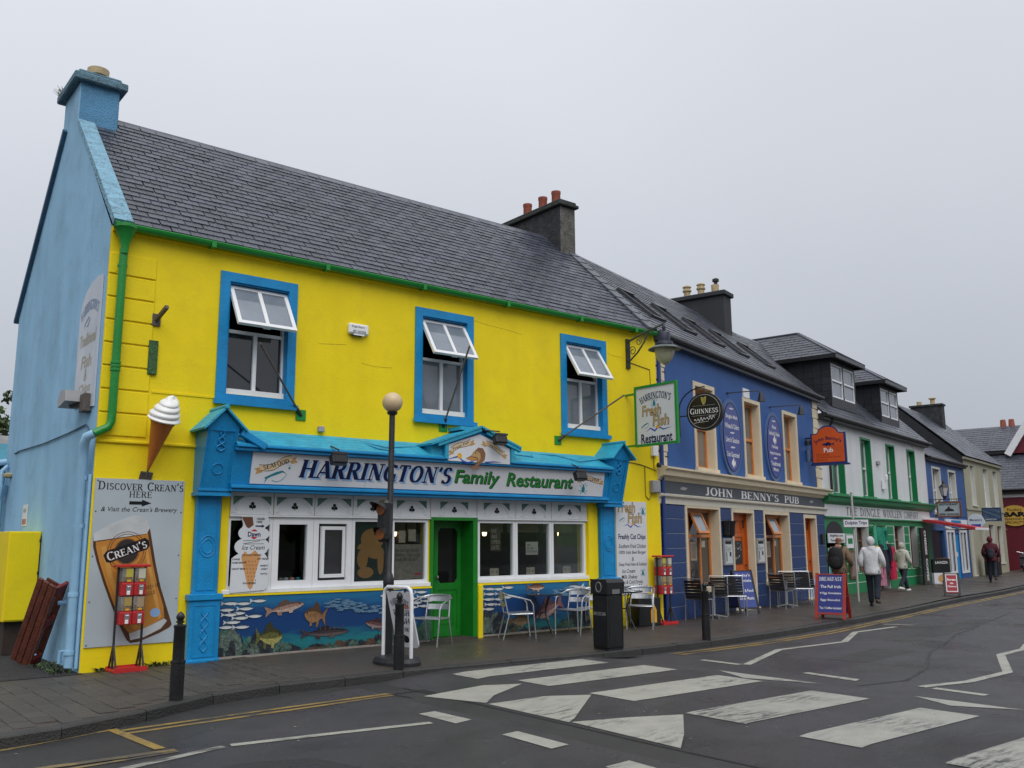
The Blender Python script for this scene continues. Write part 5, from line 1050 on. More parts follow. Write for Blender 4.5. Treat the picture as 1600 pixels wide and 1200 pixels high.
# hooped swing sign on a rubber base
hs = thing("swing_sign", "white hooped pavement sign with lettered panel on a black rubber base", "pavement sign", (3.62, -2.02, pz(3.6, -2)), R(-82))
m = MB(); m.lathe([(.40, 0), (.40, .04), (.36, .09), (.30, .10)], (0, 0, 0), 24); m.v = [(x * 1.0, y * .7, z) for x, y, z in m.v]; m.build("rubber_base", IRON, hs)
m = MB(); m.tube([(-.30, 0, .06), (-.30, 0, .92), (-.28, 0, 1.0), (-.22, 0, 1.04), (.22, 0, 1.04), (.28, 0, 1.0), (.30, 0, .92), (.30, 0, .06)], .026, 10); m.build("hoop", WHT, hs, smooth=True)
sw = MB(); sw.tf = Matrix.Translation((0, 0, .98)) @ Matrix.Rotation(R(15), 4, 'X'); sw.prism([(-.24, 0), (.24, 0), (.24, -.74)] + arc(.18, -.74, .06, .06, 0, -90, 4) + arc(-.18, -.74, .06, .06, -90, -180, 4), -.01, .01); pn = sw.build("panel", BOARD, hs)
fr_ = bpy.data.objects.new("print", None)
def on_tf(o, M): o.matrix_local = M; return o
M_ = sw.tf
for s, z, w, h, bw in (("HARRINGTON'S", -.12, .40, .08, .07), ("FRESH", -.30, .34, .08, 0), ("FISH", -.42, .30, .08, 0), ("TAKE AWAY", -.54, .36, .06, 0)): on_tf(serif(pn, s, 0, z, w, h, -.012, NAVY, bow=bw), M_)
k = MB(); face(k, ell(0, -.68, .07, .055, 14), -.0125); on_tf(k.build("badge_print", INK, pn), M_); k = MB(); face(k, [(.02, -.19), (.14, -.17), (.20, -.22), (.14, -.25), (.03, -.23)], -.0122); on_tf(k.build("fish_print", PINKP, pn), M_); bpy.data.objects.remove(fr_)
for x in (-.16, .16): MB().box(x - .015, x + .015, -.01, .01, .97, 1.03).build("hanger", IRON, hs)
# litter bin
bn = thing("litter_bin", "black litter bin with hooded top on the kerb side of the pavement", "bin", (7.16, -2.62, pz(7.17, -2.62))); bn.scale = (.80, .80, 1)
B("body", -.22, .22, -.22, .22, .03, .86, BLACK, bn, .02); B("plinth", -.20, .20, -.20, .20, 0, .03, IRON, bn)
m = MB(); frame_rect(m, -.19, .19, .08, .80, .012, -.226, -.215); m.tf = Matrix.Rotation(R(-90), 4, 'Z'); frame_rect(m, -.19, .19, .08, .80, .012, -.226, -.215); m.build("panel_moulding", BLACK, bn)
m = MB(); m.prismx([(-.24, .95), (-.24, 1.04), (-.20, 1.09), (.20, 1.09), (.24, 1.04), (.24, .95)], -.24, .24); m.box(-.235, -.19, -.235, .235, .86, .95); m.box(.19, .235, -.235, .235, .86, .95); m.box(-.19, .19, .19, .235, .86, .95); m.box(-.19, -.10, -.235, -.19, .86, .95); m.box(.12, .19, -.235, -.19, .86, .95); m.build("hood", BLACK, bn)
paint("dull ring metal", (.16, .16, .165), .5, .1, 9, 0); m = MB(); m.tf = Matrix.Rotation(R(-90), 4, 'Z'); m.tube([(.075 * math.cos(t * .3142), -.245, .97 + .075 * math.sin(t * .3142)) for t in range(21)], .012, 6); face(m, ell(0, .97, .072, .072), -.2415, 1); m.build("painted_opening", [MATS["dull ring metal"], DKP], bn); B("liner", -.10, .12, -.228, -.2, .865, .945, MATS["dull ring metal"], bn)  # dark disc inside the ring stands for the shaded hole
o = txt(bn, "BRUSCAR", 0, .56, .34, .055, -.2275, GREYP); o.rotation_euler = (0, 0, R(-90))
# capsule vending machines
CARD = [flat("gold card print", (.40, .27, .08)), flat("buff card print", (.36, .26, .16)), flat("yellow card print", (.50, .42, .06)), flat("white card print", (.55, .52, .42))]
CAPS = paint("mixed capsules", (.22, .16, .10), .4, .9, 60, .1); CLR = paint("cloudy plastic", (.22, .21, .20), .25, .3, 14, 0)
def vending(lab, loc, rz):
    t = thing("vending_machine", lab, "vending machine", loc, rz, "red capsule vending machines"); t.scale = (.80, .85, 1)
    B("cap", -.26, .26, -.15, .14, 1.35, 1.385, REDS, t, .008)
    for s in (-1, 1):
        m = MB(); m.beam((s * .225, 0, .03), (s * .225, 0, 1.35), .03, .03); m.beam((s * .225, -.16, .04), (s * .225, -.01, .34), .025, .025); m.beam((s * .225, .14, .04), (s * .225, .01, .34), .025, .025); m.build("post", IRON, t)
    m = MB(); m.box(-.27, .27, -.20, .16, .0, .035, 0, .006); m.box(-.27, .27, -.21, -.19, 0, .06); m.box(-.27, .27, .15, .17, 0, .06); m.build("base_tray", REDS, t)
    k = 0
    for z in (.60, .975):
        for x in (-.205, .003):
            b = MB(); b.box(x, x + .20, -.13, .12, z, z + .165, 0, .008); b.box(x + .005, x + .195, -.12, .12, z + .165, z + .18); u = b.build("body", REDP, t)
            B("globe", x + .008, x + .192, -.12, .11, z + .18, z + .365, CLR, u, .006); B("capsules", x + .012, x + .188, -.1205, -.1, z + .183, z + .25, CAPS, u)
            B("card", x + .065, x + .18, -.124, -.121, z + .205 + (.02 if k % 2 else .04), z + .355, CARD[k], u); k += 1
            q = MB(); q.prism([(x + .085, z + .185), (x + .15, z + .185), (x + .15, z + .21), (x + .085, z + .21)], -.128, -.122); q.build("price_ticket", SUNP, u)
            q = MB(); q.box(x + .075, x + .15, -.142, -.13, z + .065, z + .145); q.tube([(x + .085, -.155, z + .115), (x + .14, -.155, z + .122)], .008, 6); q.build("coin_slot", ALU, u)
            B("flap", x + .085, x + .14, -.15, -.13, z + .012, z + .066, CREAMW, u, .006)
    q = MB(); face(q, ell(-.14, 1.20, .03, .045, 10), -.1205); return t
vending("red capsule vending machine in front of the tall beer poster", (.52, -.24, .003), R(4)); vending("red capsule vending machine where the yellow wall meets the blue pub", (11.18, -.22, pz(11.1, -.2)), R(-3))
# wet floor style box under the menu board
db = thing("dark_box", "low black box with a yellow warning triangle below the white menu board", "box", (10.62, -.26, pz(10.6, -.2))); B("case", -.34, .30, -.10, .2, 0, .55, BLACK, db, .01); m = MB(); face(m, [(.0, .06), (.17, .06), (.17, .30), (.085, .44), (0, .30)], -.1015); m.build("warning_sticker", SUNP, db); txt(db, "!", .085, .26, .03, .12, -.103, INK, .03)
# left of the corner: meter cabinet, folded bench, pipes
cbx = thing("meter_cabinet", "yellow painted metal cabinet on the pale blue gable", "cabinet", (0, 2.73, 0)); B("case", -.46, -.004, 0, 1.4, .50, 1.865, YEL, cbx, .006); B("door", -.44, -.015, -.016, 0, .52, 1.85, YEL, cbx, .004); B("feet", -.40, -.03, .12, 1.3, .0, .50, paint("dark cabinet base", (.035, .022, .015), .8, .3, 6, .02), cbx)
m = MB(); m.tube([(-.012, -.02, .6), (-.012, -.02, 1.8)], .008, 6)
for z in (.75, 1.2, 1.7): m.box(-.03, .0, -.03, -.01, z, z + .05)
m.build("hinge", IRON, cbx)
sn = thing("wall_notice", "small white and red notice on the pale blue gable above the yellow cabinet", "sign", (-.003, 4.25, 1.97), R(-90)); B("plate", 0, .36, -.006, 0, 0, .36, WHT, sn); B("red_band", .03, .33, -.008, -.006, .03, .12, PINKP, sn); txt(sn, "NOTICE", .18, .26, .2, .06, -.0075, INK)
bd = thing("folded_bench", "red brown folded picnic bench leaning on end against the pale blue gable", "bench", (0, 0, 0))
A_ = Vector((-.42, 1.55, .02)); Bt = Vector((-.30, .80, 1.16)); w_ = (Bt - A_).normalized(); Lb = (Bt - A_).length
e1 = Vector((.62, -.80, 0)); e1 = (e1 - w_ * e1.dot(w_)).normalized(); e2 = w_.cross(e1).normalized(); e2 = e2 if e2.x > 0 else -e2
Mb = Matrix(((e1.x, e2.x, w_.x, A_.x), (e1.y, e2.y, w_.y, A_.y), (e1.z, e2.z, w_.z, A_.z), (0, 0, 0, 1)))
for k, (a, b) in enumerate(((-.13, -.045), (-.038, .052), (.06, .15))): q = MB(); q.tf = Mb; q.box(a, b, -.02, .02, 0, Lb, 0, .008); q.build("seat_plank", WOODB, bd)
q = MB(); q.tf = Mb; q.box(.152, .19, -.02, .01, 0, Lb); q.box(.152, .19, .20, .225, 0, Lb); q.box(-.13, .15, .20, .225, .1, Lb - .1); q.build("side_rail", WOODB, bd)
for z in (0, Lb * .50, Lb - .16): q = MB(); q.tf = Mb; q.box(.152, .20, .01, .20, z, z + (.16 if z != Lb * .5 else .13), 0, .006); q.build("red_batten", WOODR, bd)
q = MB(); q.tf = Mb; q.box(.10, .12, .05, .15, .2, Lb - .2); q.build("metal_strap", GREYP, bd)
sp_ = thing("soil_pipes", "pale blue waste pipes with hopper at the back corner of the gable", "pipes", (0, 5.75, 0)); PB = MATS["pale blue pipe paint"]
m = MB(); m.tube([(-.28, .1, 0), (-.28, .1, 3.0), (-.24, .05, 3.14), (-.05, .05, 3.18)], .06, 10); m.tube([(-.12, 0, 0), (-.12, 0, 2.5)], .045, 10); m.lathe([(.05, 2.45), (.05, 2.5), (.16, 2.68), (.16, 2.74)], (-.12, 0, 0), 4); m.tube([(-.12, 0, 2.74), (-.12, 0, 3.0), (-.03, .02, 3.1)], .04, 8); m.build("pipe", PB, sp_, smooth=True)
m = MB(); m.lathe([(.13, 0), (.13, .38), (.11, .5), (.03, .55)], (-.42, .3, 3.05), 14); m.tube([(-.42, .3, 0), (-.42, .3, 3.1)], .09, 10); m.build("dark_flue", IRON, sp_, smooth=True); m = MB(); m.lathe([(.02, 0), (.09, .03), (.10, .07), (.02, .10)], (-.05, -.22, 2.86), 12); m.build("lamp_cover", BUFF, sp_)
m = MB(); m.tube([(0, .62, .22), (-.10, .62, .22), (-.10, .62, .06)], .03, 8); m.tube([(0, .95, .85), (-.10, .95, .85)], .03, 8); tag(m.build("overflow_pipe", PB), "short pale blue overflow pipe bent down near the foot of the gable", "pipe")
def weeds(x0, x1, y0, y1, z, n, h, name, lab, spread=.6):
    q = MB()
    for i in range(n):
        x, y = rnd.uniform(x0, x1), rnd.uniform(y0, y1); a = rnd.uniform(0, 6.28); l = h * rnd.uniform(.4, 1); p = Vector((x, y, z)); d1 = Vector((math.cos(a) * spread, math.sin(a) * spread, 1)).normalized() * l; s = Vector((-math.sin(a), math.cos(a), 0)) * .012
        mid = p + d1 * .6; tip = p + d1 + Vector((math.cos(a), math.sin(a), -.5)) * l * .3; q.add([p - s * .5, p + s * .5, mid + s, mid - s, tip], [(0, 1, 2, 3), (3, 2, 4)])
    tag(q.build(name, WEED), lab, "plant")
weeds(.86, 1.14, -.10, -.005, 0, 46, .13, "weed", "green weed growing at the foot of the yellow wall right of the beer poster", .9); weeds(.20, .34, -.07, -.005, 0, 26, .09, "weed", "tiny weed at the foot of the yellow wall behind the vending machine tray", .9)
weeds(-.35, -.02, -.05, 1.2, 0, 110, .10, "weeds", "low green weeds along the foot of the pale blue gable", .9); bpy.data.objects["weeds"]["kind"] = "stuff"
# street lamp on the wall bracket
sl = thing("street_lamp", "ornate street lamp with wide shade on a scrolled bracket under the green gutter", "lamp", (10.52, 0, 5.40)); B("back_plate", -.055, .055, -.045, 0, -.12, .52, IRON, sl, .006)
m = MB(); m.tube([(0, -.04, .46), (0, -.5, .58), (0, -1.05, .66)], .022, 8); m.tube([(0, -.04, .02), (0, -.30, .18), (0, -.50, .38), (0, -.60, .58)], .018, 8)
for (cy, cz, r0, tn, a0) in ((-.16, .24, .11, 1.4, 0), (-.34, .42, .09, 1.3, 2), (-.55, .50, .07, 1.2, 4), (-.72, .56, .06, 1.2, 1)): m.tube([(0, cy + r0 * (1 - i / 26) * math.cos(a0 + i * tn * 6.283 / 20), cz + r0 * (1 - i / 26) * math.sin(a0 + i * tn * 6.283 / 20)) for i in range(21)], .010, 6)
m.build("scroll_bracket", paint("weathered green iron", (.06, .09, .06), .6, .4, 12, .04, dirt=(.09, .07, .06), dirt_amt=.8), sl, smooth=True)
m = MB(); m.lathe([(.02, .70), (.025, .62), (.04, .60), (.03, .50), (.12, .48), (.13, .46), (.12, .30), (.17, .28), (.18, .22), (.15, .20)], (0, -1.05, 0), 20); m.build("lamp_housing", paint("dark blue lamp paint", (.02, .025, .05), .4, .2, 8, .02), sl, smooth=True)
m = MB(); m.lathe([(.14, .215), (.24, .185), (.335, .13), (.335, .12), (.22, .165), (.14, .19)], (0, -1.05, 0), 26); m.build("lamp_shade", paint("lamp shade paint", (.10, .12, .11), .45, .2, 8, .02), sl, smooth=True)
m = MB(); m.lathe([(.20, .165), (.205, .10), (.19, .0), (.14, -.10), (.07, -.17), (.02, -.20)], (0, -1.05, 0), 22); m.build("bowl", paint("frosted lamp bowl", (.42, .40, .28), .25, .08, 6, 0), sl, smooth=True)
# hanging restaurant sign, square to the wall
hg = thing("hanging_sign", "green framed white hanging sign with fresh fish lettering beside the street lamp", "sign", (10.44, -.26, 3.57), R(-90))
B("board", .03, 1.12, -.012, .012, .03, 1.23, BOARD, hg); m = MB(); frame_rect(m, 0, 1.15, 0, 1.26, .05, -.03, .03); m.box(-.28, 0, -.02, .02, 1.10, 1.14); m.box(-.28, 0, -.02, .02, .02, .06); m.build("frame", GRN, hg)
serif(hg, "HARRINGTON'S", .575, 1.03, .86, .14, -.0145, NAVY, bow=.10, weight=1.05); crab(hg, .54, .87, .17, -.0145); fresh_fish(hg, .58, .60, .98, -.017); dolphin(hg, .17, .40, .22, -.0145); txt(hg, "Restaurant", .58, .155, .84, .20, -.0145, NAVY, .025)
wave(hg, [(.28, .29), (.42, .35), (.54, .28), (.64, .36), (.76, .30), (1.0, .34)], .04, -.0145, BLUEP); k = MB(); face(k, ell(.62, .375, .05, .035, 12), -.0155); k.build("sun_print", SUNP, hg)
m = MB()
for p in ([(9.9, -.006, 3.32), (10.6, -.01, 3.28), (10.85, -.01, 3.25), (11.0, -.01, 3.22), (11.3, -.01, 3.15)], [(10.95, -.012, 3.22), (10.95, -.012, 2.6), (11.05, -.012, 2.52), (11.12, -.012, 2.62)], [(10.6, -.006, 5.42), (11.2, -.008, 5.34), (11.22, -.008, 4.9), (11.24, -.008, 3.2)]): m.tube(p, .011, 5)
tag(m.build("wall_cable", paint("yellowed cable", (.30, .22, .03), .6, .1, 9, 0)), "loose cable running down the right end of the yellow wall", "cable")
jb = thing("junction_box", "grey meter box low on the right end of the yellow wall", "box", (11.2, 0, 2.80)); B("case", -.12, .12, -.11, 0, -.13, .13, GREYP, jb, .01); B("lid", -.10, .10, -.118, -.11, -.11, .05, GREYP, jb)
jb = thing("junction_box", "small pale box above the meter box at the right end of the yellow wall", "box", (11.22, 0, 3.55)); B("case", -.07, .09, -.09, 0, -.10, .12, UPVC, jb, .01); m = MB(); m.lathe([(.05, -.14), (.055, -.08), (.03, -.04)], (.05, -.12, -.2), 10); m.build("lens", IRON, jb)

# ================================================================== blue pub
TH = R(15.42)
pub = thing("pub_building", "two storey blue pub with cream trim, orange doors and windows next to the yellow building", "building", (11.35, .04, -.04), TH)
PM = Matrix.Translation((11.35, .04, -.04)) @ Matrix.Rotation(TH, 4, 'Z')
UW = [(2.15, 3.2), (5.24, 6.3), (8.28, 9.36)]; LW = [(1.42, 3.2, .66, 2.44), (4.10, 5.42, .0, 2.40), (6.30, 8.16, .66, 2.40), (9.62, 10.62, .0, 2.36)]
m = MB(); wall(m, 0.02, 11.55, 2.5, 6.2, [(a, b, 3.38, 5.36) for a, b in UW], 0, .27); m.build("upper_wall", PUB, pub)
m = MB(); wall(m, 0.02, 11.55, -.3, 2.5, LW, 0, .30, 0, 1); lw = m.build("lower_wall", [PUBD, CREAM], pub)
m = MB(); m.quad((.05, 6, -.3), (11.5, 6, -.3), (11.5, 6, 6.2), (.05, 6, 6.2)); m.add([(11.5, 0, -.3), (11.5, 6, -.3), (11.5, 6, 6.2), (11.5, 3.2, 9.1), (11.5, 0, 6.2)], [(0, 1, 2, 3, 4)]); m.quad((.1, 1.4, 0), (11.4, 1.4, 0), (11.4, 1.4, 6), (.1, 1.4, 6)); m.quad((.1, .3, 2.9), (11.4, .3, 2.9), (11.4, 1.4, 2.9), (.1, 1.4, 2.9)); m.build("back_wall", INN, pub)
for a, b in UW:                                     # upper sashes in deep cream reveals
    m = MB(); frame_rect(m, a - .10, b + .10, 3.30, 5.45, .10, -.02, 0); m.box(a - .001, a + .012, 0, .27, 3.38, 5.36); m.box(b - .012, b + .001, 0, .27, 3.38, 5.36); m.box(a, b, 0, .27, 5.35, 5.362); m.box(a - .12, b + .12, -.07, .2, 3.30, 3.40); s = m.build("window_surround", CREAM, pub)
    m = MB(); frame_rect(m, a, b, 3.40, 5.35, .075, .19, .26); m.box(a + .075, b - .075, .17, .24, 4.34, 4.42); m.box((a + b) / 2 - .025, (a + b) / 2 + .025, .2, .25, 3.47, 4.34); m.build("sash", ORNW, s)
    B("pane", a + .07, b - .07, .225, .23, 3.46, 5.28, GLS, s)
# cream corner strips with dark stone ends
for x0, x1 in ((.02, .56), (11.0, 11.56)):
    for k in range(9): B("quoin", x0 + (.0 if k % 2 else .05), x1 - (.05 if k % 2 == 0 else 0) * (1 if x0 < 1 else 1), -.03, 0, 3.32 + .315 * k, 3.32 + .315 * k + .30, CREAM, pub, .008)
m = MB()
for k in range(0, 9): m.box(.0, .13, -.036, -.03, 3.605 + .315 * k, 3.63 + .315 * k); m.box(.40, .58, -.036, -.03, 3.605 + .315 * k - .09, 3.63 + .315 * k - .09); m.box(11.42, 11.6, -.036, -.03, 3.605 + .315 * k, 3.63 + .315 * k)
m.build("joint_line", INK, pub); MB().tube([(.16, -.07, 6.1), (.16, -.07, .05)], .045, 10).build("downpipe", paint("pub downpipe", (.02, .05, .2), .4, .1, 6, 0), pub, smooth=True)
# cornice, fascia, lettering
m = MB(); m.prismx([(0, 3.0), (-.06, 3.0), (-.10, 3.06), (-.20, 3.10), (-.22, 3.20), (-.28, 3.24), (-.28, 3.28), (0, 3.33)], -.02, 11.75); m.build("cornice", CREAM, pub)
m = MB(); m.prismx([(0, 2.50), (-.04, 2.50), (-.05, 2.62), (-.12, 2.66), (-.13, 2.70), (-.06, 2.72), (0, 2.72)], -.02, 11.70); m.build("moulding", paint("pale cream moulding", (.72, .68, .58), .5, .05, 4, .01), pub)
fb = B("fascia", .02, 11.6, -.05, 0, 2.722, 3.0, CHAR, pub)
for s, a, b in (("JOHN", 2.42, 4.08), ("BENNY'S", 4.62, 7.38), ("PUB", 7.85, 9.10)): serif(fb, s, (a + b) / 2, 2.855, b - a, .19, -.053, WINK, weight=1.0)
for u in (1.25, 10.28):
    m = MB(); face(m, ell(u, 2.86, .16, .035, 14), -.052)
    for i in range(-2, 3): m.beam((u + i * .07 - .05, -.0525, 2.83), (u + i * .07 + .05, -.0525, 2.89), .002, .014)
    m.build("scroll_print", GREYP, fb)
# painted rusticated blocks with pale joints between them
PJ = paint("pale joint paint", (.42, .50, .66), .6, .1, 9, 0)
B("joint_backing", .03, 11.54, -.006, 0, .0, 0.58, PJ, lw); m = MB()
for a, b in ((.03, 1.30), (3.30, 4.00), (5.52, 6.20), (8.26, 9.52), (10.72, 11.53)): m.box(a, b, -.006, 0, .58, 2.48)
m.build("joint_backing", PJ, lw); zs_ = [.0, .30, .60, .915, 1.235, 1.55, 1.87, 2.19, 2.49]
for a, b in ((.04, 1.30), (3.31, 3.99), (5.53, 6.19), (8.27, 9.51), (10.73, 11.52)):
    for c, d in zip(zs_, zs_[1:]): B("wall_block", a, b, -.026, -.006, c + .008, d - .010, PUBD, lw, .006)
for a, b in ((1.30, 3.31), (6.19, 8.27)): B("wall_block", a, b, -.024, -.006, .01, .50, PUBD, lw, .006)
m = MB()
for a, b, c, d in LW: m.box(a - .095, a, -.035, 0, c - .06, d + .10); m.box(b, b + .095, -.035, 0, c - .06, d + .10); m.box(a, b, -.035, 0, d, d + .10)
m.build("architrave", CREAM, pub)
for a, b, c, d in (LW[0], LW[2]):
    B("window_sill", a - .12, b + .12, -.10, .25, c - .13, c, CREAM, pub, .01); m = MB(); frame_rect(m, a, b, c, d, .07, .20, .28); m.box(a + .07, b - .07, .19, .27, 1.78, 1.85)
    for x in (a + (b - a) * .30, a + (b - a) * .66): m.box(x - .03, x + .03, .20, .27, c + .07, d - .07)
    s = m.build("window_frame", ORNW, pub); B("pane", a + .07, b - .07, .235, .24, c + .06, d - .06, dark_glass("pub window glass", (.05, .048, .045), 1.7), s)
    x0, x1 = a + (b - a) * .32, a + (b - a) * .66; k = MB(); k.tf = Matrix.Translation((0, .19, 2.34)) @ Matrix.Rotation(R(-24), 4, 'X'); frame_rect(k, x0, x1, -.52, 0, .055, -.045, 0); k.build("casement", ORNW, s); g = MB(); g.tf = k.tf; g.box(x0 + .05, x1 - .05, -.025, -.02, -.47, -.05); g.build("casement_pane", dark_glass("pub casement glass", (.22, .25, .28), 1.8), s)
    B("notice", a + .66, a + 1.0, .226, .23, 1.25, 1.68, MATS["paper notice"], s); B("notice", a + 1.28, a + 1.48, .226, .23, 1.55, 1.70, MATS["pale notice"], s); B("notice", a + .70, a + .96, .222, .226, 1.30, 1.63, MENU, s)
def panel_door(a, b, d, y, print_=True):
    m = MB(); frame_rect(m, a + .04, b - .04, .05, d - .02, .17, y, y + .05); m.box(a + .2, b - .2, y, y + .05, .95, 1.08); m.box(a + .2, b - .2, y, y + .05, 1.80, 1.90); m.box(a + .2, b - .2, y + .025, y + .045, .2, 2.2)
    for z0, z1 in ((.28, .90), (1.92, 2.18)): frame_rect(m, a + .24, b - .24, z0, z1, .03, y + .010, y + .03)
    dd = m.build("door", ORNG, pub); frame = MB(); frame.box(a, a + .04, y - .06, y + .1, 0, d); frame.box(b - .04, b, y - .06, y + .1, 0, d); frame.box(a + .04, b - .04, y - .06, y + .1, d - .03, d); frame.build("door_frame", ORNG, dd)
    if print_:
        B("poster", a + .22, b - .26, y - .006, y, 1.12, 1.70, DKP, dd); q = MB()
        for i in range(26): face(q, ell(rnd.uniform(a + .3, b - .34), rnd.uniform(1.18, 1.64), rnd.uniform(.015, .045), rnd.uniform(.01, .03), 6), y - .007 - i * .0001)
        q.build("poster_print", GREYP, dd)
    h = MB(); h.box(b - .16, b - .10, y - .02, y, .08, .24); h.box(b - .16, b - .10, y - .02, y, 2.02, 2.24); h.lathe([(.02, 0), (.028, .02), (.02, .05)], (b - .12, y - .04, 1.05), 8); h.build("hinge", IRON, dd)
panel_door(4.10, 5.42, 2.40, .20); panel_door(9.62, 10.62, 2.36, .2, False); B("doorstep", 4.0, 5.52, -.10, .3, -.12, .03, CREAM, pub, .01); B("doorstep", 9.52, 10.72, -.1, .3, -.12, .02, CREAM, pub, .01)
B("leaflet_case", 9.66, 9.70, .0, .18, 1.1, 2.1, IRON, pub)
# roof
B("eaves_board", .0, 11.6, -.16, 0, 6.06, 6.22, CHAR, pub); m = MB(); m.tube([(0, -.20, 6.2), (11.65, -.20, 6.2)], .065, 10); m.build("gutter", IRON, pub, smooth=True)
pl = math.hypot(3.34, 2.97); pwd = Vector((0, 3.34, 2.97)).normalized()
m = MB(); m.add([(-.1, -.14, 6.2), (11.55, -.14, 6.2), (11.55, 3.2, 9.17), (-.1, 3.2, 9.17)], [(0, 1, 2, 3)]); m.add([(-.1, 3.2, 9.17), (11.55, 3.2, 9.17), (11.55, 6.4, 6.2), (-.1, 6.4, 6.2)], [(0, 1, 2, 3)]); m.build("roof_deck", SLATE2, pub)
slate_roof(pub, (-.1, -.18, 6.21), (1, 0, 0), pwd, 11.65, pl, .30, .205, SLATE2, 0, None, PM)
for k in range(25): m = MB(); m.prismx([(3.05, 9.10), (3.2, 9.215), (3.35, 9.10), (3.2, 9.18)], .05 + k * .46, .05 + k * .46 + .45); m.build("ridge_tile", SLATE2, pub)
rn_ = Vector((0, -2.97, 3.34)).normalized(); RM = lambda u, s: Matrix.Translation(Vector((u, -.14, 6.2)) + pwd * s) @ Matrix(((1, 0, 0, 0), (0, pwd.y, rn_.y, 0), (0, pwd.z, rn_.z, 0), (0, 0, 0, 1)))
for u in (1.15, 2.95, 4.80, 6.60, 8.75):            # roof windows, slightly proud of the slates
    m = MB(); m.tf = RM(u, 1.02); m.box(0, .07, 0, 1.22, .02, .13); m.box(.71, .78, 0, 1.22, .02, .13); m.box(.07, .71, 0, .07, .02, .12); m.box(.07, .71, 1.13, 1.22, .02, .15); m.box(-.06, .84, -.10, 0, .015, .04); s = m.build("skylight", LEAD if u > 20 else paint("skylight metal", (.05, .052, .06), .4, .2, 5, 0), pub); g = MB(); g.tf = m.tf; g.box(.07, .71, .07, 1.13, .07, .09); g.build("skylight_pane", dark_glass("skylight glass", (.03, .035, .045), 1.9), s)
st = B("chimney", 9.42, 10.02, 2.1, 3.9, 7.9, 9.55, paint("dark painted chimney", (.028, .03, .036), .7, .2, 2, .05), pub, .01); B("chimney_cap", 9.34, 10.10, 2.02, 3.98, 9.55, 9.70, MATS["dark painted chimney"], st, .02)
for y in (3.5, 3.0): MB().lathe([(.11, 0), (.11, .2), (.15, .24), (.15, .28), (.12, .3), (.12, .36), (.15, .38), (.13, .42), (.1, .42)], (9.72, y, 9.7), 14).build("chimney_pot", BUFF, st, smooth=True)
MB().lathe([(.12, 0), (.13, .3), (.1, .3)], (9.72, 2.5, 9.7), 14).build("chimney_pot", BUFF, st, smooth=True); m = MB(); m.lathe([(.06, .3), (.06, .40), (.11, .42), (.11, .50), (.03, .54)], (9.74, 2.48, 9.7), 10); m.build("cowl", IRON, st)
m = MB(); m.tf = RM(9.30, 2.3); m.box(0, .12, 0, 2.0, .02, .06); m.build("lead_flashing", LEAD, pub)
# things fixed to the pub
def pthing(name, label, cat, u, v, z, a=0., group=None): 
    p = PM @ Vector((u, v, z)); return thing(name, label, cat, p, TH + R(a), group)
OV = paint("oval sign blue", (.042, .068, .27), .4, .15, 2, 0); OVR = paint("oval rim blue", (.07, .13, .30), .5, .1, 3, .02)
def oval(u, lab, lines):
    t = pthing("oval_sign", lab, "sign", u, -.0, 4.30, 0, "oval lettered signs on the blue pub"); m = MB(); m.disc(0, 0, .66, .98, -.05, -.002, 40); m.build("rim", OVR, t); m = MB(); m.disc(0, 0, .56, .86, -.062, -.05, 40); m.build("board", OV, t)
    m = MB(); m.tube([(.57 * math.cos(i * .1571), -.055, .87 * math.sin(i * .1571)) for i in range(41)], .014, 6); m.build("dark_line", NAVY, t)
    for s, z, w, h in lines:
        if s == "~":
            k = MB()
            for i in range(-2, 3): k.beam((i * .05 - .04, -.064, z - .02), (i * .05 + .04, -.064, z + .02), .002, .016)
            k.build("scroll_print", WINK, t)
        elif s == "<": k = MB(); fish(k, 0, z, .26, .18, -1, 0, 0, 0, 0, -.064); k.build("fish_print", WINK, t)
        else: txt(t, s, 0, z, w, h, -.065, WINK, .02)
oval(4.22, "blue oval sign between the first and second upper windows of the blue pub", (("~", .72, 0, 0), ("Single Malt", .50, .78, .13), ("Wines & Ciders", .27, .92, .13), ("~", .10, 0, 0), ("Live in Session", -.08, .86, .14), ("~", -.27, 0, 0), ("Craic Guaranteed", -.45, .80, .13), ("<", -.67, 0, 0)))
oval(7.30, "blue oval sign between the second and third upper windows of the blue pub", (("~", .72, 0, 0), ("Fine", .55, .30, .11), ("Seafood & Steaks", .37, .84, .12), ("<", .18, 0, 0), ("Holiday", -.02, .5, .12), ("Apartments", -.20, .84, .12), ("~", -.33, 0, 0), ("Traditional", -.48, .72, .12), ("Music", -.64, .4, .10)))
for u, lab in ((4.15, "thin black lamp on a long arm above the first oval sign of the blue pub"), (7.22, "thin black lamp on a long arm above the second oval sign of the blue pub")):
    t = pthing("sign_lamp", lab, "lamp", u, 0, 5.42, 0, "arm lamps above the oval signs"); m = MB(); m.lathe([(.05, -.01), (.06, 0), (.05, .01)], (0, -.02, 0), 10); m.tube([(0, 0, 0), (.2, -.72, .02), (.24, -.80, -.02)], .014, 6); m.build("arm", IRON, t); m = MB(); m.lathe([(.03, .1), (.05, .06), (.10, -.14), (.09, -.14)], (.25, -.80, -.12), 12); m.build("lamp_head", IRON, t)
t = pthing("wall_panel", "white square panel on the blue wall above the second upper window of the pub", "sign", 5.36, 0, 5.58); B("panel", -.16, .28, -.03, 0, -.12, .12, WHT, t)
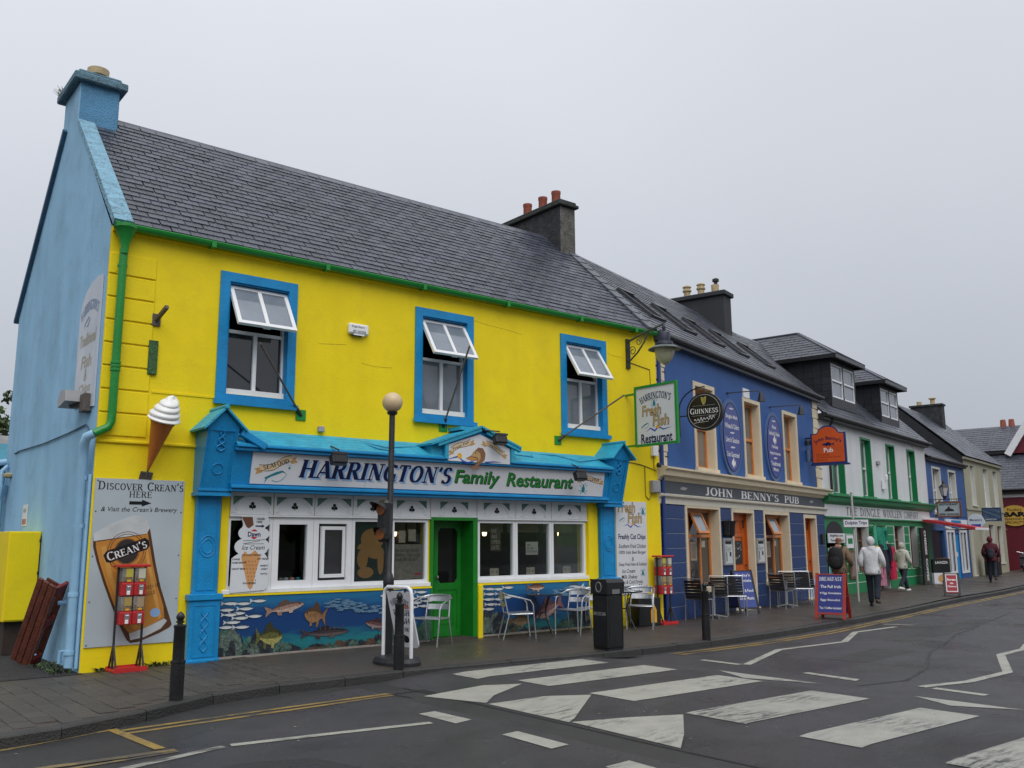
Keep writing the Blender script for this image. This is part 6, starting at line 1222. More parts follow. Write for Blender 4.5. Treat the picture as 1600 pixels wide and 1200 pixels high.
# round stout sign
gs_ = pthing("round_sign", "round black hanging sign with golden harp and white lettering on the blue pub", "sign", 1.0, -.75, 4.52, -90)
m = MB(); m.disc(0, 0, .425, .425, -.05, .05, 40); m.build("drum", IRON, gs_); m = MB(); m.disc(0, 0, .40, .40, -.058, -.05, 40); m.build("face_board", paint("gloss black face", (.010, .010, .011), .2, .1, 3, 0), gs_)
m = MB(); m.tube([(.375 * math.cos(i * .1571), -.06, .375 * math.sin(i * .1571)) for i in range(41)], .007, 5); m.beam((-.27, -.06, .135), (.27, -.06, .135), .002, .006); m.beam((-.30, -.06, -.085), (.30, -.06, -.085), .002, .006); m.build("ring_print", GREYP, gs_)
HG = flat("harp gold print", (.42, .36, .08)); m = MB(); face(m, [(-.065, .33), (.0, .31), (.055, .34), (.06, .30), (.045, .20), (.0, .145), (-.03, .17), (-.06, .26)], -.0595); hp = m.build("harp_print", HG, gs_); m = MB()
for i in range(4): m.beam((-.035 + .02 * i, -.0605, .30), (-.015 + .014 * i, -.0605, .20), .001, .004)
m.build("string_print", INK, hp); serif(gs_, "GUINNESS", 0, .02, .66, .125, -.061, WINK, small=.82, weight=.9); o = MB(); o.tube([(-.24 + .48 * i / 60, -.061, -.19 + .034 * math.sin(i * .7) * (1 - .5 * math.sin(i * .23)) + .05 * i / 60) for i in range(61)], .0055, 4); o.beam((-.25, -.061, -.245), (.10, -.061, -.225), .001, .006); o.beam((.10, -.061, -.12), (.27, -.061, -.10), .001, .006); o.build("signature_print", WINK, gs_)
m = MB(); m.tube([(-.72, 0, -.52), (-.62, 0, -.52), (-.62, 0, .10)] + [(-.62 + .62 * (1 - math.cos(R(a))), 0, .10 + .47 * math.sin(R(a))) for a in range(15, 91, 15)] + [(0, 0, .43)], .016, 6); m.tube([(-.74, 0, -.06), (-.40, 0, -.06)], .016, 6); m.box(-.75, -.73, -.05, .05, -.6, .2); m.build("bracket", IRON, gs_)
# orange crested board
og = pthing("orange_sign", "orange hanging board with dark blue arched frame at the right end of the blue pub", "sign", 10.2, -.17, 3.98, -90)
def crest(k, z0): return [(k, z0), (1.05 - k, z0), (1.05 - k, .93 - k * .6), (.86, .93 - k * .6)] + [(.525 + (.30 - k * .4) * math.cos(R(a)), .96 - k * .6 + (.20 - k * .2) * math.sin(R(a))) for a in range(10, 171, 20)] + [(.19, .93 - k * .6), (k, .93 - k * .6)]
m = MB(); m.prism(crest(0, 0), -.04, .04); m.box(-.03, 1.12, -.06, .06, -.05, .0); m.build("frame", paint("dark blue sign frame", (.015, .03, .13), .4, .1, 5, 0), og); m = MB(); m.prism(crest(.055, .05), -.048, -.04); m.build("board", paint("orange sign board", (.58, .085, .012), .4, .1, 3, 0), og)
txt(og, "John Benny's", .525, .76, .84, .15, -.0495, NAVY, .02, bow=.13); txt(og, "Pub", .53, .41, .28, .14, -.0495, WINK, .02); k = MB(); fish(k, .52, .585, .36, .085, -1, 0, 0, 0, 0, -.0495); k.build("fish_print", NAVY, og); txt(og, "Moorings\nTraditional Music\nSeafood", .525, .20, .74, .22, -.0495, flat("dark red lettering", (.25, .03, .012)))
for z in (.12, .78): m = MB(); m.box(-.17, 0, -.02, .02, z, z + .05); m.build("bracket", IRON, og)
m = MB(); m.lathe([(.09, .0), (.09, .12), (.05, .16)], (-.10, 0, .60), 10); m.build("lamp_cap", IRON, og); m = MB(); m.lathe([(.06, .10), (.075, .45), (.06, .45)], (-.10, 0, 0), 10); m.build("lamp_tube", paint("blue grey tube", (.1, .14, .22), .4, .1, 5, 0), og)
for u, lab in ((3.66, "glass fronted menu case left of the orange pub door"), (5.84, "glass fronted menu case right of the orange pub door")):
    t = pthing("menu_case", lab, "menu case", u, -.027, 1.45, 0, "menu cases beside the orange door"); m = MB(); frame_rect(m, -.29, .27, -.33, .31, .045, -.05, 0); m.build("frame", GREYP, t); B("menu_sheet", -.245, .225, -.03, 0, -.285, .265, paint("menu paper", (.55, .58, .58), .4, .05, 9, 0), t); m = MB(); m.box(-.2, .18, -.034, -.03, .17, .24); m.box(.05, .14, -.034, -.03, -.12, -.02); m.box(-.16, -.12, -.034, -.03, -.24, -.02); m.build("menu_print", INK, t)
    txt(t, "MENU\nstarters mains desserts\nfish chowder mussels\nsteak burger lamb", -.01, .06, .34, .14, -.0325, INK)
t = pthing("wall_lamps", "pair of black half round wall lamps on the blue pier left of the orange door", "lamp", 3.66, -.02, 1.98)
for x in (-.17, .15): m = MB(); m.lathe([(.02, -.20), (.09, -.14), (.10, .10), (.13, .20), (.12, .2)], (x, -.06, 0), 14); m.build("lamp_body", BLACK, t, smooth=True)
t = pthing("vent_box", "small dark box on the blue pier at the right end of the pub", "box", 11.12, -.02, 1.75); B("case", -.10, .12, -.08, 0, -.16, .14, IRON, t, .01)
# pub chairs and tables
def pub_chair():
    t = thing("slatted_chair", "x", "chair"); 
    for s in (-1, 1):
        m = MB(); m.tube([(s * .21, -.21, 0), (s * .21, -.21, .44)], .0125, 7); m.build("leg", ALU, t, smooth=True); m = MB(); m.tube([(s * .21, .24, 0), (s * .21, .21, .44), (s * .205, .30, .88)], .0125, 7); m.build("leg", ALU, t, smooth=True)
    m = MB(); m.tube([(.21, -.21, .44), (.21, .21, .44), (-.21, .21, .44), (-.21, -.21, .44), (.21, -.21, .44)], .012, 6); m.build("seat_frame", ALU, t, smooth=True); m = MB(); m.tube([(-.205, .30, .88), (.205, .30, .88)], .0125, 7); m.build("back_rail", ALU, t, smooth=True)
    q = MB().box(-.20, .20, 0, .058, 0, .014, 0, .003).mesh("seat_slat", BLACK)
    for k in range(6): put(q, "seat_slat", t, Matrix.Translation((0, -.215 + .072 * k, .452)))
    q = MB().box(-.195, .195, -.008, .008, 0, .056, 0, .003).mesh("back_slat", BLACK)
    for k in range(6): z = .47 + .064 * k; put(q, "back_slat", t, Matrix.Translation((0, .21 + .09 * (z - .44) / .44, z)))
    return t
pc = pub_chair()
for i, (u, v, rz, lab) in enumerate(((1.0, -.42, 88, "black slatted chair at the left end of the first pub table"), (2.30, -.30, -72, "black slatted chair under the first pub window, right of the table"), (2.75, -.55, -60, "black slatted chair nearest the folded blue menu board"), (5.60, -.62, 84, "black slatted chair left of the second pub table"), (6.85, -.34, -70, "black slatted chair under the second pub window, right of the table"), (7.2, -.66, -64, "black slatted chair on the kerb side right of the second pub table"), (8.05, -.60, 80, "black slatted chair standing alone before the third blue pier of the pub"))):
    o = pc if i == 0 else copy_tree(pc); p = PM @ Vector((u, v, 0)); o.location = (p.x, p.y, pz(p.x, p.y)); o.rotation_euler = (0, 0, TH + R(rz)); tag(o, lab, "chair", "slatted chairs outside the blue pub")
for u, v, lab in ((1.78, -.42, "black topped pedestal table under the first pub window"), (6.25, -.52, "pedestal table under the second pub window")):
    p = PM @ Vector((u, v, 0)); t = thing("pedestal_table", lab, "table", (p.x, p.y, pz(p.x, p.y)), TH, "pedestal tables outside the blue pub"); B("table_top", -.33, .33, -.33, .33, .715, .74, dark_glass("black table top", (.015, .015, .017), 1.6), t, .006); m = MB(); m.tube([(0, 0, .05), (0, 0, .715)], .036, 12); m.build("column", ALU, t, smooth=True)
    for k in range(4): m = MB(); a = R(45 + 90 * k); m.beam((.04 * math.cos(a), .04 * math.sin(a), .065), (.30 * math.cos(a), .30 * math.sin(a), .02), .06, .03); m.build("foot", ALU, t)
p = PM @ Vector((1.72, -.40, 0)); m = MB(); m.lathe([(.05, 0), (.06, .03), (.055, .035)], (0, 0, 0), 12); o = m.build("ashtray", IRON); o.location = (p.x, p.y, pz(p.x, p.y) + .742); tag(o, "small black ashtray on the first pub table", "ashtray")
# A-boards
def a_board(name, lab, loc, rz, w, h, spread, fm, bm_, thick=.05, group=None):
    t = thing(name, lab, "pavement sign", loc, rz, group); out_ = []
    for s in (-1, 1):
        T = Matrix.Translation((0, 0, h)) @ Matrix.Rotation(s * math.atan2(spread / 2, h), 4, 'X'); m = MB(); m.tf = T; l = h / math.cos(math.atan2(spread / 2, h)); y0, y1 = (-.03, .0) if s < 0 else (0, .03)
        m.box(-w / 2, -w / 2 + thick, y0, y1, -l, .02); m.box(w / 2 - thick, w / 2, y0, y1, -l, .02); m.box(-w / 2 + thick, w / 2 - thick, y0, y1, -.02, .0); m.box(-w / 2 + thick, w / 2 - thick, y0, y1, -l * .90, -l * .86); f = m.build("side_frame", fm, t); q = MB(); q.tf = T; q.box(-w / 2 + thick, w / 2 - thick, y0 + .008, y1 - .008, -l * .86, -.02); b = q.build("board", bm_, t); out_.append((b, T, l))
    m = MB(); m.box(-w / 2 + .01, -w / 2 + .025, -spread * .22, spread * .22, h * .5, h * .52); m.box(w / 2 - .025, w / 2 - .01, -spread * .22, spread * .22, h * .5, h * .52); m.build("stay", IRON, t); return t, out_
NB = paint("navy board paint", (.022, .032, .20), .35, .1, 4, 0)
t, fc = a_board("breakfast_board", "navy breakfast board in a bright red wooden A-frame on the pavement", (15.20, -1.58, pz(15, -1.5)), R(-72), .66, .96, .52, paint("red wood frame", (.34, .026, .014), .4, .12, 6, .01), NB, .065)
for bd_, T, l in fc[:1]:
    for s, z, w, h, sf in (("BREAKFAST", -.11, .49, .085, 1), ("The Full Irish", -.28, .44, .065, 0), ("4 Egg Omelette", -.43, .46, .06, 0), ("Eggs Benedict", -.58, .42, .06, 0), ("Tea / Coffee Included", -.75, .47, .05, 0)): on_tf(serif(bd_, s, 0, z, w, h, -.0245, WINK, weight=.85) if sf else txt(bd_, s, 0, z, w, h, -.0245, WINK, .015), T)
p = PM @ Vector((3.62, -.36, 0)); t, fc = a_board("blue_menu_board", "folded black A-board with blue printed panel leaning near the orange pub door", (p.x, p.y, pz(p.x, p.y)), TH + R(-34), .56, .98, .55, IRON, OV, .05)
for bd_, T, l in fc[:1]:
    for s, z, w, h in (("Today's", -.12, .40, .08), ("Specials", -.25, .42, .08), ("Pints & Food", -.48, .42, .07), ("Live Music", -.66, .40, .07)): on_tf(txt(bd_, s, 0, z, w, h, -.0245, WINK, .015), T)
t, fc = a_board("exchange_board", "small dark red bureau de change board with white border by the kerb", (25.55, .72, pz(25.5, .7)), R(-62), .46, .68, .36, paint("dark board frame", (.03, .03, .03), .4, .1, 5, 0), paint("dark red board", (.33, .016, .026), .4, .1, 4, 0), .06)
for bd_, T, l in fc[:1]:
    b_ = MB(); b_.tf = T; frame_rect(b_, -.165, .165, -.57, -.03, .022, -.0235, -.0222); b_.build("white_border", WHT, t)
    for s, z, w, h in (("Bureau", -.19, .24, .075), ("de", -.30, .10, .06), ("Change", -.41, .25, .075)): on_tf(txt(bd_, s, 0, z, w, h, -.0245, WINK, .03), T)

# ================================================================== white and green shop
TW = R(12.2); WZ = -.1
def frame_at(x, y): return Matrix.Translation((x, y, WZ)) @ Matrix.Rotation(TW, 4, 'Z')
WM = frame_at(22.48, 3.11); wl = thing("wool_shop", "white two storey shop with green shopfront and two black slated dormers", "building", (22.48, 3.11, WZ), TW)
ZW = .1
UPW = [(1.15, 2.15), (4.08, 5.06), (6.98, 7.92), (9.68, 10.66)]
m = MB(); wall(m, 0.02, 12.3, 3.0, 5.75, [(a, b, 3.28, 5.30) for a, b in UPW], 0, .28, 0, 1); m.build("upper_wall", [WHW, SHOPG], wl)
for a, b in UPW:
    m = MB(); frame_rect(m, a - .07, b + .07, 3.22, 5.37, .07, -.02, 0); m.box(a - .12, b + .12, -.10, .25, 3.20, 3.28); s = m.build("window_surround", SHOPG, wl); m = MB(); frame_rect(m, a, b, 3.28, 5.30, .06, .18, .25); m.box(a + .06, b - .06, .16, .23, 4.26, 4.33); m.build("sash", UPVC, s); B("pane", a + .06, b - .06, .21, .215, 3.34, 5.24, dark_glass("shop upper glass", (.10, .11, .13), 1.8), s)
LWW = [(.10, 1.68, .0, 1.95), (2.95, 4.15, .70, 2.25), (5.10, 6.20, .0, 2.25), (7.20, 8.35, .70, 2.28), (9.15, 10.1, .70, 2.28)]
m = MB(); wall(m, 0.02, 12.3, -.3, 3.0, LWW, 0, .32); 
m.build("lower_wall", SHOPG, wl)
m = MB(); A = arc(.89, 1.95, .79, .42, 0, 180, 14); face(m, A, -.004); m.build("arch_shade_face", DKP, wl)  # flat dark face on the wall stands for the shaded arch head
B("passage_back", .1, 1.68, .9, .95, 0, 2, paint("dark passage", (.02, .025, .025), .8, .3, 3, 0), wl); m = MB(); m.quad((.02, .9, 0), (12.2, .9, 0), (12.2, .9, 2.9), (.02, .9, 2.9)); m.quad((.02, .32, 2.9), (12.2, .32, 2.9), (12.2, .9, 2.9), (.02, .9, 2.9)); m.quad((.02, 1.0, 3), (12.2, 1.0, 3), (12.2, 1.0, 5.7), (.02, 1.0, 5.7)); m.add([(12.28, 0, -.3), (12.28, 6, -.3), (12.28, 6, 5.7), (12.28, 3, 8.9), (12.28, 0, 5.7)], [(0, 1, 2, 3, 4)]); m.quad((0, 6, 0), (12.3, 6, 0), (12.3, 6, 5.7), (0, 6, 5.7)); m.build("back_wall", INN, wl)
BRW = paint("brown shop timber", (.14, .065, .035), .45, .2, 6, .02); WRV = paint("white reveal", (.55, .55, .54), .5, .05, 3, 0)
for a, b, c, d in LWW[1:]:
    m = MB(); m.box(a, a + .012, .0, .3, c, d); m.box(a - .07, a, -.02, 0, c, d); m.build("white_reveal", WRV, wl); m = MB(); m.box(b - .012, b, 0, .3, c, d); m.box(b, b + .07, -.02, 0, c, d); s = m.build("white_reveal", WRV, wl)
    m = MB(); frame_rect(m, a + .012, b - .012, c + .002, d - .002, .08, .2, .28); m.box(a + .09, b - .09, .2, .27, d - .55, d - .48); m.box((a + b) / 2 - .03, (a + b) / 2 + .03, .21, .27, c + .08, d - .55); m.build("window_frame", BRW, s); B("pane", a + .09, b - .09, .245, .25, c + .08, d - .08, dark_glass("shop glass", (.055, .045, .04), 1.7), s)
    for k in range(3): B("display_card", a + .15 + .22 * k, a + .3 + .22 * k, .238, .243, c + .25 + .1 * (k % 2), c + .5 + .1 * (k % 2), [PINKP, CARD[1], GREYP][k], s)
LJ = paint("pale green joint", (.45, .62, .50), .6, .1, 9, 0); m = MB()
edges = [(1.75, 2.88), (4.22, 5.03), (6.27, 7.13), (8.42, 9.08), (10.17, 11.2)]
for a, b in edges:
    for z in (.35, .66, .98, 1.30, 1.62, 1.94, 2.26): m.box(a, b, -.006, 0, z, z + .022)
for a, b in ((2.88, 4.22), (7.13, 8.42), (9.08, 10.17)):
    for z in (.35, .64): m.box(a, b, -.006, 0, z, z + .022)
m.build("joint_line", LJ, wl)
m = MB(); m.prismx([(0, 2.90), (-.06, 2.90), (-.12, 2.98), (-.22, 3.02), (-.24, 3.12), (-.30, 3.16), (-.30, 3.20), (0, 3.26)], -.05, 12.4); m.build("cornice", SHOPG, wl); fb = B("fascia", .02, 12.1, -.05, 0, 2.52, 2.9, WHW, wl); B("fascia_rail", .02, 12.1, -.07, 0, 2.47, 2.52, SHOPG, wl)
for s, a, b in (("THE", 1.95, 3.05), ("DINGLE", 3.35, 5.5), ("WOOLLEN", 5.85, 8.15), ("COMPANY", 8.45, 10.4)): serif(fb, s, (a + b) / 2, 2.71, b - a, .27, -.054, flat("grey black lettering", (.03, .03, .032)), weight=.75)
m = MB(); m.box(0, 12.3, -.22, 0, 5.60, 5.78); m.tube([(0, -.27, 5.74), (12.35, -.27, 5.74)], .065, 10); m.tube([(.75, -.27, 5.72), (.75, -.2, 5.55), (.78, -.05, 5.35), (.78, -.05, 3.3)], .045, 8); m.build("gutter", IRON, wl, smooth=True); B("pale_strip", .60, .98, -.012, 0, 3.3, 5.5, paint("pale wall strip", (.58, .59, .60), .6, .05, 2, .02), wl)
wd2 = Vector((0, 3.3, 3.25)).normalized(); l2 = math.hypot(3.3, 3.25)
m = MB(); m.add([(0, -.2, 5.76), (12.3, -.2, 5.76), (12.3, 3.1, 9.01), (0, 3.1, 9.01)], [(0, 1, 2, 3)]); m.add([(0, 3.1, 9.01), (12.3, 3.1, 9.01), (12.3, 6.3, 5.8), (0, 6.3, 5.8)], [(0, 1, 2, 3)]); m.add([(0, 0, 5.6), (0, 6, 5.6), (0, 3.1, 9.0)], [(0, 1, 2)]); m.build("roof_deck", SLATE2, wl)
slate_roof(wl, (0, -.22, 5.77), (1, 0, 0), wd2, 12.3, l2, .30, .22, SLATE2, 0, None, WM)
def dormer(u0, u1, zb, zt, zr, yr):
    ze = zt + .22; c = (u0 + u1) / 2; yf = .22
    m = MB(); m.box(u0, u1, yf, yf + .10, zb - .35, zb); m.box(u0, u0 + .10, yf, yf + .10, zb, zt); m.box(u1 - .10, u1, yf, yf + .10, zb, zt); m.box(c - .06, c + .06, yf, yf + .10, zb, zt); m.box(u0, u1, yf, yf + .1, zt, ze); d = m.build("dormer", DKSL, wl)
    m = MB()
    for s in (u0, u1): m.slab([(s, yf + .1, zb - .35), (s, yf + .1, ze), (s, 2.6, ze)], (1 if s == u0 else -1, 0, 0), .05)
    m.build("dormer_cheek", DKSL, d)
    # hanging slates on the left cheek
    q = MB(); z = zb - .3
    while z < ze - .1:
        y = yf + .02; ymax = yf + .1 + (z - zb + .35) / (ze - zb + .35) * 2.35
        while y < ymax: q.box(u0 - .022, u0 - .002, y, min(y + .29, ymax), z, z + .24); y += .30
        z += .25
    if q.v: tag(q.build("cheek_slates", DKSL, d), kind='stuff')
    for a, b in ((u0 + .10, c - .06), (c + .06, u1 - .10)):
        m = MB(); frame_rect(m, a, b, zb, zt, .055, yf + .01, yf + .09); m.box(a + .055, b - .055, yf - .005, yf + .07, (zb + zt) / 2 - .03, (zb + zt) / 2 + .03); w = m.build("dormer_window", UPVC, d); B("pane", a + .05, b - .05, yf + .045, yf + .05, zb + .05, zt - .05, dark_glass("dormer glass", (.20, .22, .26), 1.8), w)
    e0, e1, ef = u0 - .28, u1 + .28, yf - .30
    m = MB(); m.box(e0, e1, ef - .02, ef + .06, ze - .10, ze + .03); m.box(e0 - .02, e0 + .06, ef, 2.9, ze - .10, ze + .03); m.box(e1 - .06, e1 + .02, ef, 2.9, ze - .10, ze + .03); m.box(e0, e1, ef, yf + .2, ze - .02, ze); m.build("dormer_eaves", BLACK, d)
    m = MB(); P = dict(a=(e0, ef, ze), b=(e1, ef, ze), c=(c, yr, zr), d=(c, 4.2, zr), e=(e0, 3.4, ze), f=(e1, 3.4, ze)); m.add([P['a'], P['b'], P['c']], [(0, 1, 2)]); m.add([P['a'], P['c'], P['d'], P['e']], [(0, 1, 2, 3)]); m.add([P['b'], P['f'], P['d'], P['c']], [(0, 1, 2, 3)]); rf = m.build("dormer_roof", SLATE2, d)
    ww = Vector((c - e0, 0, zr - ze)); L = ww.length
    def ins(a, b, s):
        f = s / L; lo = (yr - ef) * f; hi = 2.9 + 1.2 * f; a2, b2 = max(a, lo), min(b, hi); return (a2, b2) if b2 > a2 else None
    slate_roof(rf, (e0, ef, ze + .01), (0, 1, 0), ww, 4.3, L, .40, .185, SLATE2, 60, ins, WM)
    for pa, pb in (((e0, ef, ze + .03), (c, yr, zr + .03)), ((e1, ef, ze + .03), (c, yr, zr + .03)), ((c, yr, zr + .03), (c, 4.2, zr + .03))): q = MB(); q.beam(pa, pb, .14, .04); q.build("hip_tile", SLATE2, d)
dormer(2.12, 4.62, 6.62, 7.80, 9.25, 1.75); dormer(7.5, 9.8, 6.52, 7.62, 9.0, 1.7)
def wthing(name, label, cat, M, u, v, z, a=0., group=None): return thing(name, label, cat, M @ Vector((u, v, z)), TW + R(a), group)
# garments hung on the shopfront
def garment(u, w, h, ztop, mt, lab, name="garment", sleeves=True, v=-.18, cat="clothing"):
    t = wthing(name, lab, cat, WM, u, v, ztop); m = MB(); nx, nz = 8, 10; V = []
    for yy in (-1, 1):
        for j in range(nz + 1):
            for i in range(nx + 1):
                f = j / nz; x = (i / nx - .5) * w * (1 + .12 * f + .06 * math.sin(9 * f)); fold = .035 * math.sin(i * 2.2 + 3 * f + u) * (.4 + f); V.append((x, yy * (.05 + .03 * f) * (1 - (2 * i / nx - 1) ** 2 * .8) + fold, -h * f - .05 * abs(i / nx - .5) * 2 * (1 - f)))
    S_ = (nx + 1) * (nz + 1); F = []
    for b in (0, S_):
        for j in range(nz):
            for i in range(nx): F.append((b + j * (nx + 1) + i, b + j * (nx + 1) + i + 1, b + (j + 1) * (nx + 1) + i + 1, b + (j + 1) * (nx + 1) + i))
    for j in range(nz): F.append((j * (nx + 1), S_ + j * (nx + 1), S_ + (j + 1) * (nx + 1), (j + 1) * (nx + 1))); F.append((j * (nx + 1) + nx, (j + 1) * (nx + 1) + nx, S_ + (j + 1) * (nx + 1) + nx, S_ + j * (nx + 1) + nx))
    m.add(V, F)
    if sleeves:
        for s in (-1, 1): m.tube([(s * w * .42, 0, -.08), (s * w * .58, -.01, -.30 * h), (s * w * .60, -.02, -.62 * h)], [w * .17, w * .15, w * .13], 8)
    m.build("cloth", mt, t, smooth=True); k = MB(); k.tube([(-w * .3, 0, -.02), (0, 0, .06), (w * .3, 0, -.02)], .008, 5); k.tube([(0, 0, .06), (0, .1, .12)], .008, 5); k.build("hanger", IRON, t); return t
CL = lambda n, c: paint(n, c, .85, .25, 8, .05)
garment(4.32, .30, 1.25, 2.25, CL("mint cloth", (.06, .32, .20)), "long mint green garment with white trim hanging on the green shopfront", sleeves=False); t = garment(5.05, .75, .80, 2.22, CL("teal cloth", (.008, .21, .13)), "teal green jersey hanging over the shop door")
garment(5.15, .95, 1.0, 1.62, CL("navy cloth", (.012, .014, .03)), "black hooded tops hanging under the teal jersey"); garment(4.0, .42, .72, 1.58, CL("yellow cloth", (.62, .52, .02)), "bright yellow top hanging left of the teal jersey", v=-.3); garment(6.15, .40, 1.2, 1.55, CL("crimson cloth", (.45, .015, .06)), "long crimson garment hanging right of the dark tops"); garment(4.55, .32, .72, .92, CL("pink cloth", (.50, .20, .30)), "small pink garment hanging low on the shopfront", v=-.3)
t = wthing("boat_notice", "pale board about passenger boats on the shop passage wall", "sign", WM, .9, -.03, 1.82); B("board", -.75, .78, -.03, 0, -.14, .16, BOARD, t); txt(t, "dinglebay.com", -.02, .08, 1.2, .10, -.0325, INK, .02); txt(t, "Passenger Boat", .05, -.07, 1.2, .10, -.0325, INK, .02)
t = wthing("boat_poster", "pale blue picture poster below the passenger boat board", "poster", WM, .55, -.03, 1.22); B("board", -.45, .5, -.02, 0, -.65, .3, paint("pale blue poster", (.32, .40, .46), .4, .3, 4, 0), t); k = MB(); fish(k, 0, .05, .6, .2, 1, .2, 0, 0, 0, -.0215); k.build("dolphin_print", DKP, t); B("sea_print", -.4, .45, -.022, -.02, -.6, -.2, TEAL, t)
t = wthing("white_notice", "white framed notice on the green pier right of the passage", "sign", WM, 2.15, -.02, 1.62); B("board", -.3, .35, -.03, 0, -.12, .30, WHT, t); B("green_print", -.2, .25, -.033, -.03, .02, .2, SHOPG, t)
t = wthing("map_board", "dark framed picture board on the green pier beside the first shop window", "sign", WM, 2.35, -.02, 1.0); B("board", -.35, .35, -.04, 0, -.5, .42, BRW, t); B("picture", -.28, .28, -.043, -.04, -.42, .35, MENU, t)
t = wthing("wall_fixture", "small white electrical box with two cylinders on the white upper wall", "box", WM, 6.2, -.02, 3.75); B("case", -.12, .12, -.1, 0, -.15, .2, UPVC, t, .01); m = MB(); m.lathe([(.05, -.1), (.06, .05), (.03, .08)], (.0, -.15, .3), 10); m.build("lens", UPVC, t)
t = wthing("alarm_box", "small grey alarm box high on the white wall between the green windows", "alarm box", WM, 5.78, -.02, 4.55); B("case", -.14, .14, -.06, 0, -.06, .07, GREYP, t, .01)
# post with direction board
dp = thing("direction_post", "grey post with white dolphin trips board on the pavement before the green shop", "signpost", (21.1, 1.28, -.1)); m = MB(); m.tube([(0, 0, 0), (0, 0, 3.1)], .03, 10); m.lathe([(.045, 3.1), (.045, 3.13), (.02, 3.14)], (0, 0, 0), 10); m.build("post", paint("galvanised post", (.42, .42, .41), .45, .1, 8, 0), dp, smooth=True)
db_ = MB(); db_.tf = Matrix.Rotation(R(-40), 4, 'Z'); db_.box(-.32, .42, -.075, -.045, 2.12, 2.36); b_ = db_.build("board", BOARD, dp); o = txt(b_, "Dolphin Trips", .05, 2.24, .62, .13, -.078, NAVY, .02); o.matrix_local = db_.tf; m = MB(); m.tf = db_.tf; frame_rect(m, -.32, .42, 2.12, 2.36, .012, -.079, -.0752); m.build("border", INK, b_)
# ------------------------------------------------------------------ small blue house
BM = frame_at(34.5, 5.71); bh = thing("small_blue_house", "low blue house with dark shopfront, white framed window and red awning", "building", (34.5, 5.71, WZ), TW)
UPB = [(.95, 2.15), (3.65, 4.80)]; LOW = [(.1, 2.1, .0, 2.15), (2.5, 3.7, .35, 2.1), (4.8, 5.95, .35, 2.1), (3.85, 4.65, .0, 2.05)]
m = MB(); wall(m, .02, 6.5, -.3, 5.25, [(a, b, 2.95, 4.80) for a, b in UPB] + LOW, 0, .28); m.build("front_wall", BLU2, bh)
m = MB(); m.quad((.1, 1.4, 0), (6.4, 1.4, 0), (6.4, 1.4, 5.2), (.1, 1.4, 5.2)); m.quad((.1, .3, 2.6), (6.4, .3, 2.6), (6.4, 1.4, 2.6), (.1, 1.4, 2.6)); m.build("back_wall", INN, bh)
for a, b in UPB:
    m = MB(); frame_rect(m, a - .1, b + .1, 2.86, 4.90, .1, -.02, 0); m.box(a, a + .015, 0, .27, 2.95, 4.8); m.box(b - .015, b, 0, .27, 2.95, 4.8); m.box(a - .16, b + .16, -.12, .1, 2.82, 2.92); s = m.build("window_surround", SANDW, bh); m = MB(); frame_rect(m, a, b, 2.96, 4.8, .06, .18, .25); m.box(a + .06, b - .06, .17, .24, 3.86, 3.92); m.build("sash", UPVC, s); B("pane", a + .06, b - .06, .21, .215, 3.0, 4.75, dark_glass("house glass", (.16, .17, .19), 1.7), s)
for a, b in ((2.5, 3.7), (4.8, 5.95)): m = MB(); frame_rect(m, a - .1, b + .1, .25, 2.2, .12, -.03, .02); m.box((a + b) / 2 - .05, (a + b) / 2 + .05, -.02, .05, .37, 2.08); s = m.build("shop_window", UPVC, bh); B("pane", a, b, .04, .045, .35, 2.1, dark_glass("house shop glass", (.10, .11, .12), 1.8), s)
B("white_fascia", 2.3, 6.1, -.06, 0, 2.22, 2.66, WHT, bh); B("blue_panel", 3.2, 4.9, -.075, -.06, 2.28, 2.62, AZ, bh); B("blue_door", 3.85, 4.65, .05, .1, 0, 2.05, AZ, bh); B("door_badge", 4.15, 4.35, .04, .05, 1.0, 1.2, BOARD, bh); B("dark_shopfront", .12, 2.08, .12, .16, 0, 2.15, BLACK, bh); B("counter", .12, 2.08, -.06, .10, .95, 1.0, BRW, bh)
m = MB(); m.box(0, 6.5, -.16, 0, 5.08, 5.22); m.tube([(0, -.2, 5.22), (6.5, -.2, 5.22)], .06, 8); m.build("gutter", IRON, bh, smooth=True); m = MB(); m.add([(0, -.14, 5.22), (6.5, -.14, 5.22), (6.5, 2.9, 7.3), (0, 2.9, 7.3)], [(0, 1, 2, 3)]); m.add([(0, 2.9, 7.3), (6.5, 2.9, 7.3), (6.5, 5.8, 5.2), (0, 5.8, 5.2)], [(0, 1, 2, 3)]); m.build("roof_deck", SLATE2, bh)
slate_roof(bh, (0, -.17, 5.23), (1, 0, 0), (0, 3.04, 2.08), 6.45, math.hypot(3.04, 2.08), .32, .25, SLATE2, 0, None, BM)
aw = wthing("awning", "red awning with white front rail over the dark shopfront of the small blue house", "awning", BM, -.35, -.05, 2.58); REDC = paint("red awning cloth", (.38, .018, .026), .7, .1, 3, .02)
m = MB(); m.slab([(-1.0, 0, 0), (1.05, 0, 0), (1.05, -1.95, -.36), (-1.0, -1.95, -.36)], (0, -.18, 1), .015); m.build("cloth", REDC, aw); B("front_rail", -1.02, 1.07, -2.02, -1.94, -.46, -.36, WHT, aw, .01); m = MB(); m.slab([(-1.0, -1.98, -.46), (1.05, -1.98, -.46), (1.05, -1.98, -.36), (-1.0, -1.98, -.36)], (0, 1, 0), .01); m.slab([(-1.01, 0, .0), (-1.01, 0, -.09), (-1.01, -1.95, -.45), (-1.01, -1.95, -.36)], (-1, 0, 0), .01); m.build("valance", REDC, aw)
m = MB()
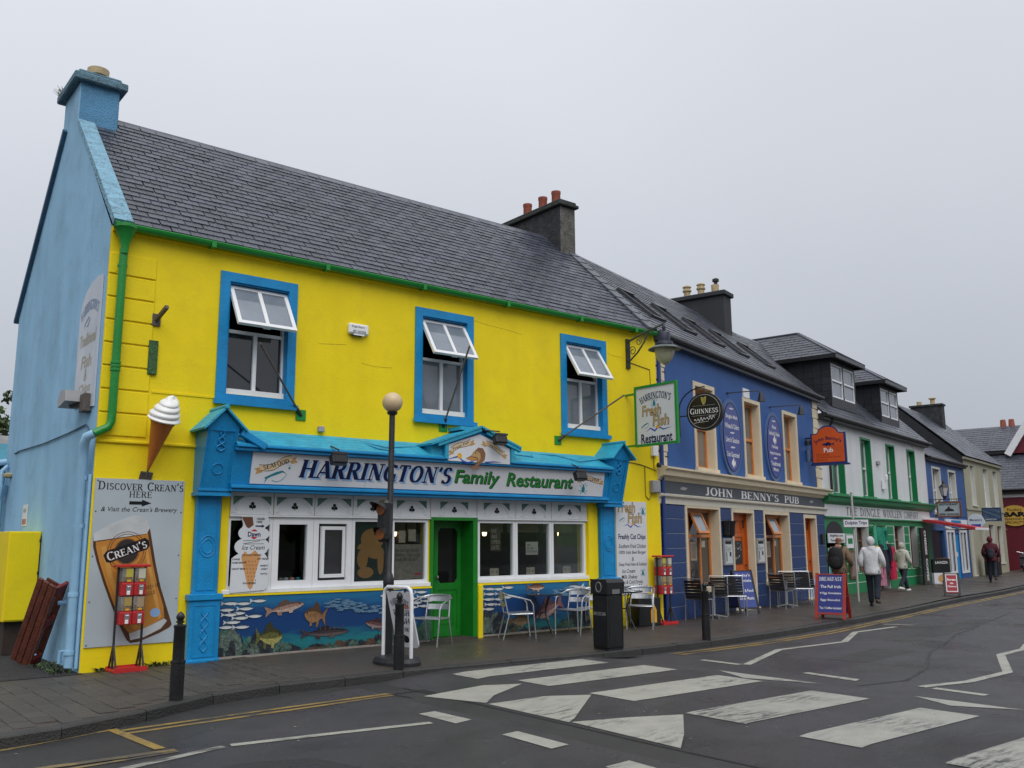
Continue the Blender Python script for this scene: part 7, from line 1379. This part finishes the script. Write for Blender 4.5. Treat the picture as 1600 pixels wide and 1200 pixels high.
for x in (-.9, .95): m.tube([(x, 0, -.1), (x, -1.0, -.42), (x, -1.95, -.40)], .018, 6)
m.build("arm", GREYP, aw); B("cassette", -1.02, 1.07, -.1, .04, -.04, .08, WHT, aw, .01)
t = wthing("beer_garden_sign", "dark framed hanging picture sign under a lantern bracket on the small blue house", "sign", BM, .1, -.28, 2.68, -90); B("board", .05, .90, -.02, .02, .05, .60, paint("pale sea board", (.30, .42, .46), .4, .2, 3, 0), t); m = MB(); frame_rect(m, 0, .95, 0, .65, .06, -.035, .035); m.build("frame", BRW, t)
txt(t, "RESTAURANT", .475, .525, .72, .08, -.0225, INK, .03); txt(t, "BEER GARDEN", .475, .12, .76, .08, -.0225, INK, .03); k = MB(); face(k, [(.28, .24), (.36, .34), (.42, .36), (.44, .44), (.5, .44), (.52, .36), (.64, .32), (.68, .24)], -.0225); k.build("boat_print", DKP, t); m = MB(); m.tube([(-.28, 0, .74), (1.0, 0, .74)], .018, 6); m.tube([(.1, 0, .74), (.1, 0, .65)], .01, 5); m.tube([(.8, 0, .74), (.8, 0, .65)], .01, 5); m.tube([(-.28, 0, .2), (-.15, 0, .5), (.2, 0, .72)], .018, 6); m.tube([(-.2 + .1 * math.cos(i * .5), 0, .58 + .1 * math.sin(i * .5)) for i in range(10)], .012, 5); m.build("bracket", IRON, t)
t = wthing("wall_lantern", "black four sided lantern standing on the bracket above the hanging picture sign", "lantern", BM, .1, -.62, 3.44); m = MB(); m.lathe([(.05, 0), (.06, .06), (.10, .10), (.11, .12)], (0, 0, 0), 8); m.lathe([(.21, .48), (.20, .50), (.09, .60), (.05, .66), (.06, .70), (.01, .78)], (0, 0, 0), 4)
for k in range(4): a = R(90 * k); m.beam((.10 * math.cos(a), .10 * math.sin(a), .12), (.19 * math.cos(a), .19 * math.sin(a), .49), .02, .02)
m.build("lantern_frame", IRON, t); m = MB(); m.lathe([(.09, .12), (.175, .48)], (0, 0, 0), 4); m.build("lantern_glass", paint("lantern glass", (.45, .47, .48), .2, .05, 4, 0), t)
t = wthing("round_bar_sign", "white hanging sign shaped like a barrel end with a blue bridge print", "sign", BM, 4.5, -.80, 2.56, -90); m = MB(); m.disc(0, 0, .33, .36, -.05, .05, 24); m.box(-.36, .36, -.04, .04, -.12, .08); m.build("drum", paint("pale sign plastic", (.60, .66, .70), .3, .05, 4, 0), t); txt(t, "Murphy's", 0, .06, .5, .13, -.0525, NAVY, .02); k = MB(); face(k, [(-.2, -.12), (.2, -.12), (.18, -.28), (-.18, -.28)], -.0525); k.build("bridge_print", BLUEP, t); m = MB(); m.tube([(-.80, 0, .2), (-.34, 0, .2)], .015, 5); m.build("bracket", IRON, t)
t = wthing("coffee_stand", "black and white coffee board standing beneath the red awning", "pavement sign", BM, -1.15, -.55, 0, -30); B("top_panel", -.45, .45, -.06, .06, .45, 1.0, BLACK, t, .01); B("lower_panel", -.45, .45, -.07, .05, .03, .45, BOARD, t); txt(t, "LAVAZZA", 0, .86, .66, .10, -.063, WINK, .02); m = MB(); face(m, ell(0, .22, .26, .17), -.072); m.build("cup_print", TAN, t); m = MB(); face(m, [(-.05, .15), (.12, .15), (.12, .02), (-.03, .02)], -.0735); m.build("coffee_print", DKP, t)
t = wthing("vertical_sign", "tall black upright sign with white vertical lettering at the right end of the green shop", "sign", BM, -2.4, -.32, .03); B("board", -.45, .45, -.04, .04, 0, 2.2, BLACK, t, .01)
o = txt(t, "CHEESES  COFFEE", .05, 1.12, 1.95, .26, -.043, WINK, .03, rot=-1.5708)
# ------------------------------------------------------------------ sand coloured house
CM = frame_at(40.9, 7.09); chs = thing("sand_house", "sand coloured two storey house with tall pale windows and dark slate gable", "building", (40.9, 7.09, WZ), TW)
UPC = [(1.35, 2.25), (4.1, 5.25), (6.4, 7.4)]; LC = [(.35, .85, .1, 2.45), (2.7, 3.3, .2, 2.45), (4.35, 5.6, .55, 2.5), (6.3, 7.5, .55, 2.45)]
m = MB(); wall(m, .02, 8.4, -.3, 5.7, [(a, b, 3.42, 5.35) for a, b in UPC] + LC, 0, .3); m.build("front_wall", SAND, chs); m = MB(); m.quad((.1, 1.4, 0), (8.3, 1.4, 0), (8.3, 1.4, 5.6), (.1, 1.4, 5.6)); m.quad((.1, .3, 2.9), (8.3, .3, 2.9), (8.3, 1.4, 2.9), (.1, 1.4, 2.9)); m.add([(8.38, 0, -.3), (8.38, 6, -.3), (8.38, 6, 5.7), (8.38, 3, 8.5), (8.38, 0, 5.7)], [(0, 1, 2, 3, 4)]); m.build("side_wall", SAND, chs)
m = MB(); m.add([(0.0, -.02, 5.1), (0.0, 6, 5.1), (0.0, 6, 5.7), (0.0, 3, 8.55), (0.0, -.02, 5.72)], [(0, 1, 2, 3, 4)]); m.build("slate_gable", DKSL, chs)
for a, b, c, d in [(a, b, 3.42, 5.35) for a, b in UPC] + LC:
    m = MB(); m.box(a, a + .02, 0, .3, c, d); m.box(b - .02, b, 0, .3, c, d); m.box(a - .05, b + .05, -.06, .05, c - .06, c); s = m.build("window_reveal", SANDW, chs); m = MB(); frame_rect(m, a + .02, b - .02, c, d, .07, .18, .27); m.box(a + .09, b - .09, .17, .25, (c + d) / 2 - .03, (c + d) / 2 + .03); m.build("sash", UPVC if c > 3 else MAROON, s); B("pane", a + .08, b - .08, .22, .225, c + .06, d - .06, dark_glass("sand house glass", (.20, .21, .21), 1.7), s)
B("string_course", .02, 8.4, -.05, 0, 3.16, 3.24, SAND, chs); m = MB(); m.box(0, 8.4, -.14, 0, 5.58, 5.70); m.build("eaves_board", SAND, chs)
m = MB(); m.add([(-.05, -.16, 5.70), (8.5, -.16, 5.70), (8.5, 3, 8.6), (-.05, 3, 8.6)], [(0, 1, 2, 3)]); m.add([(-.05, 3, 8.6), (8.5, 3, 8.6), (8.5, 6.1, 5.7), (-.05, 6.1, 5.7)], [(0, 1, 2, 3)]); m.build("roof_deck", SLATE, chs); slate_roof(chs, (-.05, -.19, 5.71), (1, 0, 0), (0, 3.16, 2.9), 8.55, math.hypot(3.16, 2.9), .34, .26, SLATE, 0, None, CM)
st = B("chimney", 5.0, 5.6, 1.9, 3.5, 7.4, 8.95, DARKR, chs); B("chimney_cap", 4.94, 5.66, 1.84, 3.56, 8.95, 9.05, DARKR, st); MB().lathe([(.12, 0), (.13, .22), (.1, .22)], (5.3, 3.1, 9.05), 10).build("chimney_pot", BUFF, st); m = MB(); m.lathe([(.12, 0), (.12, .3), (.2, .32), (.2, .36), (.05, .42)], (5.3, 2.4, 9.05), 10); m.build("chimney_pot", BUFF, st)
t = wthing("sea_sign", "dark blue hanging sign with pale wave lines on the sand coloured house", "sign", CM, 1.9, -.25, 2.63, -90); B("board", 0, .85, -.03, .03, 0, .66, paint("deep sea board", (.015, .04, .11), .4, .3, 4, 0), t)
m = MB()
for i in range(9): m.tube([(.05 + .75 * j / 10, -.033, .12 + .055 * i + .025 * math.sin(j * .8 + i * 1.3)) for j in range(11)], .006, 4)
m.build("wave_print", flat("pale wave print", (.22, .33, .42)), t); txt(t, "DINGLE BAY", .4, .09, .5, .07, -.034, WINK, .01)
t = wthing("litter_bin", "dark wheeled bin against the sand coloured house", "bin", CM, 1.5, -.6, .02); B("body", -.35, .35, -.3, .3, .05, .95, BLACK, t, .03); m = MB(); m.prismx([(-.33, .95), (-.33, 1.0), (.32, 1.08), (.32, .95)], -.37, .37); m.build("lid", BLACK, t)
an = wthing("porch_annex", "small grey roofed porch with white window beside the sand coloured house", "building", CM, 8.45, .6, 0); m = MB(); wall(m, 0, 2.6, -.3, 2.25, [(.3, 2.2, .5, 2.0)], 0, .2); m.quad((0, 0, -.3), (0, 3, -.3), (0, 3, 2.25), (0, 0, 2.25)); m.build("wall", SAND, an); m = MB(); m.slab([(-.1, -.2, 2.25), (2.8, -.2, 2.25), (2.8, 2.5, 3.5), (-.1, 2.5, 3.5)], (0, -.4, .9), .06); m.build("roof", SLATE2, an); m = MB(); frame_rect(m, .3, 2.2, .5, 2.0, .12, .02, .12)
for x in (.85, 1.45): m.box(x, x + .14, .02, .12, .62, 1.88)
m.build("window_frame", UPVC, an); B("pane", .4, 2.1, .1, .11, .6, 1.9, MAROON, an)
# ------------------------------------------------------------------ red buildings closing the street
rb = thing("red_bar_building", "low maroon bar with wide slate roof closing the end of the street", "building", (54.2, 13.3, WZ), R(-77)); m = MB(); wall(m, -1, 16, -.3, 4.75, [(5.2, 6.6, .7, 2.2), (9, 11, .7, 2.3)], 0, .25); m.build("front_wall", MAROON, rb)
m = MB(); m.add([(-1.2, -.3, 4.72), (16, -.3, 4.72), (16, 2.6, 7.0), (-1.2, 2.6, 7.0)], [(0, 1, 2, 3)]); m.build("roof_deck", SLATE2, rb); slate_roof(rb, (-1.2, -.34, 4.73), (1, 0, 0), (0, 2.9, 2.28), 17, math.hypot(2.9, 2.28), .45, .26, SLATE2, 0); m = MB(); m.tube([(-1.2, -.36, 4.70), (16, -.36, 4.70)], .07, 8); m.box(-1.2, 16, -.25, 0, 4.45, 4.60, 0); m.build("gutter", IRON, rb); B("white_band", -1.0, 16, -.03, 0, 4.26, 4.44, WHT, rb)
for a, b, c, d in ((5.2, 6.6, .7, 2.2), (9, 11, .7, 2.3)): m = MB(); frame_rect(m, a, b, c, d, .1, .05, .15); s = m.build("window", UPVC, rb); B("pane", a + .08, b - .08, .1, .11, c + .08, d - .08, GLD, s)
t = thing("bar_sign", "yellow oval bar sign with black lettering on the maroon wall", "sign", Matrix.Translation((54.2, 13.3, WZ)) @ Matrix.Rotation(R(-77), 4, 'Z') @ Vector((2.72, -.03, 3.16)), R(-77)); m = MB(); m.disc(0, 0, .80, .62, -.06, 0, 32); m.build("board", paint("mustard sign board", (.55, .33, .06), .4, .08, 2, 0), t); txt(t, "Paudie's", 0, .36, .75, .17, -.0635, INK, .01); txt(t, "BAR", 0, .08, 1.25, .30, -.0635, INK, .06); txt(t, "SEAFOOD &\nSPECIALITY", 0, -.30, 1.1, .34, -.0635, INK, .015)
rr_ = thing("tall_red_building", "taller maroon building with long slate roof and white gabled dormer behind the low bar", "building", (56.9, 14.0, WZ), R(-77)); m = MB(); wall(m, -4, 17, -.3, 7.35, [], 0, .2); m.build("front_wall", MAROON, rr_); m = MB(); m.add([(-4.2, -.3, 7.3), (17, -.3, 7.3), (17, 2.6, 9.15), (-4.2, 2.6, 9.15)], [(0, 1, 2, 3)]); m.build("roof_deck", SLATE2, rr_); slate_roof(rr_, (-4.2, -.34, 7.31), (1, 0, 0), (0, 2.9, 1.85), 21, math.hypot(2.9, 1.85), .5, .28, SLATE2, 0); m = MB(); m.box(-4.2, 17, -.3, -.2, 7.1, 7.3); m.build("eaves_board", BLACK, rr_)
for x in (1.75, 2.25): MB().lathe([(.2, 0), (.16, .5), (.12, .5)], (x, 2.6, 9.1), 10).build("chimney_pot", TERRA, rr_)
m = MB(); m.prism([(2.5, 7.1), (4.7, 7.1), (3.6, 8.75)], -.42, 1.5); g_ = m.build("dormer_gable", MAROON, rr_); m = MB()
for a, b in (((2.35, 7.0), (3.6, 8.95)), ((4.85, 7.0), (3.6, 8.95))): m.beam((a[0], -.5, a[1]), (b[0], -.5, b[1]), .24, .40)
m.build("bargeboard", WHT, g_)
mo = thing("parked_scooter", "small dark scooter with round headlamp parked before the maroon bar", "scooter", (50.6, 8.7, -.1), R(20))
for x in (-.55, .55): m = MB(); m.tube([(x + .22 * math.cos(i * .3927), 0, .25 + .22 * math.sin(i * .3927)) for i in range(17)], .05, 8); m.lathe([(.12, -.02), (.12, .02)], (x, 0, .25), 10); m.build("wheel", BLACK, mo)
m = MB(); m.prism([(-.75, .35), (-.7, .72), (-.1, .75), (.0, .4), (.35, .35), (.5, .95), (.62, .95), (.55, .25), (-.2, .22)], -.16, .16); m.build("body", IRON, mo); B("seat", -.75, -.1, -.15, .15, .74, .86, BLACK, mo, .03); m = MB(); m.tube([(.5, -.32, 1.08), (.52, 0, 1.0), (.5, .32, 1.08)], .02, 6); m.build("handlebar", ALU, mo); m = MB(); m.lathe([(.10, 0), (.10, .08), (.05, .1)], (0, 0, 0), 12); o = m.build("headlamp", ALU, mo, (.62, 0, .88)); o.rotation_euler = (0, R(90), 0)
# ------------------------------------------------------------------ far left: hill, wood, sheds
HILLM = paint("dark hill grass", (.05, .075, .03), .9, .4, .1, .3, 2); m = MB(); NXh, NYh = 24, 10; V = []
for j in range(NYh + 1):
    for i in range(NXh + 1): x = -150 + 240 * i / NXh; y = 62 + 12 * j; V.append((x, y, 1 + 16 * math.sin(math.pi * j / NYh * .5) ** 1.3 * (.8 + .25 * math.sin(i * .8)) ))
m.add(V, [(j * (NXh + 1) + i, j * (NXh + 1) + i + 1, (j + 1) * (NXh + 1) + i + 1, (j + 1) * (NXh + 1) + i) for j in range(NYh) for i in range(NXh)]); tag(m.build("hill", HILLM, smooth=True), kind='structure')
LEAF = paint("dark leaves", (.065, .10, .030), .6, .5, .8, 0, island=.6); BARK = paint("bark", (.06, .045, .03), .9, .3, 5, .1)
for (x, y, h, w, n, lab) in ((7.0, 47, 10.9, 2.8, 3600, "dark leafy tree just left of the pale blue gable"), (3.2, 49, 10.6, 3.4, 4200, "broad dark tree at the left edge beyond the teal shed"), (9.3, 52, 12.6, 2.0, 1500, "thin taller treetop touching the pale blue gable")):
    t = thing("tree", lab, "tree", (x, y, 0)); q = MB(); q.tube([(0, 0, 0), (.1, 0, h * .4), (0, .1, h * .8)], [.25, .18, .05], 8)
    for k in range(7): a = k * .9; z = h * (.4 + .06 * k); q.tube([(0, 0, z), (math.cos(a) * w * .4, math.sin(a) * w * .4, z + .6), (math.cos(a) * w * .75, math.sin(a) * w * .75, z + 1.2)], [.08, .05, .02], 5)
    q.build("trunk", BARK, t); q = MB(); cs = [(rnd.uniform(-.7, .7) * w, rnd.uniform(-.7, .7) * w, h * rnd.uniform(.42, .92), rnd.uniform(.4, .9)) for _ in range(26)]
    for i in range(n):
        c = rnd.choice(cs); d = Vector((rnd.gauss(0, 1), rnd.gauss(0, 1), rnd.gauss(0, .8))); d = d.normalized() * c[3] * rnd.random() ** .4; p = Vector(c[:3]) + d; a = Vector((rnd.gauss(0, 1), rnd.gauss(0, 1), rnd.gauss(0, 1))).normalized() * .16; b = a.cross(Vector((rnd.gauss(0, 1), rnd.gauss(0, 1), rnd.gauss(0, 1)))).normalized() * .10; q.add([p - a, p + b, p + a, p - b], [(0, 1, 2, 3)])
    q.build("crown", LEAF, t)
t = thing("grey_shed", "weathered grey shed roof below the trees at the left edge", "shed", (2.6, 41, 0)); B("wall", -3, 4, 0, 4, 0, 6.8, GREYP, t); m = MB(); m.prismx([(-.3, 6.7), (4.3, 6.7), (2, 7.6)], -3.2, 4.2); m.build("roof", paint("grey sheet roof", (.18, .18, .18), .6, .3, 1, .02), t)
t = thing("teal_shed", "teal painted shed roof at the left edge beyond the gable", "shed", (1.2, 24, 0)); B("wall", -3, 2.6, 0, 4, 0, 4.6, paint("teal wall", (.02, .14, .22), .6, .2, 1, .02), t); m = MB(); m.prismx([(-.3, 4.5), (4.3, 4.5), (2, 5.5)], -3.2, 2.8); m.build("roof", paint("teal roof", (.02, .18, .26), .6, .2, 1, .02), t)
# the hill over the harbour, behind the camera: it shows in the window glass
m = MB(); V = []; NXh, NYh = 30, 6
for j in range(NYh + 1):
    for i in range(NXh + 1): x = -500 + 1000 * i / NXh; y = -300 - 60 * j; V.append((x, y, -.4 + 150 * math.sin(math.pi * j / NYh * .5) * (.75 + .3 * math.sin(i * .55 + 1) * math.sin(i * .21))))
m.add(V, [(j * (NXh + 1) + i, j * (NXh + 1) + i + 1, (j + 1) * (NXh + 1) + i + 1, (j + 1) * (NXh + 1) + i) for j in range(NYh) for i in range(NXh)]); tag(m.build("harbour_hill", HILLM, smooth=True), kind='structure')

# ================================================================== people
def skin_mesh(V, E, Rr, sub=1):
    me = bpy.data.meshes.new("body"); me.from_pydata(V, E, []); o = bpy.data.objects.new("body", me); COL.objects.link(o)
    o.modifiers.new("skin", 'SKIN').use_smooth_shade = True
    for sv, r in zip(me.skin_vertices[0].data, Rr): sv.radius = r if isinstance(r, tuple) else (r, r); sv.use_root = False
    me.skin_vertices[0].data[0].use_root = True
    ss = o.modifiers.new("sub", 'SUBSURF'); ss.levels = sub; ss.render_levels = sub
    r = bpy.data.meshes.new_from_object(o.evaluated_get(bpy.context.evaluated_depsgraph_get())); bpy.data.objects.remove(o); return r
def person(lab, loc, rz, H, step, jacket, trousers, shoes, head, build=1., hood=None, arms=(0, 0), lean=0., headturn=0., collar=True, legs_w=1.):
    """figure walking towards its local +y; step: forward swing of the left foot"""
    k = H / 1.72; t = thing("person", lab, "person", loc, rz)
    hip, knee, ank = .90, .48, .08; J = {}
    def leg(s, sw):
        lift = .10 if sw < 0 else 0
        return [(s * .095, 0, hip), (s * .10, sw * .16 + .05, knee + .01), (s * .10, sw * .36 - (.04 if sw < 0 else 0), ank + lift), (s * .11, sw * .36 + .13, .035 + lift * .6)]
    Ll, Lr = leg(-1, step), leg(1, -step)
    sh = 1.40; V = [(0, 0, hip + .03), (0, lean * .3, 1.12), (0, lean * .7, 1.32), (0, lean, 1.46), (0, lean + .01, 1.54)]; E = [(0, 1), (1, 2), (2, 3), (3, 4)]; Rr = [(.15, .115), (.145, .11), (.17, .115), (.065, .065), (.06, .06)]
    def chain(root, pts, rs):
        p = root
        for q, r in zip(pts, rs): V.append(q); Rr.append(r); E.append((p, len(V) - 1)); p = len(V) - 1
    chain(0, Ll, (.095, .062, .046, .036)); chain(0, Lr, (.095, .062, .046, .036)); arm_pts = []
    for s, a in ((-1, arms[0]), (1, arms[1])):
        shd = (s * .185, lean * .8, sh); el = (s * .27, lean * .8 - .05 + a * .12, 1.13); wr = (s * .25, lean * .8 + .08 + a * .28, .93 + abs(a) * .10); arm_pts.append((shd, el, wr)); chain(2, (shd, el, wr), (.062, .046, .030))
        hd = (wr[0], wr[1] + .03, wr[2] - .08); chain(len(V) - 1, (hd,), ((.032, .018),))
    hz = 1.54
    me = skin_mesh(V, E, Rr, 1); mb = MB()
    mb.v = [tuple(v.co) for v in me.vertices]; mb.f = [tuple(p.vertices) for p in me.polygons]; mb.m = [0] * len(mb.f); bpy.data.meshes.remove(me)
    hc = Vector((0, lean + .025, 1.615)); NT, NP = 14, 10; b = MB(); V2 = []
    for i in range(NP + 1):
        ph = math.pi * i / NP
        for j in range(NT):
            a = 2 * math.pi * j / NT; x = .075 * math.sin(ph) * math.cos(a); y = .093 * math.sin(ph) * math.sin(a); z = .112 * math.cos(ph)
            if z < 0: x *= 1 - .25 * (-z / .112); y = y * (1 - .12 * (-z / .112)) + (.012 if y > 0 else 0)
            if abs(a - math.pi / 2) < .25 and -.045 < z < .02: y += .022
            V2.append((x, y, z))
    fs = [(i * NT + j, i * NT + (j + 1) % NT, (i + 1) * NT + (j + 1) % NT, (i + 1) * NT + j) for i in range(NP) for j in range(NT)]
    Mh = Matrix.Translation(hc) @ Matrix.Rotation(headturn, 4, 'Z'); mb.tf = Mh; mb.add(V2, fs, 0)
    for s in (-1, 1):                               # ears, eyes; mouth
        mb.add([(s * .072, -.012, -.02), (s * .088, -.022, .02), (s * .088, -.022, -.035), (s * .074, .012, .018)], [(0, 2, 1), (1, 3, 0), (2, 0, 3), (1, 2, 3)], 0); mb.add([(s * .03 + .012 * math.cos(i * 1.05), .088, .012 + .007 * math.sin(i * 1.05)) for i in range(6)], [tuple(range(6))], 1)
    mb.add([(-.025, .092, -.058), (.025, .092, -.058), (.022, .094, -.066), (-.022, .094, -.066)], [(0, 1, 2, 3)], 1); mb.tf = None
    for (shd, el, wr) in arm_pts:                   # fingers and thumb
        s = 1 if wr[0] > 0 else -1; base = Vector((wr[0], wr[1] + .03, wr[2] - .085))
        for f, (o_, l) in enumerate(((-.026, .062), (-.009, .072), (.009, .068), (.025, .052))): p = base + Vector((0, o_, -.015)); mb.tube([p, p + Vector((-s * .006, .006, -l * .55)), p + Vector((-s * .020, .008, -l))], [.0095, .009, .007], 6)
        p = base + Vector((-s * .01, .032, .02)); mb.tube([p, p + Vector((-s * .012, .022, -.028)), p + Vector((-s * .016, .022, -.055))], [.011, .010, .008], 6)
    body = mb.build("body", [SKIN, DKP], t, smooth=True); body.scale = (k, k, k)
    def garm(nm, V, E, Rr, mt, sub=1):
        me = skin_mesh(V, E, Rr, sub); me.materials.append(mt); me.polygons.foreach_set('use_smooth', [True] * len(me.polygons)); o = bpy.data.objects.new(nm, me); COL.objects.link(o); o.parent = t; o.scale = (k, k, k); return o
    g = build
    JV = [(0, -.01, .77), (0, -.01, .85), (0, -.005, .97), (0, lean * .3, 1.14), (0, lean * .65, 1.30), (0, lean * .95, 1.45)]; JE = [(0, 1), (1, 2), (2, 3), (3, 4), (4, 5)]; JR = [(.205 * g, .165 * g), (.20 * g, .16 * g), (.19 * g, .150 * g), (.18 * g, .142 * g), (.19 * g, .138 * g), (.085, .08)]
    for (shd, el, wr) in arm_pts:
        JV += [tuple(Vector(shd) * 1.0), el, tuple(Vector(wr) + Vector((0, 0, .02)))]; n = len(JV); JE += [(4, n - 3), (n - 3, n - 2), (n - 2, n - 1)]; JR += [.088 * g, .072 * g, .056 * g]
    jk = garm("jacket", JV, JE, JR, jacket)
    TV = [(0, 0, .90)]; TE = []; TR = [(.13, .10)]
    for L in (Ll, Lr):
        n = len(TV); TV += [(L[0][0], L[0][1], .84), L[1], (L[2][0], L[2][1], L[2][2] - .02)]; TE += [(0, n), (n, n + 1), (n + 1, n + 2)]; TR += [.095 * legs_w, .080 * legs_w, .066 * legs_w]
    garm("trousers", TV, TE, TR, trousers)
    for L in (Ll, Lr):
        m = MB(); a, f = Vector(L[2]), Vector(L[3]); tp = f + Vector((0, .06, -.0)); hl = Vector((a.x, a.y - .06, f.z + (a.z - .08) * .4)); m.tube([hl, (hl + tp) / 2 + Vector((0, 0, .012)), tp], [.040, .048, .030], 8); m.v = [(x, y, z) for x, y, z in m.v]; o = m.build("shoe", shoes, t, smooth=True); o.scale = (k, k, k)
    m = MB(); m.tf = Mh
    if hood:
        V3 = [(x * 1.38, y * 1.30 - .015, z * 1.22 + .008) for x, y, z in V2]; F3 = [f for f in fs if not all(V3[i][1] > .075 and V3[i][2] < .075 for i in f)]; m.add(V3, F3); m.tf = Matrix.Translation(hc); m.add([(.10 * math.cos(j * .449), .09 * math.sin(j * .449) - .02, -.10) for j in range(14)] + [(.135 * math.cos(j * .449), .115 * math.sin(j * .449) - .02, -.19) for j in range(14)], [(j, (j + 1) % 14, 14 + (j + 1) % 14, 14 + j) for j in range(14)]); o = m.build("hood", hood, t, smooth=True)
    else:
        V3 = [(x * 1.07, y * 1.06 - .008, z * 1.05 + .004) for x, y, z in V2]; F3 = [f for f in fs if all(V3[i][2] > -.03 and V3[i][1] < .06 and (V3[i][2] < .075 or head != 'bald') for i in f)]; m.add(V3, F3); o = m.build("hair", paint("ginger grey hair", (.20, .09, .05), .8, .3, 20, .05), t, smooth=True)
    o.scale = (k, k, k); return t
JW = CL("white raincoat cloth", (.62, .63, .65)); TN = CL("navy trousers cloth", (.018, .022, .040)); BLK = CL("black trousers cloth", (.014, .014, .018))
sz = lambda x, y: pz(x, y) - .002
p1 = person("balding person in a brown jacket wearing a black rucksack on the pavement", (19.3, .70, sz(19.3, .7)), R(-77), 1.80, .55, CL("brown jacket cloth", (.20, .135, .085)), BLK, BLACK, 'bald', 1.08, arms=(.1, .3), headturn=.5)
p2 = person("person in a white hooded raincoat and dark trousers walking away", (19.4, -.18, sz(19.4, -.2)), R(-72), 1.78, .35, JW, TN, BLACK, 'hood', 1.14, hood=CL("white hood cloth", (.60, .60, .61)), arms=(-.3, .2), legs_w=1.1)
p3 = person("shorter person in a cream hooded jacket with white shoes before the green shop", (27.0, 3.05, sz(27, 3)), R(-95), 1.62, 1.0, CL("cream jacket cloth", (.50, .49, .42)), TN, CREAMW, 'hood', 1.10, hood=CL("cream hood cloth", (.48, .47, .41)), arms=(.5, .3), legs_w=1.05)
p4 = person("person in a dark red hooded jacket far along the pavement", (35.9, 3.98, sz(36, 4)), R(-70), 1.82, .25, CL("dark red jacket cloth", (.085, .012, .02)), CL("dark jeans cloth", (.022, .026, .045)), BLACK, 'hood', 1.12, hood=CL("dark red hood cloth", (.11, .012, .022)), arms=(-.1, .1))
def rucksack(p, lab, s, mt):
    t = thing("rucksack", lab, "rucksack", p.matrix_basis @ Vector((0, -.23, .98)), p.rotation_euler.z); m = MB(); m.lathe([(max(.01, .5 * abs(math.sin(math.pi * i / 14)) ** .6), -.5 * math.cos(math.pi * i / 14)) for i in range(15)], (0, 0, 0), 18); m.v = [(x * .36 * s, (y * .24 - .04) * s, (z * .50 + .23) * s) for x, y, z in m.v]; k_ = len(m.v); m.lathe([(max(.01, .5 * abs(math.sin(math.pi * i / 10)) ** .5), -.5 * math.cos(math.pi * i / 10)) for i in range(11)], (0, 0, 0), 14); m.v[k_:] = [(x * .26 * s, (y * .12 - .15) * s, (z * .26 + .13) * s) for x, y, z in m.v[k_:]]; m.build("bag", mt, t, smooth=True)
    for x in (-.11, .11): m = MB(); m.tube([(x * s, .03, .42 * s), (x * s, .14, .50 * s), (x * s, .30, .42 * s), (x * s, .35, .2 * s)], .018, 6); m.build("strap", mt, t)
rucksack(p1, "black rucksack on the back of the person in the brown jacket", 1.15, CL("black rucksack cloth", (.012, .012, .014))); rucksack(p4, "dark rucksack on the back of the person in the dark red jacket", .8, CL("dark rucksack cloth", (.02, .02, .035)))
